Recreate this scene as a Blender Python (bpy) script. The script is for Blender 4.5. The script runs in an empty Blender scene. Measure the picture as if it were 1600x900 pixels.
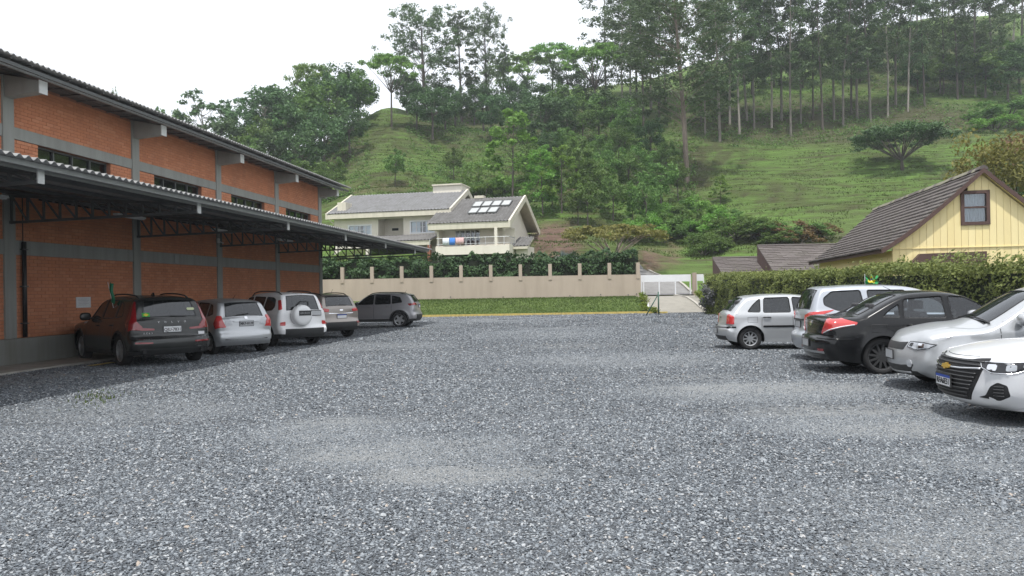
import bpy, bmesh, math, random
import numpy as np
from mathutils import Vector, Matrix
from mathutils.bvhtree import BVHTree
from mathutils.geometry import delaunay_2d_cdt

# ------------------------------------------------------------------ camera, sky, sun, exposure
SC = bpy.context.scene
COL = SC.collection
R = math.radians
EYE, FOC, ROLL, HOR = 1.6, 1200.0, 0.95, 455.0      # eye height (m), focal length (px of 1600), roll (deg), horizon row
cam_data = bpy.data.cameras.new('camera')
cam_data.sensor_width = 36.0
cam_data.lens = 36.0 * FOC / 1600.0
cam_data.clip_end = 5000
cam = bpy.data.objects.new('camera', cam_data)
COL.objects.link(cam)
cam.matrix_world = (Matrix.Translation((0, 0, EYE)) @ Matrix.Rotation(R(90) + math.atan((HOR - 450) / FOC), 4, 'X')
                    @ Matrix.Rotation(R(-ROLL), 4, 'Z'))
SC.camera = cam

SUN_EL, SUN_AZ = 70.0, 190.0        # high sun behind the camera (azimuth from +Y towards +X)
world = bpy.data.worlds.new('World')
SC.world = world
world.use_nodes = True
wn, wl = world.node_tree.nodes, world.node_tree.links
wn.clear()
w_out = wn.new('ShaderNodeOutputWorld')
w_bg = wn.new('ShaderNodeBackground')
w_sky = wn.new('ShaderNodeTexSky')
w_sky.sky_type = 'NISHITA'
w_sky.sun_disc = False
w_sky.sun_elevation = R(SUN_EL)
w_sky.sun_rotation = R(SUN_AZ)
w_sky.air_density = 1.0
w_sky.dust_density = 4.0
# thin bright cloud over the whole sky: the blue is veiled by an even white layer
w_mix = wn.new('ShaderNodeMix')
w_mix.data_type = 'RGBA'
w_mix.inputs['Factor'].default_value = 0.86
w_mix.inputs['B'].default_value = (9.3, 9.6, 10.1, 1)
wl.new(w_sky.outputs['Color'], w_mix.inputs['A'])
wl.new(w_mix.outputs['Result'], w_bg.inputs['Color'])
w_bg.inputs['Strength'].default_value = 0.12
wl.new(w_bg.outputs['Background'], w_out.inputs['Surface'])

sun_data = bpy.data.lights.new('sun', 'SUN')
sun_data.energy = 3.4
sun_data.angle = R(1.2)
sun_data.color = (1.0, 0.98, 0.945)
sun = bpy.data.objects.new('sun', sun_data)
COL.objects.link(sun)
_sd = Vector((math.sin(R(SUN_AZ)) * math.cos(R(SUN_EL)), math.cos(R(SUN_AZ)) * math.cos(R(SUN_EL)), math.sin(R(SUN_EL))))
sun.rotation_euler = (-_sd).to_track_quat('-Z', 'Y').to_euler()
sun.location = (0, 0, 60)

SC.view_settings.view_transform = 'Standard'
SC.view_settings.look = 'None'
SC.view_settings.exposure = 0.36
SC.view_settings.gamma = 1.0
SC.render.engine = 'CYCLES'
SC.cycles.use_denoising = True
SC.cycles.max_bounces = 6
SC.cycles.transparent_max_bounces = 12
SC.cycles.diffuse_bounces = 3
SC.cycles.glossy_bounces = 3
SC.cycles.transmission_bounces = 4
SC.cycles.volume_bounces = 0
SC.cycles.caustics_reflective = False
SC.cycles.caustics_refractive = False
SC.cycles.sample_clamp_indirect = 6.0
SC.cycles.use_adaptive_sampling = True

# ------------------------------------------------------------------ helpers
def hor(px):
    return HOR - (px - 800) * math.tan(R(ROLL))

def at(px, py, Y):
    """the point of the plane at distance Y that the photograph shows at pixel (px, py)"""
    return Vector(((px - 800) / FOC * Y, Y, EYE + (hor(px) - py) / FOC * Y))

def on_ground(px, py, z=0.0):
    Y = (EYE - z) * FOC / (py - hor(px))
    return Vector(((px - 800) / FOC * Y, Y, z))

def tag(o, label=None, cat=None, group=None, kind=None):
    if label: o['label'] = label
    if cat: o['category'] = cat
    if group: o['group'] = group
    if kind: o['kind'] = kind
    return o

def empty(name, loc=(0, 0, 0), rz=0.0, label=None, cat=None, group=None):
    o = bpy.data.objects.new(name, None)
    o.empty_display_size = 0.2
    COL.objects.link(o)
    o.location = loc
    o.rotation_euler = (0, 0, rz)
    return tag(o, label, cat, group)

def np_mesh(name, V, F, mat=None, smooth=False):
    """V (n,3) array, F (m,k) array of equal-sided faces"""
    V = np.asarray(V, dtype=np.float32); F = np.asarray(F, dtype=np.int32)
    me = bpy.data.meshes.new(name)
    me.vertices.add(len(V)); me.vertices.foreach_set('co', V.ravel())
    k = F.shape[1]
    me.loops.add(F.size); me.loops.foreach_set('vertex_index', F.ravel())
    me.polygons.add(len(F))
    me.polygons.foreach_set('loop_start', np.arange(0, F.size, k, dtype=np.int32))
    if smooth: me.polygons.foreach_set('use_smooth', np.ones(len(F), dtype=bool))
    me.update(calc_edges=True)
    if mat: me.materials.append(mat)
    return me

def link(name, me, parent=None, loc=None, rot=None):
    o = bpy.data.objects.new(name, me)
    COL.objects.link(o)
    if parent is not None: o.parent = parent
    if loc is not None: o.location = loc
    if rot is not None: o.rotation_euler = rot
    return o

class MB:
    """collects shapes into one mesh"""
    def __init__(s): s.v = []; s.f = []
    def add(s, vs, fs):
        n = len(s.v); s.v += [tuple(p) for p in vs]; s.f += [tuple(i + n for i in f) for f in fs]; return s
    def box(s, x0, x1, y0, y1, z0, z1):
        return s.add([(x0,y0,z0),(x1,y0,z0),(x1,y1,z0),(x0,y1,z0),(x0,y0,z1),(x1,y0,z1),(x1,y1,z1),(x0,y1,z1)],
                     [(3,2,1,0),(4,5,6,7),(0,1,5,4),(1,2,6,5),(2,3,7,6),(3,0,4,7)])
    def prism(s, poly, axis, a, b):
        """poly in the two other axes, pushed from a to b along axis"""
        n = len(poly)
        def mk(p, t):
            return {'x': (t, p[0], p[1]), 'y': (p[0], t, p[1]), 'z': (p[0], p[1], t)}[axis]
        vs = [mk(p, a) for p in poly] + [mk(p, b) for p in poly]
        fs = [tuple(range(n))[::-1], tuple(range(n, 2*n))] + [(i, (i+1) % n, n+(i+1) % n, n+i) for i in range(n)]
        return s.add(vs, fs)
    def bar(s, p, q, w, h=None, up=(0, 0, 1)):
        """square bar from p to q"""
        h = h or w; p = Vector(p); q = Vector(q); d = (q-p).normalized()
        u = Vector(up)
        if abs(d.dot(u)) > .95: u = Vector((1, 0, 0))
        a = d.cross(u).normalized(); b = a.cross(d)
        c = [(-1,-1),(1,-1),(1,1),(-1,1)]
        vs = [p + a*i*w/2 + b*j*h/2 for i, j in c] + [q + a*i*w/2 + b*j*h/2 for i, j in c]
        return s.add(vs, [(3,2,1,0),(4,5,6,7),(0,1,5,4),(1,2,6,5),(2,3,7,6),(3,0,4,7)])
    def tube(s, pts, rad, n=8, cap=True):
        pts = [Vector(p) for p in pts]
        if not isinstance(rad, (list, tuple)): rad = [rad]*len(pts)
        base = len(s.v); ref = None
        for i, p in enumerate(pts):
            d = (pts[min(i+1, len(pts)-1)] - pts[max(i-1, 0)]).normalized()
            if ref is None:
                ref = Vector((0, 0, 1)) if abs(d.z) < .9 else Vector((1, 0, 0))
            a = d.cross(ref).normalized(); b = a.cross(d).normalized(); ref = -b if False else ref
            for k in range(n):
                t = 2*math.pi*k/n
                s.v.append(tuple(p + (a*math.cos(t) + b*math.sin(t))*rad[i]))
        for i in range(len(pts)-1):
            for k in range(n):
                s.f.append((base+i*n+k, base+i*n+(k+1) % n, base+(i+1)*n+(k+1) % n, base+(i+1)*n+k))
        if cap:
            s.f.append(tuple(base+k for k in range(n))[::-1]); e = base+(len(pts)-1)*n
            s.f.append(tuple(e+k for k in range(n)))
        return s
    def mesh(s, name, mat, smooth=False, bevel=0.0, fix=True):
        me = bpy.data.meshes.new(name); me.from_pydata(s.v, [], s.f)
        if fix or bevel:
            bm = bmesh.new(); bm.from_mesh(me)
            if fix: bmesh.ops.recalc_face_normals(bm, faces=bm.faces)
            if bevel:
                bmesh.ops.bevel(bm, geom=list(bm.edges), offset=bevel, segments=2, affect='EDGES', profile=.6)
            bm.to_mesh(me); bm.free()
        if smooth: me.polygons.foreach_set('use_smooth', [True]*len(me.polygons))
        if mat: me.materials.append(mat)
        return me
    def build(s, name, mat, parent=None, smooth=False, bevel=0.0, fix=True):
        return link(name, s.mesh(name, mat, smooth, bevel, fix), parent)

def pieces(parent, name, mat, boxes, world, most=300, mesh_of=None):
    """pieces = list of (x0,x1,y0,y1,z0,z1) boxes in the parent's frame: the nearest become objects that share mesh data, the rest one mesh"""
    M = world
    camp = Vector((0, 0, EYE))
    def near(b):
        c = M @ Vector(((b[0]+b[1])/2, (b[2]+b[3])/2, (b[4]+b[5])/2))
        if c.y < 1 or abs(c.x/c.y) > .68 or abs((c.z-EYE)/c.y) > .40: return 1e6 + (c-camp).length
        return (c-camp).length - 6*min(.5, max(b[1]-b[0], b[3]-b[2], b[5]-b[4]))
    boxes = sorted(boxes, key=near)
    cache = {}
    for b in boxes[:most]:
        key = tuple(round(v, 3) for v in (b[1]-b[0], b[3]-b[2], b[5]-b[4]))
        if key not in cache:
            hx, hy, hz = (k/2 for k in key)
            cache[key] = MB().box(-hx, hx, -hy, hy, -hz, hz).mesh(name, mat, fix=False)
        link(name, cache[key], parent, ((b[0]+b[1])/2, (b[2]+b[3])/2, (b[4]+b[5])/2))
    if len(boxes) > most:
        m = MB()
        for b in boxes[most:]: m.box(*b)
        tag(m.build(name + '_field', mat, parent, fix=False), kind='stuff')

def text_mesh(body, size, mat, name='lettering', align='CENTER', extrude=0.003, bold=0.0):
    cu = bpy.data.curves.new(name, 'FONT'); cu.body = body; cu.size = size
    cu.align_x = align; cu.align_y = 'CENTER'; cu.extrude = extrude; cu.resolution_u = 2; cu.offset = bold
    o = bpy.data.objects.new(name, cu); COL.objects.link(o)
    bpy.context.view_layer.update()
    me = bpy.data.meshes.new_from_object(o.evaluated_get(bpy.context.evaluated_depsgraph_get()))
    bpy.data.objects.remove(o); bpy.data.curves.remove(cu)
    me.name = name; me.materials.clear(); me.materials.append(mat)
    return me

# ------------------------------------------------------------------ materials
MATS = {}
class NT:
    def __init__(s, name):
        s.m = bpy.data.materials.new(name); s.m.use_nodes = True
        s.n = s.m.node_tree.nodes; s.l = s.m.node_tree.links
        s.bsdf = s.n['Principled BSDF']; s.out = s.n['Material Output']; MATS[name] = s.m
        s.co = s.n.new('ShaderNodeTexCoord')
    def node(s, t, **kw):
        nd = s.n.new(t)
        for k, v in kw.items(): setattr(nd, k, v)
        return nd
    def noise(s, scale, detail=4, rough=.55, vec=None, dist=0.0):
        nd = s.node('ShaderNodeTexNoise'); nd.inputs['Scale'].default_value = scale
        nd.inputs['Detail'].default_value = detail; nd.inputs['Roughness'].default_value = rough
        nd.inputs['Distortion'].default_value = dist
        s.l.new(vec or s.co.outputs['Object'], nd.inputs['Vector']); return nd
    def ramp(s, src, stops):
        nd = s.node('ShaderNodeValToRGB'); e = nd.color_ramp.elements
        while len(e) < len(stops): e.new(.5)
        for el, (p, c) in zip(e, stops):
            el.position = p; el.color = (c[0], c[1], c[2], 1) if hasattr(c, '__len__') else (c, c, c, 1)
        s.l.new(src, nd.inputs['Fac']); return nd.outputs['Color']
    def mix(s, f, a, b, mode='MIX'):
        nd = s.node('ShaderNodeMix'); nd.data_type = 'RGBA'; nd.blend_type = mode
        for sock, v in ((nd.inputs['Factor'], f), (nd.inputs['A'], a), (nd.inputs['B'], b)):
            if hasattr(v, 'is_linked') or hasattr(v, 'links'): s.l.new(v, sock)
            elif hasattr(v, '__len__'): sock.default_value = (v[0], v[1], v[2], 1)
            else: sock.default_value = v
        return nd.outputs['Result']
    def math(s, op, a, b=0.0, c=0.0):
        nd = s.node('ShaderNodeMath', operation=op)
        for i, v in enumerate((a, b, c)):
            if hasattr(v, 'links'): s.l.new(v, nd.inputs[i])
            else: nd.inputs[i].default_value = v
        return nd.outputs[0]
    def bump(s, h, strength=.3, dist=.02):
        nd = s.node('ShaderNodeBump'); nd.inputs['Strength'].default_value = strength
        nd.inputs['Distance'].default_value = dist
        s.l.new(h, nd.inputs['Height']); s.l.new(nd.outputs['Normal'], s.bsdf.inputs['Normal']); return nd
    def col(s, c):
        if hasattr(c, 'links'): s.l.new(c, s.bsdf.inputs['Base Color'])
        else: s.bsdf.inputs['Base Color'].default_value = (c[0], c[1], c[2], 1)
    def set(s, **kw):
        for k, v in kw.items():
            s.bsdf.inputs[k.replace('_', ' ')].default_value = v
        return s

def simple(name, c, rough=.6, metal=0.0, var=.18, scale=3.0, bump=0.0, bscale=40.0, **kw):
    """colour with soft uneven tone and a fine grain"""
    t = NT(name); t.set(Roughness=rough, Metallic=metal, **kw)
    nz = t.noise(scale, 5, .6)
    t.col(t.mix(t.math('MULTIPLY', nz.outputs['Fac'], 1.0), tuple(k*(1-var) for k in c), tuple(min(1, k*(1+var)) for k in c)))
    if bump: t.bump(t.noise(bscale, 4, .6).outputs['Fac'], bump, .01)
    return t.m

def stained(name, c, dirt, rough=.8, amount=.5, scale=1.2, bump=.15, bscale=30, streak=True):
    """painted plaster or concrete with stains and vertical runs"""
    t = NT(name); t.set(Roughness=rough)
    n1 = t.noise(scale, 6, .65)
    mp = t.node('ShaderNodeMapping'); mp.inputs['Scale'].default_value = (2.2, 2.2, .22 if streak else 2.2)
    t.l.new(t.co.outputs['Object'], mp.inputs['Vector'])
    n2 = t.noise(scale*1.6, 4, .6, mp.outputs['Vector'])
    f = t.math('MULTIPLY', t.ramp(n2.outputs['Fac'], [(.42, 0), (.75, 1)]), amount)
    base = t.mix(n1.outputs['Fac'], tuple(k*.88 for k in c), tuple(min(1, k*1.1) for k in c))
    t.col(t.mix(f, base, dirt))
    t.bump(t.noise(bscale, 5, .65).outputs['Fac'], bump, .01)
    return t.m

def pieces_mat(name, stops, rough=.85, bump=.25, bscale=18, dirt=(.1, .09, .08), damt=.25):
    """bricks, tiles, boards: each piece its own tone (per mesh island and per object)"""
    t = NT(name); t.set(Roughness=rough)
    g = t.node('ShaderNodeNewGeometry'); oi = t.node('ShaderNodeObjectInfo')
    r = t.math('FRACT', t.math('ADD', g.outputs['Random Per Island'], oi.outputs['Random']))
    c = t.ramp(r, stops)
    mp = t.node('ShaderNodeMapping'); mp.inputs['Scale'].default_value = (1, 1, .35); t.l.new(g.outputs['Position'], mp.inputs['Vector'])
    n = t.noise(1.1, 6, .65, mp.outputs['Vector'])
    c = t.mix(t.math('MULTIPLY', t.ramp(n.outputs['Fac'], [(.42, 0), (.70, 1)]), damt), c, dirt)
    n2 = t.noise(bscale, 4, .6, g.outputs['Position'])
    c = t.mix(t.math('MULTIPLY', n2.outputs['Fac'], .35), c, tuple(k*1.2 for k in stops[0][1]), 'MIX')
    t.col(c); t.bump(n2.outputs['Fac'], bump, .012)
    return t.m

def leaf_mat(name, lo, hi, trans=.35, rough=.55, scale=.5):
    """foliage: tone differs leaf by leaf, clump by clump and tree by tree; some light passes through"""
    t = NT(name)
    g = t.node('ShaderNodeNewGeometry'); oi = t.node('ShaderNodeObjectInfo')
    n = t.noise(scale, 3, .6)
    k = t.math('ADD', t.math('MULTIPLY', g.outputs['Random Per Island'], .5), t.math('MULTIPLY', t.ramp(n.outputs['Fac'], [(.3, 0), (.7, 1)]), .5))
    c = t.mix(k, lo, hi)
    hsv = t.node('ShaderNodeHueSaturation')
    t.l.new(c, hsv.inputs['Color'])
    t.l.new(t.math('ADD', t.math('MULTIPLY', oi.outputs['Random'], .035), .483), hsv.inputs['Hue'])
    t.l.new(t.math('ADD', t.math('MULTIPLY', oi.outputs['Random'], .4), .8), hsv.inputs['Value'])
    c = hsv.outputs['Color']
    t.col(c); t.set(Roughness=rough); t.bsdf.inputs['Specular IOR Level'].default_value = .25
    tr = t.node('ShaderNodeBsdfTranslucent'); t.l.new(c, tr.inputs['Color'])
    mx = t.node('ShaderNodeMixShader'); mx.inputs[0].default_value = trans
    t.l.new(t.bsdf.outputs[0], mx.inputs[1]); t.l.new(tr.outputs[0], mx.inputs[2]); t.l.new(mx.outputs[0], t.out.inputs['Surface'])
    return t.m

def bark_mat(name, lo, hi, scale=3.0):
    t = NT(name); t.set(Roughness=.9)
    mp = t.node('ShaderNodeMapping'); mp.inputs['Scale'].default_value = (4, 4, .6); t.l.new(t.co.outputs['Object'], mp.inputs['Vector'])
    n = t.noise(scale, 5, .65, mp.outputs['Vector'])
    t.col(t.ramp(n.outputs['Fac'], [(.3, lo), (.7, hi)])); t.bump(n.outputs['Fac'], .5, .03)
    return t.m

def glass_mat(name, tint, alpha, rough=.03):
    """tinted pane: partly see-through, mirrors the sky at its surface"""
    t = NT(name)
    tr = t.node('ShaderNodeBsdfTransparent'); tr.inputs['Color'].default_value = (*tint, 1)
    gl = t.node('ShaderNodeBsdfGlossy'); gl.inputs['Roughness'].default_value = rough; gl.inputs['Color'].default_value = (.95, .97, 1, 1)
    df = t.node('ShaderNodeBsdfDiffuse'); df.inputs['Color'].default_value = (.012, .014, .015, 1)
    m0 = t.node('ShaderNodeMixShader'); m0.inputs[0].default_value = alpha
    t.l.new(tr.outputs[0], m0.inputs[1]); t.l.new(df.outputs[0], m0.inputs[2])
    fr = t.node('ShaderNodeFresnel'); fr.inputs['IOR'].default_value = 1.52
    m1 = t.node('ShaderNodeMixShader')
    t.l.new(t.math('ADD', fr.outputs[0], .03), m1.inputs[0]); t.l.new(m0.outputs[0], m1.inputs[1]); t.l.new(gl.outputs[0], m1.inputs[2])
    t.l.new(m1.outputs[0], t.out.inputs['Surface'])
    return t.m

def paint_mat(name, c, metal=.5, rough=.32, coat=.7, dust=.12):
    """car paint: lacquer over flake, a veil of dust; the inside of the shell is dark trim"""
    t = NT(name); t.set(Metallic=metal, Roughness=rough, Coat_Weight=coat, Coat_Roughness=.06)
    n = t.noise(2.2, 5, .6)
    cc = t.mix(t.math('MULTIPLY', t.ramp(n.outputs['Fac'], [(.35, 0), (.8, 1)]), dust), c, (.35, .33, .30))
    g = t.node('ShaderNodeNewGeometry')
    t.col(cc)
    trim = t.node('ShaderNodeBsdfDiffuse'); trim.inputs['Color'].default_value = (.03, .03, .032, 1)
    mx = t.node('ShaderNodeMixShader'); t.l.new(g.outputs['Backfacing'], mx.inputs[0])
    t.l.new(t.bsdf.outputs[0], mx.inputs[1]); t.l.new(trim.outputs[0], mx.inputs[2]); t.l.new(mx.outputs[0], t.out.inputs['Surface'])
    return t.m

def lens_mat(name, c, rough=.12):
    t = NT(name); t.set(Roughness=rough, Coat_Weight=1.0, Coat_Roughness=.03)
    n = t.noise(30, 2, .5)
    t.col(t.mix(n.outputs['Fac'], tuple(k*.6 for k in c), c)); return t.m
# ------------------------------------------------------------------ terrain
T_PX = np.array([-400, 0, 300, 500, 600, 700, 800, 900, 1000, 1100, 1200, 1300, 1450, 1600, 2000.])
T_D = np.array([62, 75, 90, 110, 130, 150, 180, 220, 300, 420.])
T_PY = np.array([
 [452, 452, 452, 452, 450, 448, 447, 446, 445, 444, 442, 440, 437, 435, 428],
 [445, 442, 440, 430, 420, 418, 415, 408, 412, 415, 402, 396, 390, 382, 370],
 [420, 412, 402, 372, 345, 350, 350, 350, 362, 368, 352, 346, 336, 326, 312],
 [380, 366, 342, 312, 286, 294, 302, 298, 296, 296, 288, 284, 270, 260, 250],
 [350, 330, 300, 264, 226, 246, 252, 246, 236, 232, 228, 222, 206, 196, 190],
 [325, 300, 272, 236, 180, 198, 204, 196, 188, 186, 182, 174, 152, 142, 138],
 [330, 305, 278, 244, 196, 172, 167, 152, 142, 132, 122, 106, 84, 74, 70],
 [340, 320, 296, 264, 232, 188, 172, 146, 130, 103, 85, 52, 32, 24, 20],
 [360, 340, 320, 300, 275, 235, 205, 182, 165, 145, 132, 100, 86, 80, 80],
 [390, 370, 350, 335, 320, 300, 280, 260, 245, 230, 220, 200, 190, 185, 185]], dtype=float)

def _cr(a, x, axis_vals):
    """weights of a smooth (Catmull-Rom) lookup in a sorted axis"""
    i = np.clip(np.searchsorted(axis_vals, x, side='right') - 1, 0, len(axis_vals) - 2)
    t = np.clip((x - axis_vals[i]) / (axis_vals[i+1] - axis_vals[i]), 0, 1)
    idx = np.stack([np.clip(i-1, 0, len(axis_vals)-1), i, i+1, np.clip(i+2, 0, len(axis_vals)-1)], -1)
    w = np.stack([-.5*t+t*t-.5*t**3, 1-2.5*t*t+1.5*t**3, .5*t+2*t*t-1.5*t**3, -.5*t*t+.5*t**3], -1)
    return idx, w

def smooth01(x):
    x = np.clip(x, 0, 1); return x*x*(3-2*x)

def vnoise(x, y, seed=0):
    """cheap smooth value noise"""
    x = np.asarray(x, float); y = np.asarray(y, float)
    xi = np.floor(x).astype(int); yi = np.floor(y).astype(int); fx = smooth01(x-xi); fy = smooth01(y-yi)
    def h(i, j):
        n = (i*374761393 + j*668265263 + seed*974634777) & 0x7fffffff
        n = ((n ^ (n >> 13))*1274126177) & 0x7fffffff
        return (n % 65536)/65536.0
    return (h(xi, yi)*(1-fx)+h(xi+1, yi)*fx)*(1-fy)+(h(xi, yi+1)*(1-fx)+h(xi+1, yi+1)*fx)*fy

def road_x(Y):
    """centre line of the drive behind the gate: it bends left up the slope"""
    Y = np.asarray(Y, float)
    return np.where(Y < 60, 12.1, 12.1 - .028*np.clip(Y-60, 0, 40)**1.6)

def terrace(X, Y, z):
    """phase and strength of the cattle terraces that follow the contours of the pasture"""
    ph = z/1.05 + 1.6*vnoise(X/16, Y/16, 21) + .5*vnoise(X/5, Y/5, 22)
    amp = smooth01((Y-68)/8)*(1-smooth01((Y-165)/20))*np.clip(1.9*vnoise(X/9, Y/7, 23)-.25, 0, 1)*1.1
    return ph-np.floor(ph), amp
LAWN_TOP = 1.02
def height(X, Y):
    X = np.asarray(X, float); Y = np.asarray(Y, float)
    D = np.clip(Y, 62, 420)
    px = np.clip(800 + FOC*X/np.maximum(Y, 40), -400, 2000)
    ip, wp = _cr(None, px, T_PX); idd, wd = _cr(None, D, T_D)
    py = np.zeros_like(px)
    for a in range(4):
        for b in range(4):
            py += T_PY[idd[..., a], ip[..., b]]*wd[..., a]*wp[..., b]
    h = HOR - (px-800)*math.tan(R(ROLL))
    z = EYE + (h-py)*D/FOC
    z = z*(1 - smooth01((Y-420)/300)) 
    # the flat lot, the verge that climbs to the garden wall, then the hill
    verge = LAWN_TOP*smooth01((Y-51.3)/6.2)
    f = smooth01((Y-58.5)/5.0)
    z = verge*(1-f) + z*f
    side = smooth01((X-13.5)/4)*smooth01((Y-22)/10)*.25
    z = z + side*(1-f)
    big = smooth01((Y-66)/20)
    z = z + big*((vnoise(X/11, Y/11, 1)-.5)*1.8 + (vnoise(X/4, Y/4, 2)-.5)*.6)
    ph, amp = terrace(X, Y, z)
    return z + amp*(smooth01(ph/.30) - ph)*1.05

def gz(x, y):
    return float(height(np.array([x]), np.array([y]))[0])

def on_hill(px, py, d0=60., d1=300.):
    """first point where the line of sight through a pixel meets the terrain"""
    ds = np.linspace(d0, d1, 700)
    X = (px-800)/FOC*ds; Zr = EYE + (hor(px)-py)/FOC*ds
    Z = height(X, ds)
    k = np.argmax(Z >= Zr) if (Z >= Zr).any() else int(np.argmin(np.abs(Z-Zr)))
    return Vector((X[k], ds[k], Z[k]))

# terrain material: pasture with cattle terraces, bare red soil where the attribute says so
t = NT('pasture')
t.set(Roughness=.95); t.bsdf.inputs['Specular IOR Level'].default_value = .15
g_ = t.node('ShaderNodeNewGeometry')
P_ = g_.outputs['Position']
mp_ = t.node('ShaderNodeMapping'); mp_.inputs['Scale'].default_value = (.16, .16, 2.4); t.l.new(P_, mp_.inputs['Vector'])
terr = t.noise(1.0, 6, .62, mp_.outputs['Vector'], 1.2)
fine = t.noise(1.7, 6, .7, P_)
broad = t.noise(.06, 4, .6, P_)
gc = t.ramp(terr.outputs['Fac'], [(.36, (.068, .076, .031)), (.44, (.076, .122, .030)), (.52, (.094, .168, .036)), (.66, (.120, .208, .046))])
gc = t.mix(t.ramp(fine.outputs['Fac'], [(.35, 0), (.75, .40)]), gc, (.070, .092, .026))
gc = t.mix(t.ramp(broad.outputs['Fac'], [(.42, 0), (.62, .5)]), gc, (.070, .075, .032))
at_s = t.node('ShaderNodeAttribute'); at_s.attribute_name = 'soil'
at_w = t.node('ShaderNodeAttribute'); at_w.attribute_name = 'litter'
gc = t.mix(t.math('MULTIPLY', at_w.outputs['Fac'], .8), gc, (.070, .062, .038))
at_r = t.node('ShaderNodeAttribute'); at_r.attribute_name = 'riser'
gc = t.mix(t.math('MULTIPLY', at_r.outputs['Fac'], .8), gc, (.058, .054, .028))
sn = t.noise(.9, 6, .7, P_)
soilc = t.ramp(sn.outputs['Fac'], [(.3, (.090, .060, .046)), (.7, (.165, .108, .084))])
sf = t.math('MULTIPLY', at_s.outputs['Fac'], t.ramp(t.noise(.8, 5, .7, P_).outputs['Fac'], [(.30, .25), (.5, 1)]))
t.col(t.mix(sf, gc, soilc))
hgt = t.math('ADD', t.math('MULTIPLY', terr.outputs['Fac'], 1.0), t.math('MULTIPLY', fine.outputs['Fac'], .5))
t.bump(hgt, .9, .5)

def build_terrain():
    ys = np.concatenate([np.arange(-80, 48, 8), np.arange(48, 66, .75), np.arange(66, 150, .55), np.arange(150, 260, 2.0), np.arange(260, 900, 25)])
    xs = np.concatenate([np.arange(-600, -140, 20), np.arange(-140, -40, 2.5), np.arange(-40, 90, 1.1), np.arange(90, 180, 2.5), np.arange(180, 620, 20)])
    gx, gy = np.meshgrid(xs, ys)
    z = height(gx, gy)
    flat = (gy < 51)
    z = np.where(flat, z - .06, z)
    # the lawn and the drive are sheets of their own above this one
    on_lawn = (gy >= 51) & (gy < 59.5) & (gx < 18) & (gx > -30)
    z = np.where(on_lawn, z-.05, z)
    V = np.stack([gx, gy, z], -1).reshape(-1, 3)
    ny, nx = gx.shape
    i = np.arange(ny-1)[:, None]*nx + np.arange(nx-1)[None, :]
    F = np.stack([i, i+1, i+nx+1, i+nx], -1).reshape(-1, 4)
    me = np_mesh('hillside', V, F, MATS['pasture'], True)
    px = 800 + FOC*V[:, 0]/np.maximum(V[:, 1], 30); py = HOR - (px-800)*math.tan(R(ROLL)) - (V[:, 2]-EYE)*FOC/np.maximum(V[:, 1], 30)
    soil = np.zeros(len(V)); ph_, am_ = terrace(V[:, 0], V[:, 1], V[:, 2]); riser = am_*np.clip(1-np.abs(ph_-.17)/.24, 0, 1)*1.4*(.5+.9*vnoise(V[:, 0]/2.2, V[:, 1]/2.2, 25))
    def blob(cx, cy, rx, ry, a=1.0):
        d = ((px-cx)/rx)**2 + ((py-cy)/ry)**2
        return a*np.clip(1.6*(1-d), 0, 1)
    # bare cut bank beside the house, scar above the gate, worn spots
    for b in ((868, 378, 52, 36, 1.), (1015, 408, 26, 26, .9), (1052, 398, 14, 26, .7), (625, 292, 48, 8, .4), (560, 296, 30, 10, .4), (905, 300, 30, 22, .35)):
        soil = np.maximum(soil, np.where((V[:, 1] > 60) & (V[:, 1] < 140), blob(*b), 0))
    litter = np.zeros(len(V))
    for b in ((1300, 190, 330, 45, 1.), (820, 190, 190, 50, .9), (1480, 100, 200, 60, .6), (450, 240, 160, 60, 1.), (1080, 270, 40, 40, .9), (1230, 372, 130, 18, .7)):
        litter = np.maximum(litter, np.where(V[:, 1] > 60, blob(*b), 0))
    for nm, arr in (('soil', soil), ('litter', litter), ('riser', np.clip(riser, 0, 1))):
        a = me.attributes.new(nm, 'FLOAT', 'POINT'); a.data.foreach_set('value', arr.astype(np.float32))
    return tag(link('hillside', me), 'grassy hillside with cattle terraces and wooded crest', kind='structure')
build_terrain()

# ------------------------------------------------------------------ gravel lot
def dust_mask(X, Y):
    """worn places where fines show between the stones"""
    m = np.zeros_like(X)
    for px, py, rx, ry, a in ((700, 742, 1.0, .45, 1.), (545, 712, .7, .32, .9), (640, 700, 1.2, .5, .55), (515, 660, .8, .5, .5), (1190, 605, 2.4, .8, .9), (1080, 590, 2.0, .6, .8), (1330, 640, 2.2, .6, .9),
                              (1470, 670, 1.6, .6, .8), (900, 540, 2.2, 1.2, .6), (1450, 860, .8, .5, .55), (1330, 790, .9, .5, .3), (1560, 800, .9, .6, .4), (145, 622, .45, .9, .7), (30, 588, 2.6, .55, 1.3), (165, 586, 1.5, .4, 1.0), (-60, 600, 2.0, .9, 1.0)):
        c = on_ground(px, py)
        d = ((X-c.x)/rx)**2 + ((Y-c.y)/ry)**2
        m = np.maximum(m, np.minimum(1, a*np.clip(1.5*(1-d), 0, 1)))
    return m

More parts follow.
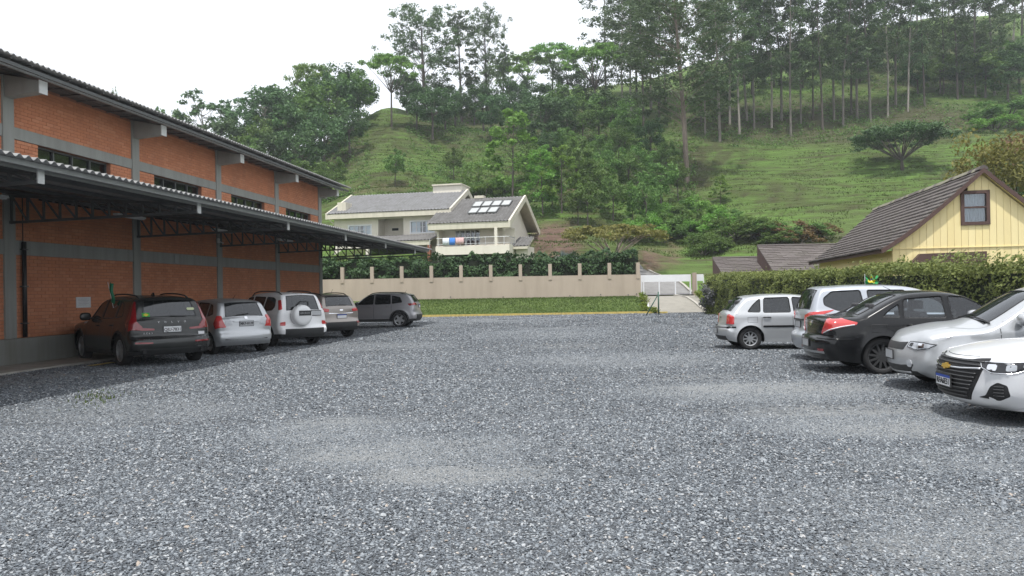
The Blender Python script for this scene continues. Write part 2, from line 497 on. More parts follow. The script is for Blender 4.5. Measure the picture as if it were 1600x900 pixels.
def fines_mask(X, Y):
    """lanes and spots worn by wheels: finer, paler stone"""
    m = np.zeros_like(X)
    for px, py, rx, ry, a in ((640, 705, 1.7, 1.1, 1.), (720, 745, 1.1, .6, 1.), (520, 670, 1.3, 1.2, .8), (1200, 610, 3.0, 1.6, .9), (1420, 660, 2.4, 1.1, 1.), (980, 560, 3.2, 2.4, .8), (850, 520, 3.5, 4.5, .7), (760, 500, 5, 5, .6), (1520, 840, 1.0, .9, .8),
                              (200, 640, 2.2, 1.6, .6), (60, 680, 1.4, 1.0, .5), (1330, 780, 1.2, .5, .5), (600, 540, 3.0, 2.5, .5), (1560, 720, 1.6, .7, .8)):
        c = on_ground(px, py); d = ((X-c.x)/rx)**2 + ((Y-c.y)/ry)**2; m = np.maximum(m, a*np.clip(1.3*(1-d), 0, 1))
    n = .55*vnoise(X/1.1, Y/1.1, 31)+.3*vnoise(X/.4, Y/.4, 32)+.35*vnoise(X/3.1, Y/3.1, 33)
    return np.clip(m*(.25+1.1*n) + .35*np.clip(vnoise(X/4.5, Y/4.5, 34)-.55, 0, 1), 0, 1)

STONES = [(.0, (.014, .017, .022)), (.24, (.046, .055, .067)), (.56, (.108, .126, .145)), (.87, (.232, .254, .273)), (.984, (.39, .40, .405)), (.995, (.30, .22, .15)), (1., (.53, .52, .50))]
t = NT('gravel')
t.set(Roughness=.72)
g_ = t.node('ShaderNodeNewGeometry'); P_ = g_.outputs['Position']
mp_ = t.node('ShaderNodeMapping'); mp_.inputs['Scale'].default_value = (1, 1.15, 1); t.l.new(P_, mp_.inputs['Vector'])
wob = t.noise(26, 2, .5, P_)
wv = t.node('ShaderNodeMix'); wv.data_type = 'RGBA'; wv.blend_type = 'LINEAR_LIGHT'; wv.inputs['Factor'].default_value = .012
t.l.new(mp_.outputs['Vector'], wv.inputs['A']); t.l.new(wob.outputs['Color'], wv.inputs['B'])
def vor(scale, feature='F1'):
    v = t.node('ShaderNodeTexVoronoi'); v.feature = feature; v.inputs['Scale'].default_value = scale
    t.l.new(wv.outputs['Result'], v.inputs['Vector']); return v
v1 = vor(36); v1e = vor(36, 'DISTANCE_TO_EDGE'); v2 = vor(11)
sep = t.node('ShaderNodeSeparateColor'); t.l.new(v1.outputs['Color'], sep.inputs[0])
sep2 = t.node('ShaderNodeSeparateColor'); t.l.new(v2.outputs['Color'], sep2.inputs[0])
sc_ = t.ramp(sep.outputs[0], STONES)
sc_ = t.mix(t.math('MULTIPLY', t.ramp(v1e.outputs['Distance'], [(.02, 1), (.20, 0)]), .9), sc_, (.010, .012, .016))  # shadow between the stones, painted as dark cell edges
sc_ = t.mix(t.math('MULTIPLY', sep2.outputs[0], .35), sc_, (.24, .26, .28))
bn = t.noise(.35, 5, .6, P_)
sc_ = t.mix(t.ramp(bn.outputs['Fac'], [(.42, 0), (.7, .35)]), sc_, (.24, .25, .255))
du = t.node('ShaderNodeAttribute'); du.attribute_name = 'dust'
dn = t.noise(5, 5, .7, P_)
dfac = t.math('MULTIPLY', du.outputs['Fac'], t.ramp(dn.outputs['Fac'], [(.34, .05), (.66, .75)]))
fi = t.node('ShaderNodeAttribute'); fi.attribute_name = 'fines'
sc_ = t.mix(t.math('MULTIPLY', fi.outputs['Fac'], .75), sc_, (.262, .274, .28))
t.col(t.mix(dfac, sc_, (.285, .29, .285)))
t.bump(t.math('ADD', t.math('MULTIPLY', sep.outputs[1], .6), t.ramp(v1e.outputs['Distance'], [(.0, 0), (.2, 1)])), .8, .02)

def build_gravel():
    xs = np.concatenate([np.arange(-45, -16, 3), np.arange(-16, 15, .35), np.arange(15, 46, 3)]); ys = np.concatenate([np.arange(-40, 0, 4), np.arange(0, 30, .3), np.arange(30, 52.0, 1.0)])
    gx, gy = np.meshgrid(xs, ys)
    z = (vnoise(gx/1.7, gy/1.7, 5)-.5)*.03 + (vnoise(gx/.6, gy/.6, 6)-.5)*.012
    z = z*smooth01((gy-2)/3)*(1-smooth01((gy-30)/10))
    V = np.stack([gx, gy, z], -1).reshape(-1, 3)
    ny, nx = gx.shape; i = np.arange(ny-1)[:, None]*nx + np.arange(nx-1)[None, :]
    me = np_mesh('gravel_lot', V, np.stack([i, i+1, i+nx+1, i+nx], -1).reshape(-1, 4), MATS['gravel'], True)
    a = me.attributes.new('dust', 'FLOAT', 'POINT'); a.data.foreach_set('value', dust_mask(V[:, 0], V[:, 1]).astype(np.float32))
    a = me.attributes.new('fines', 'FLOAT', 'POINT'); a.data.foreach_set('value', fines_mask(V[:, 0], V[:, 1]).astype(np.float32))
    return tag(link('gravel_ground', me), 'grey crushed stone surface of the parking lot', kind='structure')
build_gravel()

# loose stones lying on it near the camera
t = NT('loose_stone'); t.set(Roughness=.62)
oi_ = t.node('ShaderNodeObjectInfo'); ai_ = t.node('ShaderNodeAttribute'); ai_.attribute_type = 'INSTANCER'; ai_.attribute_name = 'tone'
c_ = t.ramp(ai_.outputs['Fac'], STONES)
n_ = t.noise(60, 3, .6)
t.col(t.mix(t.math('MULTIPLY', n_.outputs['Fac'], .3), c_, (.2, .21, .22)))

def build_stones():
    rng = np.random.default_rng(4)
    protos = []
    pc = bpy.data.collections.new('stone_shapes')
    for k in range(7):
        bm = bmesh.new(); bmesh.ops.create_icosphere(bm, subdivisions=1, radius=1.0)
        s = (1.0, .55+.35*rng.random(), .26+.24*rng.random())
        for v in bm.verts:
            v.co = Vector((v.co.x*s[0], v.co.y*s[1], v.co.z*s[2]))*(.72+.5*rng.random())
        me = bpy.data.meshes.new('stone_shape'); bm.to_mesh(me); bm.free(); me.materials.append(MATS['loose_stone'])
        protos.append(bpy.data.objects.new('stone_shape', me)); pc.objects.link(protos[-1])
    pts = []
    for y0, y1, dens in ((3.6, 6.5, 2900), (6.5, 9.5, 2100), (9.5, 14, 1050), (14, 20, 560), (20, 32, 210), (32, 50.4, 70)):
        w0 = .70*y1+2.2
        x0, x1 = max(-w0, -14), min(w0, 13)
        n = int((y1-y0)*(x1-x0)*dens)
        p = np.stack([rng.uniform(x0, x1, n), rng.uniform(y0, y1, n)], -1)
        p = p[np.abs(p[:, 0]) < .70*p[:, 1]+2.2]
        keep = rng.random(len(p)) > np.minimum(1, dust_mask(p[:, 0], p[:, 1])**1.4*.62*(.55+.9*vnoise(p[:, 0]/.3, p[:, 1]/.3, 41)))
        pts.append(p[keep])
    p = np.concatenate(pts)
    sz = .0070 + .0098*rng.random(len(p))**1.6 + .009*(rng.random(len(p)) > .992)
    far = np.clip((p[:, 1]-4)/10, 0, 4.0); sz = sz*(1+.5*far)
    fm = fines_mask(p[:, 0], p[:, 1]); sz = sz*(1-.30*fm)
    z = (vnoise(p[:, 0]/1.7, p[:, 1]/1.7, 5)-.5)*.03 + (vnoise(p[:, 0]/.6, p[:, 1]/.6, 6)-.5)*.012
    z = z*smooth01((p[:, 1]-2)/3) + sz*.18
    me = bpy.data.meshes.new('loose_stones'); me.vertices.add(len(p))
    me.vertices.foreach_set('co', np.stack([p[:, 0], p[:, 1], z], -1).astype(np.float32).ravel())
    for nm, arr in (('tone', np.clip(rng.random(len(p))*(1-.35*fm)+.32*fm, 0, 1)), ('size', sz)):
        a = me.attributes.new(nm, 'FLOAT', 'POINT'); a.data.foreach_set('value', arr.astype(np.float32))
    a = me.attributes.new('turn', 'FLOAT_VECTOR', 'POINT')
    a.data.foreach_set('vector', np.stack([rng.normal(0, .35, len(p)), rng.normal(0, .35, len(p)), rng.uniform(0, 6.28, len(p))], -1).astype(np.float32).ravel())
    o = link('loose_gravel', me)
    tag(o, 'loose grey slate chippings spread over the near lot', 'gravel', kind='stuff')
    ng = bpy.data.node_groups.new('scatter_stones', 'GeometryNodeTree')
    ng.interface.new_socket('Geometry', in_out='INPUT', socket_type='NodeSocketGeometry')
    ng.interface.new_socket('Geometry', in_out='OUTPUT', socket_type='NodeSocketGeometry')
    N = ng.nodes; L = ng.links
    gi = N.new('NodeGroupInput'); go = N.new('NodeGroupOutput')
    ci = N.new('GeometryNodeCollectionInfo'); ci.inputs['Collection'].default_value = pc; ci.inputs['Separate Children'].default_value = True; ci.inputs['Reset Children'].default_value = True
    ip = N.new('GeometryNodeInstanceOnPoints'); ip.inputs['Pick Instance'].default_value = True
    def named(nm, ty):
        a = N.new('GeometryNodeInputNamedAttribute'); a.data_type = ty; a.inputs['Name'].default_value = nm
        return a.outputs[0]
    e2r = N.new('FunctionNodeEulerToRotation')
    L.new(named('turn', 'FLOAT_VECTOR'), e2r.inputs[0]); L.new(e2r.outputs[0], ip.inputs['Rotation'])
    L.new(named('size', 'FLOAT'), ip.inputs['Scale'])
    L.new(gi.outputs[0], ip.inputs['Points']); L.new(ci.outputs[0], ip.inputs['Instance']); L.new(ip.outputs[0], go.inputs[0])
    md = o.modifiers.new('scatter', 'NODES'); md.node_group = ng
    return o
build_stones()

# ------------------------------------------------------------------ lawn, kerb, drive
def lawn_mat():
    t = NT('lawn'); t.set(Roughness=.95); t.bsdf.inputs['Specular IOR Level'].default_value = .15
    g = t.node('ShaderNodeNewGeometry'); P = g.outputs['Position']
    a = t.noise(.5, 5, .65, P); b = t.noise(6, 5, .7, P)
    c = t.ramp(a.outputs['Fac'], [(.3, (.066, .086, .028)), (.5, (.085, .125, .034)), (.72, (.118, .155, .047))])
    c = t.mix(t.ramp(b.outputs['Fac'], [(.4, 0), (.8, .6)]), c, (.045, .065, .02))
    t.col(c); t.bump(b.outputs['Fac'], .8, .08); return t.m
lawn_mat()
CON = stained('concrete', (.33, .32, .29), (.16, .15, .13), amount=.5, scale=.7, streak=False)
stained('drive_concrete', (.25, .235, .20), (.15, .14, .12), amount=.55, scale=.5, streak=False)
stained('drive_asphalt', (.20, .195, .19), (.12, .115, .11), amount=.55, scale=.5, streak=False)
stained('kerb_yellow', (.55, .42, .12), (.20, .18, .10), amount=.6, scale=2.0)
stained('kerb_grey', (.38, .36, .32), (.2, .18, .15), amount=.5, scale=2.0)

DR0, DR1 = 10.05, 14.1          # the drive's edges at the gate (x)
def sheet(name, fx0, fx1, ys, lift, mat, label, nx=12, kind='structure'):
    V = []; F = []
    for j, y in enumerate(ys):
        a, b = fx0(y), fx1(y)
        for i in range(nx+1):
            x = a+(b-a)*i/nx; V.append((x, y, gz(x, y)+lift))
    for j in range(len(ys)-1):
        for i in range(nx):
            k = j*(nx+1)+i; F.append((k, k+1, k+nx+2, k+nx+1))
    return tag(link(name, np_mesh(name, V, F, MATS[mat], True)), label, kind=kind)

def kerb_front(x):      # y of the lawn's front edge
    return 50.6 + .012*(x+8) + max(0, x-8.2)*1.0*0
lawn_ys = np.arange(50.62, 58.6, .5)
sheet('lawn', lambda y: -28.0, lambda y: 9.35 if y > 51.5 else 8.6+(y-50.6)*.8, lawn_ys, .02, 'lawn', 'mown grass bank below the cream garden wall', 40)
sheet('lawn', lambda y: 13.05+.10*(y-51), lambda y: 17.5, np.arange(50.2, 58.6, .5), .02, 'lawn', 'small grass wedge between the drive and the hedge', 10)
sheet('driveway', lambda y: max(9.4, 9.9-.12*(58-y)), lambda y: 13.1+.10*(y-51) if y > 51 else 13.6, np.arange(49.9, 58.3, .4), .035, 'drive_concrete', 'pale concrete drive climbing to the white gate', 8)
sheet('driveway', lambda y: float(road_x(y))-2.3, lambda y: float(road_x(y))+1.7, np.arange(58.2, 73, .8), .12, 'drive_asphalt', 'grey drive bending uphill behind the gate', 8)

def kerb_run(pts, w, h, mat, label, name='kerb', lift=0.0):
    m = MB()
    for p, q in zip(pts[:-1], pts[1:]):
        p = Vector(p); q = Vector(q); d = (q-p).normalized(); n = Vector((-d.y, d.x, 0))*w/2
        vs = [p-n, p+n, q+n, q-n]; lo = [v-Vector((0, 0, .12)) for v in vs]; hi = [v+Vector((0, 0, h)) for v in vs]
        m.add(lo+hi, [(3,2,1,0),(4,5,6,7),(0,1,5,4),(1,2,6,5),(2,3,7,6),(3,0,4,7)])
    return tag(m.build(name, MATS[mat]), label, kind='structure')
def kp(x, y, lift=0): return (x, y, gz(x, y)+lift)
kerb_run([kp(x, 50.5+.004*(x+8)) for x in (-12, -8, -4, 0, 4, 8.3)] + [kp(9.2, 50.1), kp(9.35, 49.6)], .16, .13, 'kerb_yellow', 'yellow painted kerb along the foot of the lawn')
kerb_run([kp(9.3, 49.5), kp(10.0, 49.7)], .16, .12, 'kerb_yellow', 'short yellow kerb end beside the green post')
kerb_run([kp(13.9, 50.3), kp(13.2, 51.6), kp(13.0, 52.6), kp(12.95, 54.5), kp(12.75, 56), kp(12.3, 58.1)], .18, .14, 'kerb_grey', 'curving concrete kerb on the far side of the drive')
kerb_run([(float(road_x(y))+1.8, y, gz(float(road_x(y))+1.8, y)+.1) for y in np.arange(58.8, 72, 1.5)], .2, .16, 'kerb_grey', 'pale kerb following the drive behind the gate')
# ------------------------------------------------------------------ brick warehouse with its carport roof
BRK = pieces_mat('brick', [(.0, (.49, .192, .100)), (.35, (.53, .212, .110)), (.7, (.555, .228, .120)), (.93, (.59, .265, .15)), (1., (.44, .17, .09))], damt=.42, dirt=(.24, .105, .068))
stained('mortar', (.34, .155, .10), (.12, .06, .04), amount=.5)
stained('grey_frame', (.29, .297, .28), (.17, .17, .155), amount=.55, scale=.9)
stained('plinth', (.25, .255, .235), (.16, .15, .12), amount=.6, scale=.9)
simple('dark_steel', (.11, .115, .118), .55, .3, .25)
simple('light_steel', (.30, .31, .31), .5, .2, .2)
stained('fibre_sheet', (.29, .29, .285), (.15, .15, .14), amount=.5, scale=1.0, streak=False)
simple('white_metal', (.62, .63, .63), .45, .1, .1)
simple('black_plastic', (.018, .018, .02), .5, 0, .25, 8)
glass_mat('window_glass', (.30, .33, .34), .55)
simple('paper', (.62, .62, .64), .7, 0, .08)
simple('ink_grey', (.36, .36, .38), .7)
simple('dark_void', (.02, .021, .022), .9)

BANG = 7.1
BU = Vector((math.sin(R(BANG)), math.cos(R(BANG)), 0)); BN = Vector((math.cos(R(BANG)), -math.sin(R(BANG)), 0))
BC = -14.2
ware = empty('brick_warehouse', BN*BC, -R(BANG), 'long red brick warehouse with grey concrete frame and overhanging roof', 'building')
BM = Matrix.Translation(BN*BC) @ Matrix.Rotation(-R(BANG), 4, 'Z')
COLS = [1.73, 6.73, 11.73, 16.73, 21.73, 26.75, 31.77, 36.80]
S0, S1 = 1.6, 36.95
Z_PL, Z_B1, Z_B2, Z_U1, Z_U2, Z_TOP = .66, 2.68, 3.04, 5.48, 5.78, 7.0

def build_wall():
    m = MB()          # mortar backing behind the bricks, with window openings left out
    for k in range(len(COLS)-1):
        a, b = COLS[k], COLS[k+1]
        w0, w1 = a+1.0, b-1.15
        m.box(-.30, -.012, a, b, 0, Z_B2+1.05)
        m.box(-.30, -.012, a, w0, Z_B2+1.05, Z_U1); m.box(-.30, -.012, w1, b, Z_B2+1.05, Z_U1)
        m.box(-.30, -.012, a, b, Z_U1, Z_TOP)
    m.build('mortar_wall', MATS['mortar'], ware)
    bricks = []
    bl, bh, j = .245, .076, .010
    for k in range(len(COLS)-1):
        a, b = COLS[k]+.17, COLS[k+1]-.17
        w0, w1 = COLS[k]+1.0, COLS[k+1]-1.15
        for z0, z1 in ((Z_PL+.012, Z_B1), (Z_B2, Z_U1), (Z_U2, Z_TOP-.1)):
            n = max(1, int((z1-z0)/(bh+j))); ph = (z1-z0)/n
            for r in range(n):
                zz = z0 + r*ph
                s = a - (bl+j)*(.5 if r % 2 else 0)
                while s < b:
                    p, q = max(a+.004, s), min(b-.004, s+bl)
                    s += bl+j
                    if q-p < .03: continue
                    segs = [(p, q)]
                    if z0 == Z_B2 and zz+ph > Z_B2+1.05:
                        segs = [(u, v) for u, v in ((p, min(q, w0)), (max(p, w1), q)) if v-u > .03]
                    for u, v in segs:
                        e = random.Random(hash((k, r, round(u*100)))).uniform(-.003, .003)
                        bricks.append((-.011, .004+e, round(u, 3), round(v, 3), round(zz, 3), round(zz+ph-j, 3)))
    pieces(ware, 'brick', BRK, bricks, BM)
    # frame: columns proud of the bricks, two bands between them
    for s in COLS:
        MB().box(-.28, .055, s-.175, s+.175, Z_PL+.0, Z_TOP-.05).build('column', MATS['grey_frame'], ware, bevel=.012)
    for k in range(len(COLS)-1):
        a, b = COLS[k]+.175, COLS[k+1]-.175
        MB().box(-.26, .03, a, b, Z_B1, Z_B2-.01).build('concrete_band', MATS['grey_frame'], ware)
        MB().box(-.26, .03, a, b, Z_U1+.004, Z_U2-.01).build('concrete_band', MATS['grey_frame'], ware)
        w0, w1 = COLS[k]+1.0, COLS[k+1]-1.15
        w = MB().box(-.20, -.17, w0-.02, w1+.02, Z_B2+1.03, Z_U1).build('window', MATS['window_glass'], ware)
        fr = MB()
        for s in np.linspace(w0, w1, 5): fr.box(-.168, -.12, s-.022, s+.022, Z_B2+1.05, Z_U1-.002)
        fr.box(-.165, -.125, w0, w1, Z_U1-.05, Z_U1-.004); fr.box(-.165, -.125, w0, w1, Z_B2+1.05, Z_B2+1.055)
        fr.build('frame', MATS['dark_steel'], w)
    MB().box(-.28, .10, S0, S1, -.1, Z_PL-.004).build('plinth', MATS['plinth'], ware, bevel=.01)
    # far end wall, back and inner floor so that the hall is closed
    e = MB(); e.box(-15.0, -.29, 36.65, 36.9, -.1, 7.0); e.box(-15.2, -15.0, S0, 36.9, -.1, 7.0); e.box(-15, -.31, S0-.2, S0, -.1, 7.0)
    e.build('end_wall', MATS['mortar'], ware)
build_wall()

def corrugated(x0, z0, x1, z1, s0, s1, pitch, amp, thick, nper=6):
    n = int((s1-s0)/pitch*nper)
    ss = np.linspace(s0, s1, n+1); w = amp*np.cos(2*np.pi*(ss-s0)/pitch)
    V = []; F = []
    for x, z in ((x0, z0), (x1, z1)):
        for dz in (0, thick):
            V += [(x, s, z+k+dz) for s, k in zip(ss, w)]
    m = n+1
    for i in range(n):
        F += [(i, i+1, 2*m+i+1, 2*m+i), (m+i, 3*m+i, 3*m+i+1, m+i+1), (i, m+i, m+i+1, i+1), (2*m+i, 2*m+i+1, 3*m+i+1, 3*m+i)]
    return V, F

def build_eaves():
    V, F = corrugated(1.28, 7.00, -7.2, 8.55, S0-.2, S1+1.0, .178, .026, .008)
    link('roof_sheet', np_mesh('roof_sheet', V, F, MATS['fibre_sheet']), ware)
    V, F = corrugated(-15.8, 7.0, -7.2, 8.55, S0-.2, S1+1.0, .178, .026, .008)
    link('roof_sheet', np_mesh('roof_sheet', V, F, MATS['fibre_sheet']), ware)
    for s in COLS:      # tapering concrete brackets under the eaves
        MB().prism([(.057, 6.42), (.95, 6.50), (.95, 6.76), (.057, 6.95)], 'y', s-.13, s+.13).build('eaves_bracket', MATS['grey_frame'], ware, bevel=.012)
        MB().box(.952, .975, s-.135, s+.135, 6.47, 6.78).build('bracket_end_plate', MATS['white_metal'], ware)
    for x in (.30, .88, 1.18):
        MB().box(x-.03, x+.03, S0, S1+.8, 6.84+(.88-x)*.18, 6.92+(.88-x)*.18).build('purlin', MATS['light_steel' if x > .8 and x < 1 else 'dark_steel'], ware)
    m = MB()
    for k in range(len(COLS)-1):
        for i in range(1, 8):
            s = COLS[k]+(COLS[k+1]-COLS[k])*i/8
            m.box(-.25, 1.2, s-.03, s+.03, 6.93, 6.965)
    m.build('rafters', MATS['dark_steel'], ware)
    MB().box(-.28, 1.0, S0, S1, 6.965, 6.975).build('soffit', MATS['dark_steel'], ware)
    MB().box(-.2, .02, S1, S1+.9, 6.5, 6.85).build('eaves_bracket', MATS['grey_frame'], ware)
build_eaves()

# carport: a separate lean-to of steel trusses and sheet fixed to the wall
carport = empty('carport', BN*BC, -R(BANG), 'dark steel truss carport with corrugated roof along the brick wall', 'carport')
def zr(x): return 4.18 - .38*x/5.0      # underside of the sheet
def build_carport():
    V, F = corrugated(.02, zr(0)+.05, 5.15, zr(5.15)+.05, S0+.2, S1+2.3, .19, .03, .008)
    link('roof_sheet', np_mesh('roof_sheet', V, F, MATS['fibre_sheet']), carport)
    for x in (.25, 1.45, 2.65, 3.85, 4.98):
        MB().box(x-.03, x+.03, S0+.2, S1+2.2, zr(x)-.07, zr(x)+.015).build('purlin', MATS['light_steel' if x > 4.5 else 'dark_steel'], carport)
    for s in COLS:
        ch = MB().bar((.06, s, zr(.06)-.10), (4.80, s, zr(4.8)-.10), .06, .06)
        ch.bar((.06, s, 3.44), (4.80, s, 3.55), .06, .06)
        ch.build('truss_chord', MATS['dark_steel'], carport)
        n = 11
        xs = [.1+(4.7-.1)*i/n for i in range(n+1)]
        zb = lambda x: 3.44+.11*(x-.06)/4.74
        for i, x in enumerate(xs):
            MB().bar((x, s, zb(x)+.028), (x, s, zr(x)-.128), .045).build('truss_post', MATS['dark_steel'], carport)
            if i < n:
                MB().bar((x+.024, s, zr(x)-.13), (xs[i+1]-.024, s, zb(xs[i+1])+.03), .04, .035).build('truss_brace', MATS['dark_steel'], carport)
        MB().box(4.84, 4.865, s-.075, s+.075, 3.52, 3.76).build('truss_end_plate', MATS['white_metal'], carport)
    # edge beam that ties the truss ends
    MB().box(4.80, 4.835, S0+.2, S1+2.2, 3.70, 3.75).build('edge_beam', MATS['light_steel'], carport)
    MB().bar((.08, S1+2.1, 3.44), (4.8, S1+2.1, 3.55), .06).build('truss_chord', MATS['dark_steel'], carport)
build_carport()

names_ = ['fluorescent tube lamp under the carport above the dark grey sport utility vehicle', 'fluorescent tube lamp under the carport above the silver hatchback',
          'fluorescent tube lamp under the carport near its far end', 'fluorescent tube lamp under the carport over the empty near bay']
for lab, s in zip(names_, (19.2, 24.2, 29.2, 14.3)):
    lamp = empty('tube_lamp', BM @ Vector((1.5, s, 3.76)), -R(BANG), lab, 'lamp', 'unlit tube lamps under the carport')
    MB().box(-.07, .07, -.62, .62, .0, .05).build('housing', MATS['white_metal'], lamp, bevel=.006)
    for dx in (-.035, .035):
        MB().tube([(dx, -.58, -.016), (dx, .58, -.016)], .015, 8).build('tube', MATS['paper'], lamp)
    MB().bar((0, -.4, .05), (0, -.4, .26), .012).bar((0, .4, .05), (0, .4, .26), .012).build('hanger', MATS['dark_steel'], lamp)

pipe = empty('drain_pipe', BM @ Vector((.09, 17.12, 0)), -R(BANG), 'black vertical drain pipe on the brick wall beside the grey column', 'pipe')
MB().tube([(0, 0, Z_PL+.02), (0, 0, 3.0)], .052, 12).build('pipe', MATS['black_plastic'], pipe, smooth=True)
MB().tube([(-.03, 0, 3.0), (-.03, 0, 4.2)], .012, 6).build('cable', MATS['black_plastic'], pipe)
for z in (1.0, 1.9, 2.8): MB().box(-.08, .06, -.065, .065, z, z+.03).build('clamp', MATS['dark_steel'], pipe)

sign = empty('wall_notice', BM @ Vector((.016, 19.33, 1.49)), -R(BANG), 'plain white rectangular notice fixed to the brick wall', 'sign')
MB().box(-.008, .006, -.29, .29, -.145, .145).build('board', MATS['paper'], sign)
ln = MB()
for i, (a, b) in enumerate(((-.22, .2), (-.22, .22), (-.22, .16), (-.2, .2), (-.22, .1))): ln.box(.0065, .0075, a, b, .085-i*.04, .095-i*.04)
ln.build('print_lines', MATS['ink_grey'], sign)
vent = MB().box(.031, .05, 23.75, 23.98, 2.72, 2.98).build('junction_box', MATS['light_steel'])
vent.matrix_world = BM
tag(vent, 'small grey junction box on the concrete band under the carport', 'box')
m = MB().box(0, .06, 0, .14, 0, .16).bar((.06, .07, .05), (.22, .07, -.02), .03)
fl = m.build('wall_camera', MATS['white_metal']); fl.matrix_world = BM @ Matrix.Translation((.06, 26.5, 3.55))
tag(fl, 'small white wall camera under the carport trusses', 'camera')

# concrete apron along the wall, patch and paint mark
stained('apron', (.36, .35, .32), (.19, .175, .14), amount=.6, scale=.8, streak=False)
def bsheet(name, poly, z, mat, label, kind='structure', thick=None):
    V = [tuple(BM @ Vector((x, s, z))) for x, s in poly]
    m = MB().add(V, [tuple(range(len(V)))]); o = m.build(name, MATS[mat], fix=False)
    return tag(o, label, kind=kind)
MB_ap = MB().box(.10, 1.55, S0, 20.2, -.1, .055).build('concrete_apron', MATS['apron']); MB_ap.matrix_world = BM
tag(MB_ap, 'raised concrete strip along the foot of the brick wall', kind='structure')
def blobpoly(cx, cy, rx, ry, n=26, seed=1, wob=.25):
    r = random.Random(seed); out = []
    for i in range(n):
        a = 2*math.pi*i/n; k = 1+wob*(r.random()-.5)
        out.append((cx+rx*k*math.cos(a), cy+ry*k*math.sin(a)))
    return out
def gsheet(name, poly, z, mat, label):
    o = MB().add([(x, y, z) for x, y in poly], [tuple(range(len(poly)))]).build(name, MATS[mat], fix=False)
    return tag(o, label, kind='structure')
t = NT('wet_fines'); t.set(Roughness=.35)
n_ = t.noise(2.5, 5, .65); t.col(t.ramp(n_.outputs['Fac'], [(.3, (.10, .095, .08)), (.7, (.19, .18, .155))]))
p0 = on_ground(157, 571)
gsheet('paint_mark', [(p0.x-.12, p0.y-.45), (p0.x+.10, p0.y-.42), (p0.x+.16, p0.y+.40), (p0.x-.04, p0.y+.42)], .040, 'kerb_yellow', 'faded yellow paint mark on the ground beside the dark grey car')
# ------------------------------------------------------------------ garden wall, gate, posts
stained('cream_wall', (.425, .355, .285), (.28, .23, .18), amount=.45, scale=.45)
stained('cream_house', (.70, .655, .57), (.52, .48, .40), amount=.35, scale=.6)
stained('trim_cream', (.60, .56, .46), (.36, .34, .27), amount=.4, scale=.8)
simple('white_paint', (.70, .71, .73), .5, 0, .08)
simple('green_paint', (.035, .085, .06), .5, .1, .2)
stained('brown_post', (.36, .285, .235), (.25, .2, .16), amount=.4)
WALL_Y = 58.4
def wx(px, Y=WALL_Y): return (px-800)/FOC*Y
wall = empty('garden_wall', (0, WALL_Y, 0), 0, 'low cream garden wall with upright posts above the lawn', 'wall')
x0, x1 = wx(470), wx(1001)
MB().box(x0, x1, -.10, .10, .6, 2.68).build('wall_panel', MATS['cream_wall'], wall)
MB().box(x0, x1, -.102, .102, 2.682, 2.72).build('coping', MATS['cream_wall'], wall)
for px in (489, 535.5, 581.8, 628.2, 674.5, 720.8, 767.2, 813.5, 859.8, 906.2, 952.5, 997):
    x = wx(px)
    MB().box(x-.13, x+.13, -.14, .14, 2.40, 3.62).build('post', MATS['cream_wall'], wall, bevel=.01)
for i, px in enumerate((890, 938, 981, 994, 786, 704)):
    x = wx(px); MB().tube([(x, -.101, 1.18+.06*(i % 2)), (x, -.14, 1.18+.06*(i % 2))], .045, 8).build('drain_spout', MATS['dark_steel'], wall)

gate = empty('sliding_gate', (0, WALL_Y+.3, 0), 0, 'white sliding gate with solid top panel and open lower bays', 'gate')
gx0, gx1 = wx(1001.5), wx(1081)
gzb = lambda x: .93
MB().box(gx0, gx1, -.03, .03, 2.13, 2.66).build('top_panel', MATS['white_paint'], gate)
for px in (1003, 1006.5, 1031, 1056.5, 1080):
    x = wx(px); MB().box(x-.045, x+.045, -.035, .035, .98, 2.128).build('upright', MATS['white_paint'], gate)
MB().box(gx0, gx1, -.036, .036, .92, 1.02).build('bottom_rail', MATS['white_paint'], gate)
pil = MB().box(wx(1082.5), wx(1088.5), -.16, .16, .6, 2.78).build('gate_pillar', MATS['brown_post'], bevel=.012)
pil.location = (0, WALL_Y+.1, 0); tag(pil, 'brown square gate pillar right of the white gate', 'pillar')
g2 = empty('side_gate', (0, WALL_Y+.2, 0), 0, 'narrow white pedestrian gate between the pillar and the hedge', 'gate')
MB().box(wx(1089), wx(1101), -.03, .03, 2.15, 2.66).build('top_panel', MATS['white_paint'], g2)
for px in (1089.5, 1100.5):
    MB().box(wx(px)-.04, wx(px)+.04, -.03, .03, .95, 2.148).build('upright', MATS['white_paint'], g2)
MB().box(wx(1089), wx(1101), -.031, .031, .95, 1.02).build('bottom_rail', MATS['white_paint'], g2)

p = on_ground(1028.5, 492); fp = empty('fence_post', p, 0, 'dark green metal post with slanting brace at the drive edge', 'post')
MB().tube([(0, 0, -.1), (0, 0, 1.42)], .045, 10).build('post', MATS['green_paint'], fp, smooth=True)
MB().tube([(-.78, -.1, 0), (-.02, 0, 1.25)], .035, 10).build('brace', MATS['green_paint'], fp, smooth=True)
p = on_ground(1012.5, 488); wp = empty('marker_post', p, 0, 'short white marker post beside the green brace', 'post')
MB().tube([(0, 0, -.1), (0, 0, .55)], .06, 10).build('post', MATS['white_paint'], wp, smooth=True)
MB().tube([(0, 0, .55), (0, 0, .60)], [.065, .03], 10).build('cap', MATS['white_paint'], wp, smooth=True)

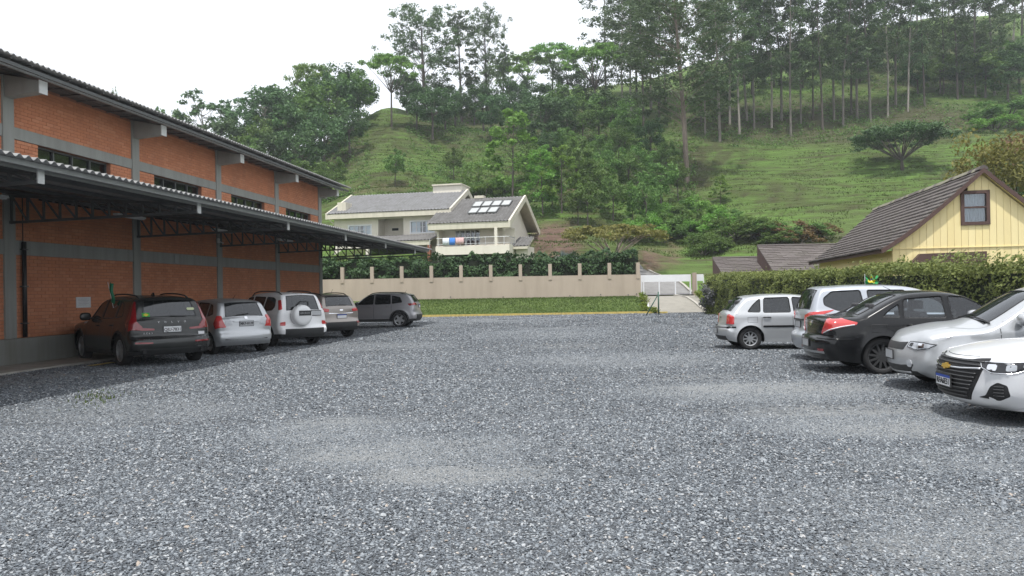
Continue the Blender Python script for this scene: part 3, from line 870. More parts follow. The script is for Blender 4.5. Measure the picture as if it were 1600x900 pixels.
# ------------------------------------------------------------------ cream house behind the hedge
def roof_tile_mat(name, lo, hi, dirt):
    t = NT(name); t.set(Roughness=.75)
    g = t.node('ShaderNodeNewGeometry'); P = g.outputs['Position']
    n = t.noise(1.3, 6, .7, P); n2 = t.noise(9, 3, .6, P)
    c = t.mix(n2.outputs['Fac'], lo, hi); t.col(t.mix(t.ramp(n.outputs['Fac'], [(.4, 0), (.75, .75)]), c, dirt)); t.bump(n2.outputs['Fac'], .3, .03); return t.m
roof_tile_mat('grey_tile', (.16, .16, .165), (.27, .27, .275), (.12, .115, .105))
roof_tile_mat('grey_tile_old', (.115, .11, .107), (.21, .205, .20), (.07, .067, .06))
glass_mat('house_glass', (.92, .95, .97), .0)
simple('curtain', (.74, .79, .82), .9, 0, .12, 6)
simple('solar_panel', (.40, .41, .40), .22, .2, .12, 2.0)
simple('aluminium', (.55, .56, .57), .35, .6, .08)
simple('terracotta', (.25, .10, .06), .85)
HD, HA = 80.0, 14.0
hpos = at(672, 400, HD)
house = empty('cream_house', (hpos.x, HD, 0), -R(HA), 'two-storey cream house with grey tiled roofs and balcony behind the hedge', 'house')
HK = HD/FOC
def hx(px): return (px-672)*HK*1.02
def hz(py, px=672): return EYE + (hor(px)-py)*HK

def tiled(name, a, b, c, d, parent, mat='grey_tile', pitch=.36, amp=.07, rows=.42, thick=.12):
    """roof slope a (low left) b (low right) c (high right) d (high left): barrel-tile ribs up the slope, stepped in courses"""
    a, b, c, d = map(Vector, (a, b, c, d))
    n = (b-a).cross(d-a).normalized()
    if n.z < 0: n = -n
    W = max((b-a).length, (c-d).length); Hh = max((d-a).length, (c-b).length)
    nu = max(8, int(W/pitch*6)); nv = max(2, int(Hh/rows))
    V = []; F = []
    for j in range(nv):
        for e in (0, 1):
            v = (j+e)/nv
            l = a.lerp(d, v); r = b.lerp(c, v)
            for i in range(nu+1):
                u = i/nu
                p = l.lerp(r, u)
                w = u*W/pitch*2*math.pi
                V.append(tuple(p + n*(amp*.5*(1+math.cos(w)) + (.045 if e == 0 else .0))))
    st = nu+1
    for j in range(nv):
        for i in range(nu):
            k = 2*j*st+i; F.append((k, k+1, k+st+1, k+st))
            if j < nv-1: F.append((k+st, k+st+1, k+2*st+1, k+2*st))
    o = link(name, np_mesh(name, V, F, MATS[mat]), parent)
    u_ = MB().add([a-n*.02, b-n*.02, c-n*.02, d-n*.02, a-n*thick, b-n*thick, c-n*thick, d-n*thick],
             [(0,1,2,3),(7,6,5,4),(0,4,5,1),(1,5,6,2),(2,6,7,3),(3,7,4,0)]).build('roof_deck', MATS['trim_cream'], o)
    return o

def window_unit(parent, x0, x1, z0, z1, y, nx=3, nz=2, curtain=True, depth=.10):
    w = empty('window', (0, 0, 0)); w.parent = parent
    MB().box(x0, x1, y-.01, y+.005, z0, z1).build('pane', MATS['house_glass'], w)
    f = MB()
    for a, b in ((x0-.02, x0+.12), (x1-.12, x1+.02)): f.box(a, b, y-.12, y+.03, z0-.02, z1+.02)
    f.box(x0+.12, x1-.12, y-.12, y+.03, z1-.12, z1+.02); f.box(x0+.12, x1-.12, y-.12, y+.03, z0-.02, z0+.12)
    f.build('frame', MATS['white_paint'], w)
    mu = MB()
    for i in range(1, nx+1 if nx > 2 else nx): mu.box(x0+(x1-x0)*i/(nx+1)-.045, x0+(x1-x0)*i/(nx+1)+.045, y-.05, y-.012, z0, z1)
    for i in range(1, nz): mu.box(x0, x1, y-.045, y-.013, z0+(z1-z0)*i/nz-.018, z0+(z1-z0)*i/nz+.018)
    mu.build('glazing_bars', MATS['white_paint'], w)
    if curtain:
        cv = []; n = 40
        c = MB()
        for side in (0, 1):
            xa = x0 if side == 0 else x0+(x1-x0)*.62
            xb = x0+(x1-x0)*.40 if side == 0 else x1
            vs = []; 
            for i in range(n+1):
                x = xa+(xb-xa)*i/n; yy = y+.06+.02*math.sin(i*1.9)
                vs += [(x, yy, z0), (x, yy, z1)]
            c.add(vs, [(2*i, 2*i+2, 2*i+3, 2*i+1) for i in range(n)])
        c.build('curtain', MATS['curtain'], w, fix=False)
    return w

def build_house():
    zg = gz(hpos.x, HD)-1.5
    ze = hz(337); f0 = -0.0
    Lx0, Lx1 = hx(513), hx(701)
    # left wing: walls with a recessed loggia in the middle, window on each side
    rx0, rx1 = hx(588), hx(630)
    w1 = (hx(537), hx(577), hz(364), hz(347)); w2 = (hx(641), hx(681), hz(364), hz(344))
    zb = hz(380)
    def wall_with_hole(xa, xb, z0, z1, hole, y0, y1):
        m = MB(); a, b, c, d = hole
        m.box(xa, a, y0, y1, z0, z1); m.box(b, xb, y0, y1, z0, z1); m.box(a, b, y0, y1, z0, c); m.box(a, b, y0, y1, d, z1)
        return m
    wall_with_hole(Lx0, rx0, zg, ze+.4, w1, 0, .25).build('wall', MATS['cream_house'], house)
    wall_with_hole(rx1, Lx1, zg, ze+.4, w2, 0, .25).build('wall', MATS['cream_house'], house)
    m = MB(); m.box(rx0-.2, rx0, .251, 1.8, zg, ze+.4); m.box(rx1, rx1+.2, .251, 1.8, zg, ze+.4); m.box(rx0-.2, rx1+.2, 1.8, 2.0, zg, ze+.4)
    m.box(rx0, rx1, 0.0, .25, zg, hz(371)); m.box(rx0, rx1, .0, .25, hz(339), ze+.4)
    m.build('loggia_wall', MATS['cream_house'], house)
    MB().box(hx(600), hx(611), 1.78, 1.80, hz(356), hz(352)).build('air_vent', MATS['dark_void'], house)
    m = MB(); m.box(Lx0, Lx0+.25, .251, 9.0, zg, ze+.3); m.box(Lx0, Lx1, 9.0, 9.25, zg, ze+.3); m.box(Lx1-.25, Lx1, .251, 9, zg, ze+.3)
    m.box(Lx0+.25, Lx1-.25, .26, 8.9, ze+.25, ze+.3)
    m.build('wall', MATS['cream_house'], house)
    window_unit(house, *w1, .08); window_unit(house, *w2, .08)
    # left roof: fascia, tiled front slope, back slope, ridge box and chimney
    fz0, fz1 = hz(337.5), hz(330)
    ry = 5.2; zr_ = hz(301.5)+.80; e0, e1 = hx(507), hx(711)
    MB().box(e0, e1, -.95, -.80, fz0, fz1).build('fascia', MATS['trim_cream'], house)
    MB().box(e0+.02, e1-.02, -.79, .0, fz0+.02, fz0+.08).build('soffit', MATS['trim_cream'], house)
    tiled('roof_slope', (e0, -.98, fz1+.02), (e1, -.98, fz1+.02), (e1-.02, ry, zr_), (e0, ry, zr_), house)
    tiled('roof_slope', (e1, 2*ry+.9, fz1), (e0, 2*ry+.9, fz1), (e0, ry+.05, zr_), (e1, ry+.05, zr_), house)
    for x in (e0, e1):
        MB().prism([(-1.0, fz0-.02), (-1.0, fz1+.10), (ry, zr_+.14), (2*ry+.95, fz1+.10), (2*ry+.95, fz0-.02), (ry, zr_-.45)], 'x', x-.09, x+.09).build('verge_board', MATS['trim_cream'], house)
    MB().prism([(0, fz1-.2), (2*ry, fz1-.2), (ry, zr_-.45)], 'x', e1-.9, e1-.7).build('gable', MATS['cream_house'], house)
    MB().box(hx(520.5), hx(535), -.2, 1.3, hz(331), hz(310)).build('chimney', MATS['trim_cream'], house, bevel=.02)
    tb = MB().box(hx(655), hx(703), ry-.6, ry+2.4, hz(305), hz(290.5)+.62).build('roof_box', MATS['cream_house'], house)
    MB().box(hx(654), hx(704), ry-.8, ry+2.6, hz(290.4)+.625, hz(288)+.62).build('cap', MATS['trim_cream'], tb)
    MB().tube([(e0+.3, -.9, fz0), (e0+.6, -.5, fz0-.5), (Lx0+.1, -.05, fz0-.9)], .06, 8).build('downpipe', MATS['trim_cream'], house)
    # right wing: its own gable roof, nearer than the left
    q0, q1 = hx(700), hx(812); yr = -3.0
    g0, g1 = hz(363.5, 740), hz(355, 740); zr2 = hz(313, 760)+.42; ry2 = 3.0
    MB().box(q0-.6, q1, yr-.95, yr-.8, g0, g1).build('fascia', MATS['trim_cream'], house)
    MB().box(q0-.6, q1-.02, yr-.79, yr+.2, g0+.02, g0+.08).build('soffit', MATS['trim_cream'], house)
    tiled('roof_slope', (q0-.7, yr-1.0, g1+.02), (q1, yr-1.0, g1+.02), (q1+.0, ry2, zr2), (q0-.7, ry2, zr2), house, 'grey_tile_old')
    tiled('roof_slope', (q1, 2*ry2-yr+1, g1), (q0-.7, 2*ry2-yr+1, g1), (q0-.7, ry2+.05, zr2), (q1, ry2+.05, zr2), house, 'grey_tile_old')
    for x in (q1+.1,):
        MB().prism([(yr-1.02, g0-.02), (yr-1.02, g1+.10), (ry2, zr2+.14), (2*ry2-yr+1.05, g1+.1), (2*ry2-yr+1.05, g0-.02), (ry2, zr2-.5)], 'x', x-.09, x+.09).build('verge_board', MATS['trim_cream'], house)
    MB().box(hx(733), hx(748), ry2-.3, ry2+.6, zr2, zr2+.28).build('ridge_cap', MATS['trim_cream'], house)
    # side wall with window, seen at a slant
    sw = q1-.9
    side = MB(); 
    side.box(sw-.25, sw, yr+1.2, 2*ry2-yr, zg, g0+.1); side.build('wall', MATS['cream_house'], house)
    MB().prism([(yr+.2, g0-.1), (2*ry2-yr, g0-.1), (ry2, zr2-.4)], 'x', sw-.24, sw-.01).build('gable', MATS['cream_house'], house)
    MB().box(sw-.0, sw+.05, yr+2.6, yr+5.0, hz(391), hz(366)).build('side_window', MATS['house_glass'], house)
    f = MB()
    for yy in (yr+2.6, yr+3.4, yr+4.2, yr+5.0): f.box(sw+.051, sw+.09, yy-.04, yy+.04, hz(391), hz(366))
    for zz in (hz(391), hz(379), hz(366)): f.box(sw+.052, sw+.085, yr+2.56, yr+5.04, zz-.04, zz+.04)
    f.build('side_window_frame', MATS['white_paint'], house)
    # balcony with rail; recessed wall with glass doors behind
    bz0, bz1 = hz(401, 750), hz(389, 750)
    bx0, bx1 = hx(703), hx(813)
    MB().box(bx0, bx1, yr-.9, yr+1.4, zg+2, bz0+.2).build('wall', MATS['cream_house'], house)
    MB().box(bx0, bx1+.02, yr-1.05, yr-.9, bz0, bz1).build('balcony_parapet', MATS['cream_house'], house)
    MB().box(bx1-.12, bx1+.03, yr-.9, yr+1.6, bz0, bz1).build('balcony_parapet', MATS['cream_house'], house)
    MB().box(bx0, bx1, yr-.89, yr+1.4, bz0+.2, bz0+.35).build('balcony_floor', MATS['trim_cream'], house)
    m = MB(); m.box(bx0, hx(722), yr+1.4, yr+1.65, bz0, g0+.1); m.box(hx(760), bx1, yr+1.4, yr+1.65, bz0, g0+.1); m.box(hx(722), hx(760), yr+1.4, yr+1.65, hz(364.5), g0+.1)
    m.build('wall', MATS['cream_house'], house)
    d = empty('balcony_door'); d.parent = house
    MB().box(hx(722), hx(760), yr+1.5, yr+1.52, bz0+.35, hz(364.6)).build('pane', MATS['house_glass'], d)
    f = MB()
    for px in (722.4, 729, 737, 745, 752, 759.6): f.box(hx(px)-.05, hx(px)+.05, yr+1.42, yr+1.49, bz0+.35, hz(364.6))
    f.build('frame', MATS['white_paint'], d)
    MB().box(hx(733), hx(742), yr+1.9, yr+2.0, bz0+.35, hz(368)).build('inner_wall', MATS['terracotta'], d)
    MB().box(q0, q0+.2, yr+.0, .0, zg, g0+.1).build('wall', MATS['cream_house'], house)
    for px in (793.5,):
        MB().box(hx(px)-.14, hx(px)+.14, yr-1.0, yr-.72, bz1, g0).build('balcony_column', MATS['cream_house'], house)
    rail = MB()
    rz = hz(376.5, 750)
    rail.tube([(bx0+.1, yr-.98, rz), (bx1, yr-.98, rz), (bx1, yr+1.3, rz)], .03, 6)
    rail.tube([(bx0+.1, yr-.98, bz1+.25), (bx1, yr-.98, bz1+.25), (bx1, yr+1.3, bz1+.25)], .018, 6)
    rail.build('balcony_rail', MATS['aluminium'], house)
    for px in (694, 708, 722, 736, 750, 764, 778, 792, 805.5):
        MB().tube([(hx(px), yr-.98, bz1), (hx(px), yr-.98, rz)], .022, 6).build('baluster', MATS['aluminium'], house)
    for yy in (yr-.2, yr+.6, yr+1.3):
        MB().tube([(bx1, yy, bz1), (bx1, yy, rz)], .022, 6).build('baluster', MATS['aluminium'], house)
    # low porch roof between the wings
    pz0, pz1 = hz(386, 650), hz(379.5, 650)
    MB().box(hx(585), hx(690), yr-.2, yr-.05, pz0, pz1).build('fascia', MATS['trim_cream'], house)
    tiled('porch_roof', (hx(582), yr-.25, pz1+.02), (hx(691), yr-.25, pz1+.02), (hx(691), -.02, hz(366.5)), (hx(587), -.02, hz(366.5)), house, 'grey_tile_old')
    MB().box(hx(655), hx(690), yr+1.8, yr+2.0, zg, pz0).build('wall', MATS['cream_house'], house)
    MB().box(hx(657), hx(672), yr+1.70, yr+1.79, zg, hz(388)).build('entrance_door', MATS['dark_void'], house)
    MB().box(hx(686), hx(690.5), yr-.2, yr+.2, zg, pz0).build('porch_column', MATS['terracotta'], house)
    MB().box(hx(588), hx(592), yr-.2, yr+.2, zg, pz0).build('porch_column', MATS['cream_house'], house)
    # small lean-to on the right
    tiled('porch_roof', (hx(809), yr+.5, hz(389, 820)), (hx(836), yr+.5, hz(389, 820)), (hx(833), yr+4, hz(372, 820)), (hx(812), yr+4, hz(372, 820)), house, 'grey_tile_old')
    MB().box(hx(810), hx(835), yr+.45, yr+.55, hz(393, 820), hz(389.3, 820)).build('fascia', MATS['trim_cream'], house)
    MB().box(hx(815), hx(833), yr+1.0, yr+4, zg, hz(391)).build('wall', MATS['cream_house'], house)
    # solar collectors on the right roof
    v0 = Vector((q0-.7, yr-1.0, g1+.02)); up = Vector((0, ry2-(yr-1.0), zr2-(g1+.02))); nrm = Vector((1, 0, 0)).cross(up).normalized()
    for row, n, xo, v in ((0, 3, 742, .30), (1, 4, 741, .57)):
        for i in range(n):
            xx = hx(xo + i*15.0 + (1 if row == 0 else 0)); sp = empty('solar_panel'); sp.parent = house
            P0 = Vector((xx, v0.y, v0.z)) + up*v + nrm*.22; du = Vector((.90, 0, 0)); dv = up.normalized()*1.62
            MB().add([P0, P0+du, P0+du+dv, P0+dv, P0-nrm*.09, P0+du-nrm*.09, P0+du+dv-nrm*.09, P0+dv-nrm*.09],
                     [(0,1,2,3),(7,6,5,4),(0,4,5,1),(1,5,6,2),(2,6,7,3),(3,7,4,0)]).build('collector', MATS['solar_panel'], sp)
            fr = MB()
            for a, b in ((P0, P0+du), (P0+dv, P0+du+dv), (P0, P0+dv), (P0+du, P0+du+dv)): fr.bar(a+nrm*.012, b+nrm*.012, .06, .05)
            fr.build('frame', MATS['dark_steel'], sp)
    return yr, bz1, rz
yr_, bz1_, rz_ = build_house()
HMAT = Matrix.Translation((hpos.x, HD, 0)) @ Matrix.Rotation(-R(HA), 4, 'Z')
simple('towel_white', (.62, .65, .70), .95, 0, .08); simple('towel_blue', (.07, .22, .62), .95, 0, .1); simple('towel_pink', (.60, .40, .40), .95, 0, .1)
for lab, mt, pa, pb, lo in (('pale bluish white towel hanging over the balcony rail', 'towel_white', 714, 724, 386.5), ('bright blue towel between two pale towels on the balcony rail', 'towel_blue', 724.4, 733, 386.7), ('pink towel hanging at the end of the balcony laundry', 'towel_pink', 733.6, 746, 386.3)):
    n = 14; V = []; F = []
    for i in range(n+1):
        x = hx(pa)+(hx(pb)-hx(pa))*i/n
        for k, (yy, zz) in enumerate(((yr_-.92, hz(lo-3, 750)), (yr_-.945, rz_+.01), (yr_-.985, rz_+.04), (yr_-1.03, rz_+.01), (yr_-1.05, (rz_+hz(lo, 750))/2), (yr_-1.06, hz(lo, 750)))):
            V.append((x, yy-.03*math.sin(i*1.1)*(k > 2), zz+.02*math.sin(i*.7)*(k == 5)))
    for i in range(n):
        for k in range(5): F.append((i*6+k, i*6+k+1, i*6+k+7, i*6+k+6))
    o = link('towel', np_mesh('towel', V, F, MATS[mt], True)); o.matrix_world = HMAT
    sm = o.modifiers.new('cloth_thickness', 'SOLIDIFY'); sm.thickness = .012
    tag(o, lab, 'towel', 'towels on the balcony rail')

# ------------------------------------------------------------------ yellow timber house
YB = pieces_mat('yellow_board', [(.0, (.74, .615, .30)), (.5, (.77, .65, .33)), (1., (.79, .68, .37))], rough=.6, bump=.08, dirt=(.60, .50, .30), damt=.30)
BT = pieces_mat('brown_tile', [(.0, (.080, .066, .062)), (.4, (.094, .079, .074)), (.75, (.108, .092, .086)), (1., (.135, .118, .110))], rough=.8, bump=.3, dirt=(.075, .07, .05), damt=.45)
stained('brown_trim', (.085, .048, .040), (.055, .035, .03), amount=.4, scale=2)
simple('lichen', (.21, .20, .15), .95, 0, .35, 5)
simple('board_gap', (.52, .42, .20), .8); simple('curtain_grey', (.50, .55, .58), .9, 0, .12, 6)
YA = 11.5
apex = at(1537, 265, 28.0)
YO = Vector((apex.x, 28.0, 0)); YM = Matrix.Translation(YO) @ Matrix.Rotation(-R(YA), 4, 'Z')
yh = empty('timber_house', YO, -R(YA), 'yellow board house with steep flared brown tile roof behind the hedge', 'house')
ZA = apex.z; HWID = 3.42; ZE = 2.90; LEN = 14.6
def roof_z(u):
    """roof height at distance u from the ridge: steep above, flaring out at the eaves"""
    k = min(1.0, u/HWID)
    return ZA - (ZA-ZE)*(k*1.13 - .13*k**3 if k < 1 else 1.0)
def build_yellow():
    zg = .1
    # gable boards, one by one, with a window opening left between them
    wl, wr, wb, wt = -.70, .23, 3.80, 4.98
    xs = np.arange(-3.05, 3.06, .235)
    top = lambda x: roof_z(abs(x))-.16
    for a, b in zip(xs[:-1], xs[1:]):
        b -= .010
        def board(z0, z1a, z1b, dy=0.0):
            MB().add([(a, .02+dy, z0), (b, .02+dy, z0), (b, .02+dy, z1b), (a, .02+dy, z1a), (a, .05, z0), (b, .05, z0), (b, .05, z1b), (a, .05, z1a)],
                     [(0,1,2,3),(7,6,5,4),(0,4,5,1),(1,5,6,2),(2,6,7,3),(3,7,4,0)]).build('board', YB, yh)
        dy = random.Random(int(a*100)).uniform(-.006, .004)
        board(zg, 2.92, 2.92, dy+.012)
        if b > wl and a < wr:
            board(2.955, wb, wb, dy)
            if min(top(a), top(b)) > wt+.03: board(wt, max(wt, top(a)), max(wt, top(b)), dy)
        else: board(2.955, top(a), top(b), dy)
    MB().box(-3.06, 3.06, -.005, .06, 2.921, 2.953).build('drip_board', YB, yh)
    bk = MB().prism([(-3.05, zg), (wl, zg), (wl, top(wl)-.1), (-3.05, top(3.05)-.02)], 'y', .052, .10).prism([(wr, zg), (3.05, zg), (3.05, top(3.05)-.02), (wr, top(wr)-.1)], 'y', .052, .10).box(wl, wr, .052, .10, zg, wb)
    bk.build('wall_core', MATS['board_gap'], yh)
    side = MB().box(-3.06, -3.0, .1, LEN-.5, zg, ZE-.02); side.build('side_wall', YB, yh)
    MB().box(3.0, 3.06, .1, LEN-.5, zg, ZE).box(-3.06, 3.06, LEN-.5, LEN-.4, zg, ZE).build('back_wall', YB, yh)
    # window with brown frame
    w = empty('window'); w.parent = yh
    f = MB()
    f.box(wl-.02, wl+.10, -.04, .07, wb-.06, wt+.02); f.box(wr-.10, wr+.02, -.04, .07, wb-.06, wt+.02); f.box(wl+.10, wr-.10, -.04, .07, wt-.10, wt+.02); f.box(wl+.10, wr-.10, -.04, .07, wb-.06, wb+.06)
    f.box(wl+.1, wr-.1, -.01, .05, (wb+wt)/2-.03, (wb+wt)/2+.03)
    f.build('frame', MATS['brown_trim'], w)
    for z0, z1 in ((wb+.06, (wb+wt)/2-.03), ((wb+wt)/2+.03, wt-.10)):
        MB().box(wl+.10, wr-.10, .03, .04, z0, z1).build('pane', MATS['house_glass'], w)
    c = MB(); vs = []
    for i in range(41):
        x = wl+.1+(wr-wl-.2)*i/40; vs += [(x, .13+.025*math.sin(i*1.3), wb), (x, .13+.025*math.sin(i*1.3), wt)]
    c.add(vs, [(2*i, 2*i+2, 2*i+3, 2*i+1) for i in range(40)]).build('curtain', MATS['curtain_grey'], w, fix=False)
    # brown door canopy that shows just above the hedge
    MB().prism([(-2.55, 2.35), (-2.2, 2.72), (.0, 2.76), (.0, 2.35)], 'y', -.35, -.05).build('door_canopy', MATS['brown_trim'], yh)
    # roof: tiles laid course by course on both slopes, nearest ones single pieces
    tiles = []
    us = np.linspace(0, 1, 18)*(HWID+.12)
    tw = .34
    for sgn in (-1, 1):
        for k in range(17):
            u0, u1 = us[k], us[k+1]+.05
            n = int((LEN+.7)/tw)
            for i in range(n):
                y0 = -.20 + i*tw + (tw/2 if k % 2 else 0)
                tiles.append((sgn, u0, u1, y0, y0+tw-.008))
    def tile_pts(tl):
        sgn, u0, u1, y0, y1 = tl
        r = random.Random(hash((sgn, round(u0*50), round(y0*50)))); j = r.uniform(-.012, .012)
        za, zb = roof_z(u0)+.030+j*.6, roof_z(u1)+.105+j*.6
        if u1 > HWID: zb = roof_z(HWID)+.085+j*.6-.02*(u1-HWID)
        return [(sgn*u0, y0, za), (sgn*u1, y0, zb), (sgn*u1, y1, zb), (sgn*u0, y1, za), (sgn*u0, y0, za-.03), (sgn*u1, y0, zb-.05), (sgn*u1, y1, zb-.05), (sgn*u0, y1, za-.03)]
    TF = [(0,1,2,3),(7,6,5,4),(0,4,5,1),(1,5,6,2),(2,6,7,3),(3,7,4,0)]
    camp = Vector((0, 0, EYE))
    left = sorted([q for q in tiles if q[0] < 0], key=lambda q: (YM @ Vector((q[0]*q[1], q[3], roof_z(q[1])))-camp).length)
    for q in left[:300]: MB().add(tile_pts(q), TF).build('roof_tile', BT, yh)
    m = MB()
    for q in left[300:] + [q for q in tiles if q[0] > 0]: m.add(tile_pts(q), TF)
    tag(m.build('roof_tile_field', BT, yh), kind='stuff')
    prof = [(-u, roof_z(u)) for u in np.linspace(HWID, 0, 16)] + [(u, roof_z(u)) for u in np.linspace(0, HWID, 16)][1:]
    lo = [(x, z-.10) for x, z in prof][::-1]
    MB().prism(prof+lo, 'y', -.17, LEN+.3).build('roof_deck', YB, yh)
    vb = [(x*1.012, z+.05) for x, z in prof] + [(x*1.012, z-.13) for x, z in prof][::-1]
    MB().prism(vb, 'y', -.225, -.175).build('verge_board', MATS['brown_trim'], yh)
    for sgn in (-1, 1): MB().bar((sgn*(HWID+.05), -.22, ZE-.03), (sgn*(HWID+.05), LEN+.3, ZE-.03), .05, .16).build('eaves_board', MATS['brown_trim'], yh)
    r = random.Random(2)
    for i in range(39):      # ridge tiles, lichen-grown
        y0 = -.22 + i*.385
        pts = [(-.17, ZA-.03), (-.10, ZA+.09), (0, ZA+.135), (.10, ZA+.09), (.17, ZA-.03)]
        dz = r.uniform(-.012, .015)
        MB().prism([(x, z+dz) for x, z in pts], 'y', y0, y0+.40).build('ridge_tile', MATS['lichen'] if r.random() < .7 else BT, yh)
build_yellow()

def slat_roof(name, label, x0, x1, y0, zr0, depth, drop, row=.26):
    """low brown roof facing the lot: stepped courses of tiles"""
    o = empty(name, (x0, y0, 0), -R(2.0), label, 'roof')
    n = int(math.hypot(depth, drop)/row); W = x1-x0
    boxes = []
    for k in range(n):
        v0, v1 = k/n, (k+1.12)/n
        ya, za = -depth*v0, zr0-drop*v0; yb, zb = -depth*v1, zr0-drop*v1
        m = MB(); w = .6; cnt = int(W/w)
        for i in range(cnt+1):
            a = i*w-(w/2 if k % 2 else 0); b = min(a+w-.012, W); a = max(a, 0)
            if b-a < .05: continue
            j = random.Random(k*977+i*31+int(x0*100)).uniform(-.012, .012)
            m.add([(a, ya, za+.02+j), (b, ya, za+.02+j), (b, yb, zb+.06+j), (a, yb, zb+.06+j), (a, ya, za-.02), (b, ya, za-.02), (b, yb, zb), (a, yb, zb)],
                  [(0,1,2,3),(7,6,5,4),(0,4,5,1),(1,5,6,2),(2,6,7,3),(3,7,4,0)])
        m.build('tile_course', BT, o)
    MB().add([(0, 0, zr0-.03), (W, 0, zr0-.03), (W, -depth, zr0-drop-.03), (0, -depth, zr0-drop-.03), (0, 0, 0), (W, 0, 0), (W, -depth+.3, 0), (0, -depth+.3, 0)],
             [(0,1,2,3),(0,4,5,1),(1,5,6,2),(2,6,7,3),(3,7,4,0)]).build('shed_wall', MATS['brown_trim'], o)
    MB().tube([(0, .0, zr0+.04), (W, 0, zr0+.04)], .08, 8).build('ridge', BT, o)
p = at(1184, 385, 52)
slat_roof('shed_roof', 'long low brown tiled shed roof beside the yellow house', p.x, p.x+7.5, 52, p.z, 3.4, 1.75)
p = at(1114, 404, 53)
slat_roof('shed_roof', 'short lower brown tiled shed roof at the end of the hedge', p.x, p.x+3.15, 53, p.z, 3.0, 1.25)
# ------------------------------------------------------------------ trees, hedges, plants
leaf_mat('leaf_euc', (0.052, 0.092, 0.042), (0.148, 0.215, 0.093), .30)
leaf_mat('leaf_dark', (0.031, 0.067, 0.027), (0.101, 0.185, 0.059), .25)
leaf_mat('leaf_mid', (0.057, 0.113, 0.027), (0.160, 0.264, 0.064), .35)
leaf_mat('leaf_light', (0.086, 0.175, 0.027), (0.208, 0.350, 0.069), .40)
leaf_mat('leaf_umb', (0.086, 0.179, 0.034), (0.219, 0.374, 0.077), .38)
leaf_mat('leaf_yellow', (.085, .085, .022), (.215, .185, .055), .35)
leaf_mat('leaf_rust', (.12, .075, .03), (.24, .16, .07), .35)
leaf_mat('leaf_silver', (.12, .16, .15), (.26, .31, .29), .2)
leaf_mat('leaf_hedge', (0.085, 0.133, 0.039), (0.300, 0.354, 0.106), .30, scale=1.1)
leaf_mat('leaf_hedge_dark', (0.022, 0.051, 0.022), (0.091, 0.167, 0.061), .2, scale=1.5)
leaf_mat('leaf_grey', (.07, .078, .072), (.17, .17, .175), .2)
leaf_mat('leaf_lime', (.10, .14, .02), (.24, .28, .05), .35)
leaf_mat('blade', (0.068, 0.100, 0.026), (0.120, 0.176, 0.044), .45, scale=.3)
bark_mat('bark_pale', (.16, .14, .12), (.36, .33, .29))
bark_mat('bark_dark', (.045, .038, .032), (.12, .10, .085))
bark_mat('bark_red', (.12, .095, .075), (.24, .19, .155))
bark_mat('bark_grey', (.09, .08, .07), (.24, .215, .185))

def leaf_quads(rng, C, Rr, n, size, up=.35, shell=.55, aspect=.55, droop=0.0):
    """n leaves round each clump centre C (k,3) with radii Rr (k,3)"""
    k = len(C); m = k*n
    d = rng.normal(size=(m, 3)); d /= np.linalg.norm(d, axis=1, keepdims=True)
    rad = shell + (1-shell)*rng.random((m, 1)); rad = rad*np.where(rng.random((m, 1)) < .3, rng.random((m, 1)), 1)
    P = np.repeat(C, n, 0) + d*rad*np.repeat(Rr, n, 0)
    nn = rng.normal(size=(m, 3)); nn[:, 2] = np.abs(nn[:, 2])+up; nn += .5*d; nn /= np.linalg.norm(nn, axis=1, keepdims=True)
    t = rng.normal(size=(m, 3)); t[:, 2] -= droop; t -= nn*(t*nn).sum(1, keepdims=True); t /= np.linalg.norm(t, axis=1, keepdims=True)
    b = np.cross(nn, t); s = size*(.6+.8*rng.random((m, 1)))
    V = np.stack([P-t*s, P+b*s*aspect, P+t*s, P-b*s*aspect], 1).reshape(-1, 3)
    return V, np.arange(4*m).reshape(-1, 4)

def trunk_mesh(name, paths, mat):
    m = MB()
    for pts, rad in paths: m.tube(pts, rad, 7 if rad[0] > .08 else 5, cap=False)
    return m.mesh(name, mat, smooth=True, fix=False)

def limb(rng, p, q, r0, r1, sag=.15, n=4):
    p = Vector(p); q = Vector(q); L = (q-p).length; pts = []
    j = Vector((rng.normal(), rng.normal(), rng.normal()))*L*.06
    for i in range(n+1):
        t_ = i/n; c = p.lerp(q, t_) + Vector((0, 0, L*sag*math.sin(math.pi*t_)*.5)) + j*math.sin(math.pi*t_)
        pts.append(c)
    return pts, [r0+(r1-r0)*i/n for i in range(n+1)]

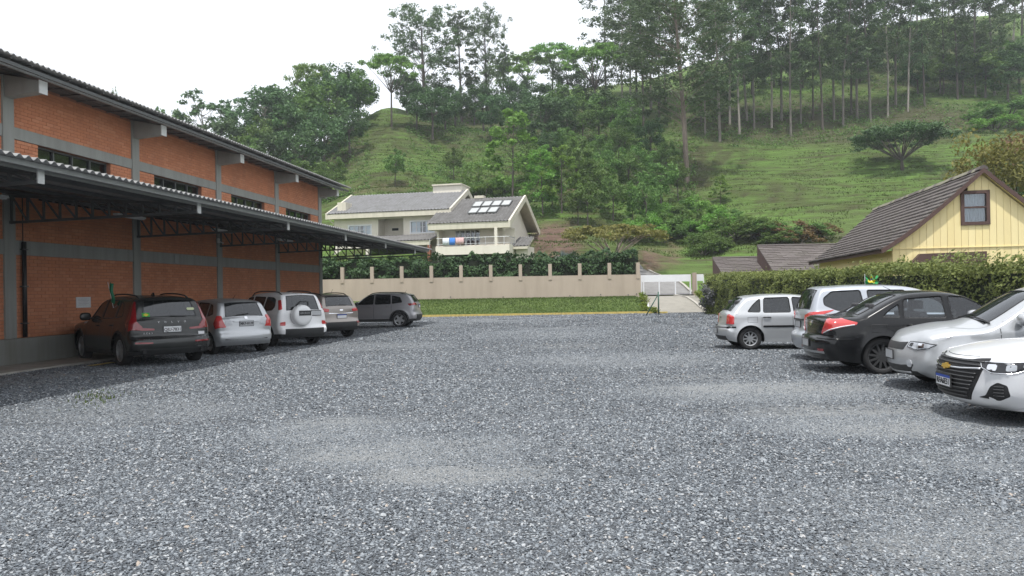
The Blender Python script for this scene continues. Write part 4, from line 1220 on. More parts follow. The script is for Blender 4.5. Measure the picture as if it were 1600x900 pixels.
PROTO = {}
def proto(key, seed, kind, leaf, bark, **k):
    rng = np.random.default_rng(seed); H = k['H']; paths = []; C = []; RR = []
    lean = Vector((rng.normal()*.02*H, rng.normal()*.02*H, 0))
    tr = k.get('tr', H*.011)
    if kind == 'tall':          # eucalyptus: long bare stem, ragged crown of small tufts up the top half
        top = Vector((0, 0, H)) + lean
        pts = [Vector((0, 0, -.5)), Vector((rng.normal()*.1, rng.normal()*.1, H*.3)), lean*.5 + Vector((0, 0, H*.62)), top]
        paths.append((pts, [tr*1.25, tr, tr*.65, tr*.15]))
        for i in range(k['nb']):
            h = H*(k['b0'] + (1-k['b0'])*(i+rng.random())/k['nb']); f = (h/H-k['b0'])/(1-k['b0'])
            r = k['rc']*(.35+.9*math.sin(math.pi*min(1, .18+.75*f)))*(.6+.7*rng.random()); a = rng.random()*6.28
            p = lean*(h/H) + Vector((0, 0, h)); q = p + Vector((math.cos(a)*r, math.sin(a)*r, r*(.45+.5*rng.random())))
            paths.append(limb(rng, p, q, tr*.19*(1-.6*f), tr*.04))
            for e in range(k.get('tuft', 3)):
                u = .55+.45*rng.random(); c = p.lerp(q, u) + Vector((rng.normal(), rng.normal(), rng.normal()*.5))*k['rc']*.18
                C.append(c); s = k['cl']*(.6+.7*rng.random()); RR.append((s, s, s*.6))
    elif kind == 'umbrella':    # forking limbs under a wide shallow dome
        fork = Vector((lean.x, lean.y, H*k.get('fork', .5)))
        paths.append(([Vector((0, 0, -.4)), fork*.5, fork], [tr*1.2, tr, tr*.8]))
        for i in range(k['nb']):
            a = 6.28*(i+rng.random()*.7)/k['nb']; rr = k['rc']*math.sqrt((i % 3+.6+.6*rng.random())/3.2)
            q = Vector((math.cos(a)*rr, math.sin(a)*rr, H*(1-.22*(rr/k['rc'])**2)-k['cl']*.6)) + lean
            paths.append(limb(rng, fork, q, tr*.45, tr*.07, .1))
            for e in range(3):
                C.append(q + Vector((rng.normal()*k['cl']*.9, rng.normal()*k['cl']*.9, rng.normal()*k['cl']*.12))); s = k['cl']*(.7+.6*rng.random()); RR.append((s, s, s*.36))
    elif kind == 'round':       # dense rounded crown made of many clumps
        cz = H*k.get('cz', .62)
        paths.append(([Vector((0, 0, -.4)), Vector((lean.x*.4, lean.y*.4, cz*.5)), Vector((lean.x, lean.y, cz))], [tr*1.3, tr, tr*.6]))
        for i in range(k['nb']):
            d = rng.normal(size=3); d /= np.linalg.norm(d); d[2] = d[2]*.9+.12
            f = .55+.5*rng.random()
            q = Vector((d[0]*k['rc']*f, d[1]*k['rc']*f, cz+d[2]*(H-cz)*f)) + lean
            if i % 2 == 0: paths.append(limb(rng, Vector((lean.x*.7, lean.y*.7, cz*.75)), q, tr*.3, tr*.05))
            C.append(q); s = k['cl']*(.65+.7*rng.random()); RR.append((s, s, s*.75))
    elif kind == 'palmate':     # cecropia: bare candelabra limbs, big star leaves at the tips
        fork = Vector((lean.x, lean.y, H*.45))
        paths.append(([Vector((0, 0, -.4)), fork], [tr*1.1, tr*.8]))
        for i in range(k['nb']):
            a = 6.28*rng.random(); rr = k['rc']*(.25+.75*rng.random()); h = H*(.55+.45*rng.random()*(1-.35*rr/k['rc']))
            q = Vector((math.cos(a)*rr, math.sin(a)*rr, h)); paths.append(limb(rng, fork.lerp(Vector((0, 0, H*.7)), rng.random()), q, tr*.3, tr*.09, -.1))
            C.append(q); RR.append((k['cl'], k['cl'], k['cl']*.35))
    elif kind == 'shrub':
        for i in range(k['nb']):
            a = 6.28*rng.random(); rr = k['rc']*math.sqrt(rng.random()); h = H*(.25+.7*rng.random())*(1-.45*(rr/k['rc'])**2)
            q = Vector((math.cos(a)*rr, math.sin(a)*rr, h)); C.append(q); s = k['cl']*(.6+.7*rng.random()); RR.append((s, s, s*.75))
            if i % 3 == 0: paths.append(limb(rng, (0, 0, -.2), q, .06, .015, .1, 3))
    elif kind == 'spire':       # young tree, narrow, light
        paths.append(([Vector((0, 0, -.4)), lean + Vector((0, 0, H*.97))], [tr, tr*.15]))
        for i in range(k['nb']):
            f = (i+rng.random())/k['nb']; h = H*(k['b0']+(1-k['b0'])*f); r = k['rc']*(.5+.7*rng.random())*math.sin(math.pi*min(.96, .30+.66*f))**.8
            a = rng.random()*6.28; q = Vector((math.cos(a)*r, math.sin(a)*r, h)) + lean*f
            paths.append(limb(rng, (lean.x*f, lean.y*f, h-r*.35), q, tr*.25, tr*.05, .05, 3))
            C.append(q); s = k['cl']*(.6+.7*rng.random()); RR.append((s, s, s*.7))
    V, F = leaf_quads(rng, np.array([tuple(c) for c in C]), np.array(RR), k['nl'], k['ls'], k.get('up', .35), k.get('shell', .5), k.get('asp', .55), k.get('droop', 0))
    PROTO[key] = (trunk_mesh('trunk', paths, MATS[bark]), np_mesh('crown', V, F, MATS[leaf]), H)

def put(key, loc, h, rot, label, name='tree', cat='tree', group=None, wide=1.0, parts=True):
    tm, cm, H = PROTO[key]; s = h/H
    o = empty(name, loc, rot, label, cat, group); o.scale = (s*wide, s*wide, s)
    o.rotation_euler = (RNG.gauss(0, .022), RNG.gauss(0, .022), rot)
    link('trunk', tm, o); link('crown', cm, o)
    return o

for i in range(4): proto('euc%d' % i, 10+i, 'tall', 'leaf_euc', ['bark_grey', 'bark_pale', 'bark_dark', 'bark_grey'][i], H=28., nb=56, b0=.26, rc=3.3, cl=.90, nl=40, ls=.185, tuft=3, droop=.8, tr=.165)
proto('giant', 19, 'tall', 'leaf_euc', 'bark_red', H=31., nb=110, b0=.26, rc=5.6, cl=1.05, nl=46, ls=.20, tuft=3, droop=.8, tr=.27)
for i in range(2): proto('big%d' % i, 30+i, 'tall', 'leaf_euc', 'bark_dark', H=24., nb=84, b0=.16, rc=6.2, cl=1.2, nl=44, ls=.24, tuft=3, droop=.4, tr=.42)
proto('thin', 40, 'tall', 'leaf_euc', 'bark_dark', H=24., nb=44, b0=.24, rc=3.2, cl=.9, nl=40, ls=.24, tuft=3, tr=.26)
for i in range(3): proto('umb%d' % i, 50+i, 'umbrella', 'leaf_umb', 'bark_dark', H=13., nb=16, rc=5.0, cl=1.15, nl=95, ls=.21, tr=.20, fork=.45)
for i in range(4): proto('rnd%d' % i, 60+i, 'round', 'leaf_dark', 'bark_dark', H=12., nb=46, rc=4.6, cl=1.25, nl=95, ls=.24, tr=.22)
for i in range(3): proto('mid%d' % i, 70+i, 'round', 'leaf_mid', 'bark_dark', H=9., nb=40, rc=3.4, cl=.95, nl=90, ls=.20, tr=.14)
for i in range(2): proto('cec%d' % i, 80+i, 'palmate', 'leaf_dark', 'bark_pale', H=13., nb=34, rc=4.6, cl=.95, nl=26, ls=.42, tr=.17, up=1.2, asp=.35)
for i in range(2): proto('spi%d' % i, 90+i, 'spire', 'leaf_light', 'bark_dark', H=10., nb=42, b0=.22, rc=2.4, cl=.75, nl=85, ls=.17, tr=.12)
for i in range(3): proto('shr%d' % i, 100+i, 'shrub', 'leaf_mid' if i else 'leaf_light', 'bark_dark', H=3., nb=30, rc=2.0, cl=.55, nl=130, ls=.095)
proto('brown', 110, 'shrub', 'leaf_rust', 'bark_dark', H=3., nb=22, rc=2.2, cl=.55, nl=60, ls=.13)
proto('yel', 120, 'round', 'leaf_yellow', 'bark_dark', H=9., nb=70, rc=4.4, cl=1.0, nl=120, ls=.13, tr=.2, cz=.5)
proto('rust', 121, 'round', 'leaf_rust', 'bark_dark', H=8., nb=50, rc=3.6, cl=1.0, nl=120, ls=.13, tr=.2, cz=.5)
proto('yumb', 122, 'umbrella', 'leaf_yellow', 'bark_red', H=5., nb=22, rc=4.6, cl=.75, nl=110, ls=.12, tr=.15, fork=.22)
proto('dark', 123, 'umbrella', 'leaf_dark', 'bark_dark', H=6., nb=30, rc=4.6, cl=.95, nl=130, ls=.15, tr=.20, fork=.2)
proto('near', 124, 'round', 'leaf_dark', 'bark_dark', H=9., nb=80, rc=4.6, cl=1.1, nl=150, ls=.13, tr=.25, cz=.5)

RNG = random.Random(7)
def nth(k):
    w = ['first', 'second', 'third', 'fourth', 'fifth', 'sixth', 'seventh', 'eighth', 'ninth', 'tenth', 'eleventh', 'twelfth', 'thirteenth', 'fourteenth', 'fifteenth', 'sixteenth', 'seventeenth', 'eighteenth', 'nineteenth', 'twentieth']
    return w[k] if k < 20 else 'twenty-' + w[k-20]
def number_row(made, text):
    """label each of a row by its place from the left"""
    for k, o in enumerate(sorted(made, key=lambda o: o.location.x/o.location.y)): o['label'] = text % nth(k)
def plant(key, px, py, h, label, D=None, name='tree', cat='tree', group=None, wide=1.0, top=None):
    p = on_hill(px, py) if D is None else Vector(((px-800)/FOC*D, D, gz((px-800)/FOC*D, D)))
    if top is not None: h0 = h; h = at(px, top, p.y).z-p.z; wide = wide*h0/h
    return put(key, p, h, RNG.uniform(0, 6.28), label, name, cat, group, wide)

# single trees one can point at
plant('big0', 667, 178, 21, 'big spreading dark tree on the crest, widest crown against the sky', D=152, wide=1.05)
plant('thin', 726, 170, 22, 'tall thin tree with straight dark trunk on the crest beside the spreading tree', D=160)
plant('big1', 765, 168, 21.5, 'loose crowned tree on the crest, second right of the spreading tree', D=162, wide=.72)
plant('thin', 792, 165, 15, 'slim half-bare tree standing alone against the sky', D=165, wide=.55)
plant('umb0', 616, 214, 13.8, 'bright flat-topped tree with thin forked trunk on the grassy knoll', D=136, wide=.8)
plant('umb1', 828, 150, 12.5, 'bright umbrella tree on the skyline left of the tall eucalyptus wood', D=180, wide=1.25)
plant('umb2', 868, 140, 13.5, 'bright umbrella tree rising above its neighbour on the skyline', D=178, wide=1.1)
plant('umb0', 934, 200, 17.0, 'sunlit umbrella tree on a tall thin stem before the eucalyptus wood', D=148, wide=.85)
plant('umb1', 800, 176, 11.5, 'flat-topped tree low on the crest between slim trunks', D=170, wide=1.0)
plant('rnd0', 893, 150, 9.5, 'dark dense tree in the notch below the umbrella crowns', D=172, wide=1.1)
plant('umb2', 494, 180, 12.5, 'small umbrella crown rising above the dark wood over the brick building', D=152, wide=.9, top=94)
plant('cec0', 320, 225, 14.0, 'open large-leaved tree against the sky above the warehouse roof', D=140, top=136)
plant('cec1', 368, 225, 12.0, 'second open large-leaved tree from the warehouse roof', D=145, wide=.8, top=148)
plant('cec0', 416, 215, 14.5, 'tall open large-leaved tree beside the dark wood', D=143, wide=1.0, top=127)
plant('mid0', 285, 215, 6.5, 'light leafy bush crown just above the warehouse roof edge', D=150, wide=1.2, top=172)
plant('mid1', 250, 210, 5.5, 'lowest leafy crown peeping over the warehouse roof', D=150, wide=1.0, top=170)
plant('mid2', 183, 190, 7.5, 'tiny tree top showing over the middle of the warehouse roof', D=150, wide=.4, top=144)
plant('dark', 1413, 266, 6.6, 'dark multi-stemmed tree standing alone in the pasture', wide=1.12)
plant('spi0', 1128, 322, 4.0, 'small bright green round tree at the foot of the pasture', wide=1.25)
plant('spi1', 803, 305, 12.8, 'tall light green feathery tree behind the house roof', D=103, wide=1.15)
plant('mid0', 903, 318, 8.0, 'bushy green tree right of the feathery tree', D=100, wide=.85)
plant('mid1', 620, 296, 5.2, 'small round tree on the grass above the left roof of the house', D=107, wide=.8)
plant('mid2', 527, 298, 5.6, 'small round tree at the corner of the warehouse roof', D=106, wide=.8)
plant('mid0', 484, 300, 6.6, 'light shrubby tree just above the end of the warehouse roof', D=108, wide=1.4)
plant('mid1', 712, 268, 4.6, 'small round bush tree on the slope above the ridge box', D=113, wide=.9)
plant('giant', 1076, 268, 31, 'massive eucalyptus with thick brown trunk standing forward of the wood', D=112, wide=1.25)
plant('euc0', 1129, 218, 27, 'eucalyptus just right of the massive brown trunk', D=132, wide=1.3)
yt = put('yel', Vector((29.6, 47.5, .4)), 10.6, .4, 'yellowish leafy tree behind the ridge of the yellow house', wide=.72)
plant('near', 1604, 400, 10.4, 'dark evergreen tree at the frame edge behind the yellow house', D=50, wide=.7)
plant('rust', 1588, 400, 12.6, 'rust-tinted tree top between the yellowish tree and the dark evergreen', D=58, wide=.7)
plant('yumb', 957, 405, 4.6, 'wide yellow-green umbrella tree behind the garden hedge', D=71, wide=1.1)
plant('mid1', 1012, 352, 6.5, 'pale green bushy tree on the slope above the umbrella tree', D=92, wide=.8)
plant('mid2', 1062, 300, 6.0, 'dark-leaved bush tree at the foot of the massive eucalyptus', D=103, wide=.7)

# the eucalyptus wood along the top of the pasture
bases = [(1240, 213), (1210, 200), (1290, 204), (1322, 200), (1344, 186), (1392, 184), (1480, 150), (1256, 195), (1183, 205), (1160, 210), (1275, 186), (1308, 190), (1365, 190), (1424, 172), (1450, 166), (1226, 188),
         (1106, 215), (1145, 196), (1502, 155), (1530, 152), (1560, 150), (1172, 188), (1335, 176), (1405, 168)]
made = []
for i, (px, py) in enumerate(bases):
    made.append(plant('euc%d' % (i % 4), px, py, RNG.uniform(25, 31), 'tall eucalyptus', group='eucalyptus wood above the pasture', wide=RNG.uniform(.85, 1.2)))
number_row(made, 'tall eucalyptus, %s trunk from the left along the top of the pasture')
k_ = 0
made = []
for px, D in ((952, 165), (978, 160), (1000, 168), (1022, 158), (1045, 166), (990, 150), (1035, 150), (1098, 165), (1150, 172), (1205, 178), (1330, 190), (1390, 195), (1440, 195), (1490, 195), (1530, 180), (1575, 172), (1605, 160), (1590, 185), (1010, 140)):
    made.append(plant('euc%d' % (k_ % 4), px, 0, RNG.uniform(22, 28), 'tall eucalyptus crowded in the back of the wood on the ridge', D=D, group='back rows of the eucalyptus wood', wide=RNG.uniform(1.0, 1.5))); k_ += 1
number_row(made, 'tall eucalyptus at the back of the wood, %s from the left on the ridge')
made = []
for px, D, h in ((1180, 165, 9), (1215, 170, 8), (1260, 168, 10), (1300, 172, 8), (1350, 165, 9), (1395, 170, 10), (1430, 160, 9), (1500, 160, 10), (1535, 165, 11), (1570, 155, 10), (1600, 150, 10), (1460, 175, 8), (1130, 150, 8), (1100, 145, 7), (1440, 152, 7), (1475, 150, 8), (1510, 148, 8), (1545, 146, 8.5), (1580, 144, 9)):
    made.append(plant(('rnd%d' if k_ % 2 else 'mid%d') % (k_ % 3), px, 0, h, 'leafy understorey tree among the eucalyptus trunks', D=D, group='understorey of the eucalyptus wood', wide=1.2)); k_ += 1
number_row(made, 'leafy understorey tree among the eucalyptus trunks, %s from the left')
# dark wood left of the knoll
made = []
for px, D, h in ((352, 128, 11.5), (385, 135, 12.5), (410, 125, 11), (440, 138, 14), (470, 145, 15), (455, 125, 12), (490, 130, 14), (505, 148, 14.5), (520, 135, 14), (540, 146, 13.5), (556, 138, 12), (430, 118, 9), (475, 115, 10), (510, 120, 11), (395, 118, 9), (330, 120, 10.5), (550, 125, 9), (300, 130, 11), (450, 150, 14), (565, 148, 10), (270, 130, 10.5)):
    made.append(plant(('rnd%d' if k_ % 4 else 'mid%d') % (k_ % 3), px, 0, h*.95, 'dense dark tree in the wood between warehouse roof and knoll', D=D, group='dark wood left of the knoll', wide=RNG.uniform(.85, 1.1))); k_ += 1
number_row(made, 'dense dark tree of the wood above the warehouse roof, %s from the left')
# trees of the gully between knoll and wood
made = []
for px, D, h, ky in ((655, 140, 9, 'rnd'), (680, 135, 9, 'rnd'), (700, 142, 8, 'rnd'), (770, 140, 9, 'rnd'), (715, 150, 8, 'rnd'), (760, 150, 9, 'rnd'), (800, 150, 10, 'rnd'), (835, 140, 9, 'rnd'),
                     (850, 128, 10, 'rnd'), (875, 132, 9, 'rnd'), (890, 145, 9, 'mid'), (915, 132, 8, 'mid'), (860, 150, 9, 'rnd'), (940, 135, 8, 'mid'), (640, 152, 8, 'rnd'), (690, 158, 8, 'rnd'), (745, 160, 9, 'rnd'), (820, 165, 8, 'rnd'), (980, 130, 8, 'mid'), (930, 155, 9, 'rnd'), (960, 138, 9, 'rnd')):
    made.append(plant('%s%d' % (ky, k_ % 3), px, 0, h, 'dark leafy tree in the gully behind the house', D=D, group='trees of the wooded gully', wide=RNG.uniform(.85, 1.15))); k_ += 1
number_row(made, 'dark leafy tree in the gully behind the house, %s from the left')
made = []
for px, py, h, ky in ((830, 290, 6, 'mid'), (855, 300, 6.5, 'spi'), (865, 330, 7, 'spi'), (880, 335, 8, 'spi'), (850, 340, 8, 'spi'), (925, 330, 6, 'mid'), (945, 310, 6, 'mid'), (960, 345, 5.5, 'mid'), (985, 310, 6, 'mid'), (1000, 290, 6, 'mid'),
                      (1035, 330, 6, 'mid'), (990, 350, 4.5, 'spi'), (920, 355, 5, 'mid'), (940, 275, 6, 'mid'), (970, 260, 6, 'mid'), (1020, 260, 7, 'rnd'), (1045, 290, 6, 'mid'), (890, 262, 6, 'mid'), (860, 262, 6, 'rnd'), (735, 292, 3, 'spi'), (752, 296, 3.2, 'spi'), (905, 352, 4, 'mid')):
    made.append(plant('%s%d' % (ky, k_ % 2), px, py, h, 'light bushy young tree on the slope right of the house', group='young trees on the slope', wide=RNG.uniform(.8, 1.15))); k_ += 1
number_row(made, 'light bushy young tree on the slope above the house, %s from the left')
made = []
for px, py, h, w in ((1090, 348, 3.4, 1.4), (1070, 356, 3.0, 1.5), (1105, 366, 3.2, 1.5), (1125, 372, 3.2, 1.6), (1150, 372, 2.6, 1.8), (1040, 366, 3, 1.5), (1015, 374, 3, 1.4), (1180, 374, 2.2, 1.8), (1060, 345, 3.2, 1.3), (1030, 352, 3, 1.3), (1100, 400, 2.6, 1.3), (1116, 396, 2.4, 1.2), (985, 378, 2.6, 1.4), (1140, 350, 2, 1.4), (1075, 378, 2.6, 1.4), (760, 310, 2.4, 1.4), (740, 308, 2.4, 1.4), (775, 305, 2.6, 1.4), (790, 300, 2.4, 1.5), (1600, 250, 3.5, 2.0), (1580, 190, 4.5, 2.0), (1560, 205, 3, 2.)):
    made.append(plant('shr%d' % (k_ % 3), px, py, h, 'leafy bush in the thicket along the foot of the hill', name='bush', cat='bush', group='thicket at the foot of the hill', wide=w)); k_ += 1
number_row(made, 'leafy bush in the thicket at the hill foot, %s from the left')
made = []
for px, py, h, w in ((1200, 376, 1.8, 2.2), (1232, 374, 1.9, 2.3), (1262, 372, 1.8, 2.2), (1290, 372, 1.6, 2.0), (1215, 384, 1.6, 2), (1250, 384, 1.6, 2.)):
    made.append(plant('brown' if k_ % 2 else 'shr1', px, py, h, 'low browned bush at the lower edge of the pasture', name='bush', cat='bush', group='brown bushes below the pasture', wide=w)); k_ += 1
number_row(made, 'low browned bush at the lower edge of the pasture, %s from the left')

# silver palm behind the hedge
pp = at(886, 402, 64); pr = empty('fan_palm', (pp.x, 64, gz(pp.x, 64)), 0, 'silvery blue fan palm behind the garden hedge', 'palm')
MB().tube([(0, 0, -.3), (0, 0, 1.2)], [.2, .16], 8).build('trunk', MATS['bark_dark'], pr)
rp = np.random.default_rng(3)
for i in range(17):
    a = 6.28*i/17+rp.random()*.3; el = .15+1.2*rp.random(); L = 1.3
    d = Vector((math.cos(a)*math.cos(el), math.sin(a)*math.cos(el), math.sin(el))); c = Vector((0, 0, 1.2)) + d*L*.75
    s_ = d.cross(Vector((0, 0, 1))).normalized(); m = MB()
    m.bar((0, 0, 1.15), c, .025)
    for j in range(13):
        b = -1.25+2.5*j/12; e = (d*math.cos(b)+s_*math.sin(b)).normalized(); tip = c+e*(.85-.12*abs(b))+Vector((0, 0, -.10)); w_ = e.cross(d.cross(s_)).normalized()*.045
        mid_ = c.lerp(tip, .5)
        m.add([c, mid_-w_, tip, mid_+w_], [(0, 1, 2, 3)])
    m.build('frond', MATS['leaf_silver'], pr, fix=False)

# hedges
def hedge(name, label, p, q, width, z0, h0, h1, leaf, dens, ls, seed, cat='hedge', rough=.22, core=True):
    """leaves over the sides and top of a long block, uneven outline; solid dark core"""
    rng = np.random.default_rng(seed); p = Vector(p); q = Vector(q); L = (q-p).length; d = (q-p)/L; nrm = Vector((-d.y, d.x, 0))
    o = empty(name, p, 0, label, cat)
    per = width+2*(h0+h1)/2; n = int(L*per*dens)
    s = rng.random(n)*L; u = rng.random(n)*per; hh = h0+(h1-h0)*s/L + (vnoise(s/.9, s*0, seed)-.5)*rough*1.6 + (vnoise(s/.25, s*0, seed+1)-.5)*rough*.7
    side = np.where(u < hh, -1, np.where(u > hh+width, 1, 0))
    off = np.where(side == -1, -width/2, np.where(side == 1, width/2, u-hh-width/2)); zz = np.where(side == -1, u, np.where(side == 1, np.maximum(0, per-u), hh))
    bul = (vnoise(s/.7, zz/.6, seed+2)-.5)*rough*1.6 + (vnoise(s/.22, zz/.22, seed+3)-.5)*rough*.6
    inn = rng.random(n)**2*.22
    off = off + np.where(side != 0, np.sign(off)*(bul-inn), rng.normal(size=n)*.05); zz = zz + np.where(side == 0, bul*.6-inn + (rng.random(n) > .97)*rng.random(n)*.22, rng.normal(size=n)*.03)
    P = np.stack([s*d.x+off*nrm.x, s*d.y+off*nrm.y, z0+np.clip(zz, .02, None)], -1)
    nn = rng.normal(size=(n, 3)); nn[:, 2] = np.abs(nn[:, 2])+.3; nn[:, 0] += np.sign(off)*nrm.x*.9*(side != 0); nn[:, 1] += np.sign(off)*nrm.y*.9*(side != 0); nn /= np.linalg.norm(nn, axis=1, keepdims=True)
    t = rng.normal(size=(n, 3)); t[:, 2] += .5; t -= nn*(t*nn).sum(1, keepdims=True); t /= np.linalg.norm(t, axis=1, keepdims=True)
    b = np.cross(nn, t); sz = ls*(.6+.8*rng.random((n, 1)))
    V = np.stack([P-t*sz, P+b*sz*.5, P+t*sz, P-b*sz*.5], 1).reshape(-1, 3)
    link('foliage', np_mesh('foliage', V, np.arange(4*n).reshape(-1, 4), MATS[leaf]), o)
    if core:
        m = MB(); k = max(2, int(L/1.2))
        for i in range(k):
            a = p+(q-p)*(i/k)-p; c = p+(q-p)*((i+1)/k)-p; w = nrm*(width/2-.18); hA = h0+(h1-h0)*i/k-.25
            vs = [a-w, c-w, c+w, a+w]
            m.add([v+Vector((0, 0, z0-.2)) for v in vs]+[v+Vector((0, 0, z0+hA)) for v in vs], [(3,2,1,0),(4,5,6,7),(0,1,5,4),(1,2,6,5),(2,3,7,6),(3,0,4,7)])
        m.build('dark_core', MATS['leaf_core'], o)  # solid very dark blocks filling the inside of the hedge
    return o
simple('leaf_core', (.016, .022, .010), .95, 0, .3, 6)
hedge('clipped_hedge', 'long clipped green hedge behind the row of cars', (12.5, 15.2, 0), (12.75, 48.6, 0), 1.3, 0, 2.05, 2.36, 'leaf_hedge', 430, .052, 21, rough=.22)
hedge('garden_hedge', 'dark green hedge growing behind the cream garden wall', (wx(480), WALL_Y+1.1, 0), (wx(1000), WALL_Y+1.1, 0), 1.3, .8, 3.45, 3.48, 'leaf_hedge_dark', 260, .10, 22, rough=.55)
def bushlet(name, label, loc, rx, ry, h, leaf, n, ls, seed, cat='bush', group=None):
    rng = np.random.default_rng(seed); k = 30
    C = np.stack([rng.normal(size=k)*rx*.45, rng.normal(size=k)*ry*.45, h*(.15+.7*rng.random(k))], -1); RR = np.full((k, 3), min(rx, h)*.34)
    V, F = leaf_quads(rng, C, RR, n//k, ls)
    o = empty(name, loc, 0, label, cat, group)
    link('foliage', np_mesh('foliage', V, F, MATS[leaf]), o)
    m = MB()
    for i in range(7): m.tube([(0, 0, -.05), tuple(C[i])], [.025, .008], 5)
    m.build('stem', MATS['bark_dark'], o); return o
bushlet('garden_shrub', 'greyish mottled shrub at the end of the long hedge', on_ground(1132, 492)+Vector((0, 1.5, 0)), 1.0, .9, 1.9, 'leaf_grey', 3600, .075, 5)
bushlet('garden_shrub', 'yellow-green shrub against the near corner of the hedge end', on_ground(1150, 492)+Vector((.3, .6, 0)), .8, .8, 1.6, 'leaf_hedge', 3000, .07, 6)
bushlet('garden_shrub', 'dark evergreen shrub topping the hedge beside the last wall post', Vector((wx(972), WALL_Y+.6, 1.2)), .75, .5, 3.6, 'leaf_hedge_dark', 3200, .09, 7)
i_ = 0
for px, py, side in ((1004, 468, 0), (1005.5, 472, 0), (1007, 476, 0), (1009, 480, 0), (1018, 484, 0), (1023, 487, 0), (1092, 466, 1), (1094.5, 470, 1), (1098, 474, 1), (1103, 478, 1), (1108, 481, 1), (1113, 484, 1), (1119, 487, 1)):
    Y = 57.5-(py-465)*.36 if side == 0 else 57.8-(py-465)*.32
    X = (px-800)/FOC*Y
    o_ = ['topmost', 'second', 'third', 'fourth', 'fifth', 'lowest', 'topmost', 'second', 'third', 'fourth', 'fifth', 'sixth', 'lowest'][i_]
    bushlet('edging_plant', 'small lime green edging plant, %s down the %s edge of the drive' % (o_, 'lawn' if side == 0 else 'hedge'), Vector((X, Y, gz(X, Y)+.02)), .38, .34, .42, 'leaf_lime', 260, .06, 40+i_, 'plant', 'edging plants along the drive'); i_ += 1

# grass of the pasture and lawn, leaf litter growth under the trees (nobody could count it)
def tufts(name, label, P, hgt, w, mat, seed):
    rng = np.random.default_rng(seed); n = len(P)
    a = rng.random(n)*6.28; t = np.stack([np.cos(a), np.sin(a), 0*a], -1); ln = np.stack([rng.normal(size=n)*.3, rng.normal(size=n)*.3, np.ones(n)], -1); h = (hgt*(.4+.9*rng.random(n)))[:, None]
    V = np.stack([P-t*w, P+t*w, P+ln*h+t*w*.2], 1).reshape(-1, 3)
    o = link(name, np_mesh(name, V, np.arange(3*n).reshape(-1, 3), MATS[mat])); return tag(o, label, 'grass', kind='stuff')
def scatter_px(boxes, seed):
    rng = np.random.default_rng(seed); out = []
    for px0, px1, d0, d1, n in boxes:
        D = np.sqrt(rng.uniform(d0**2, d1**2, n)); X = (rng.uniform(px0, px1, n)-800)/FOC*D
        keep = vnoise(X/2.5, D/1.2, seed) > .38
        X, D = X[keep], D[keep]; out.append(np.stack([X, D, height(X, D)-.03], -1))
    return np.concatenate(out)
tufts('pasture_grass', 'rough tufted grass over the hillside pasture', scatter_px(((1080, 1640, 76, 140, 42000), (560, 720, 95, 152, 16000), (700, 1100, 80, 130, 26000)), 3), .22, .08, 'blade', 4)
rng_ = np.random.default_rng(9)
lx = rng_.uniform(-10, 9.3, 26000); ly = 50.75+rng_.random(26000)*7.5
tufts('lawn_grass', 'short grass blades of the bank below the garden wall', np.stack([lx, ly, height(lx, ly)+.01], -1), .09, .03, 'blade', 5)
ug = scatter_px(((1090, 1640, 128, 175, 9000), (640, 1090, 95, 170, 14000), (300, 580, 105, 150, 6000)), 6)
rg = np.random.default_rng(8)
V_, F_ = leaf_quads(rg, ug+np.array([0, 0, .25]), np.full((len(ug), 3), .55), 5, .17)
tag(link('undergrowth', np_mesh('undergrowth', V_, F_, MATS['leaf_mid'])), 'low undergrowth spread beneath the hillside trees', 'undergrowth', kind='stuff')
wd = on_ground(150, 622); wr_ = np.random.default_rng(12)
wp_ = np.stack([wd.x+wr_.normal(size=130)*.22, wd.y+wr_.normal(size=130)*.55, np.full(130, .0)], -1); wp_[:, 0] += (wp_[:, 1]-wd.y)*-.45
tufts('weeds', 'thin weeds sprouting from the gravel at the shade edge', wp_, .06, .012, 'blade', 13)
# ------------------------------------------------------------------ cars
simple('tyre', (.016, .016, .017), .85, 0, .3, 12)
simple('alloy', (.42, .43, .44), .35, .75, .08)
simple('alloy_dark', (.055, .056, .058), .45, .3, .2)
simple('brake', (.03, .03, .032), .6, .4, .2)
simple('plastic_dark', (.026, .027, .028), .62, 0, .25, 8)
simple('seat', (.045, .045, .048), .85, 0, .2, 8)
simple('seal', (.010, .010, .011), .6)
simple('chrome', (.72, .73, .75), .12, 1.0, .03)
simple('plate_grey', (.42, .43, .44), .5, 0, .05); simple('plate_white', (.70, .71, .72), .5, 0, .04)
simple('plate_blue', (.012, .06, .36), .45); simple('plate_ink', (.012, .012, .014), .6); simple('gold', (.62, .40, .08), .3, .7, .1)
lens_mat('lens_red', (.26, .008, .012)); lens_mat('lens_red_bright', (.62, .05, .05)); lens_mat('lens_clear', (.55, .57, .60), .08); lens_mat('lens_white', (.74, .75, .78), .1); lens_mat('lens_orange', (.55, .17, .02)); lens_mat('lens_smoke', (.05, .05, .055), .08); simple('lens_black', (.02, .021, .024), .10, 0, .2, 9); simple('lens_frost', (.42, .44, .47), .25, .2, .25, 14)
glass_mat('glass_dark', (.10, .115, .12), .55); glass_mat('glass_mid', (.30, .34, .35), .30); glass_mat('glass_clear', (.84, .90, .92), .02)
paint_mat('paint_graphite', (.024, .026, .026), .35, .26, .30, .04)
paint_mat('paint_silver', (.46, .475, .49), .55, .34)
paint_mat('paint_silver_blue', (.40, .425, .465), .55, .33)
paint_mat('paint_white', (.74, .745, .75), .0, .35)
paint_mat('paint_bronze', (.29, .26, .235), .5, .34)
paint_mat('paint_grey', (.30, .30, .315), .5, .33)
paint_mat('paint_black', (.006, .0065, .0075), .0, .16, .0, .01).node_tree.nodes['Principled BSDF'].inputs['Specular IOR Level'].default_value = .42
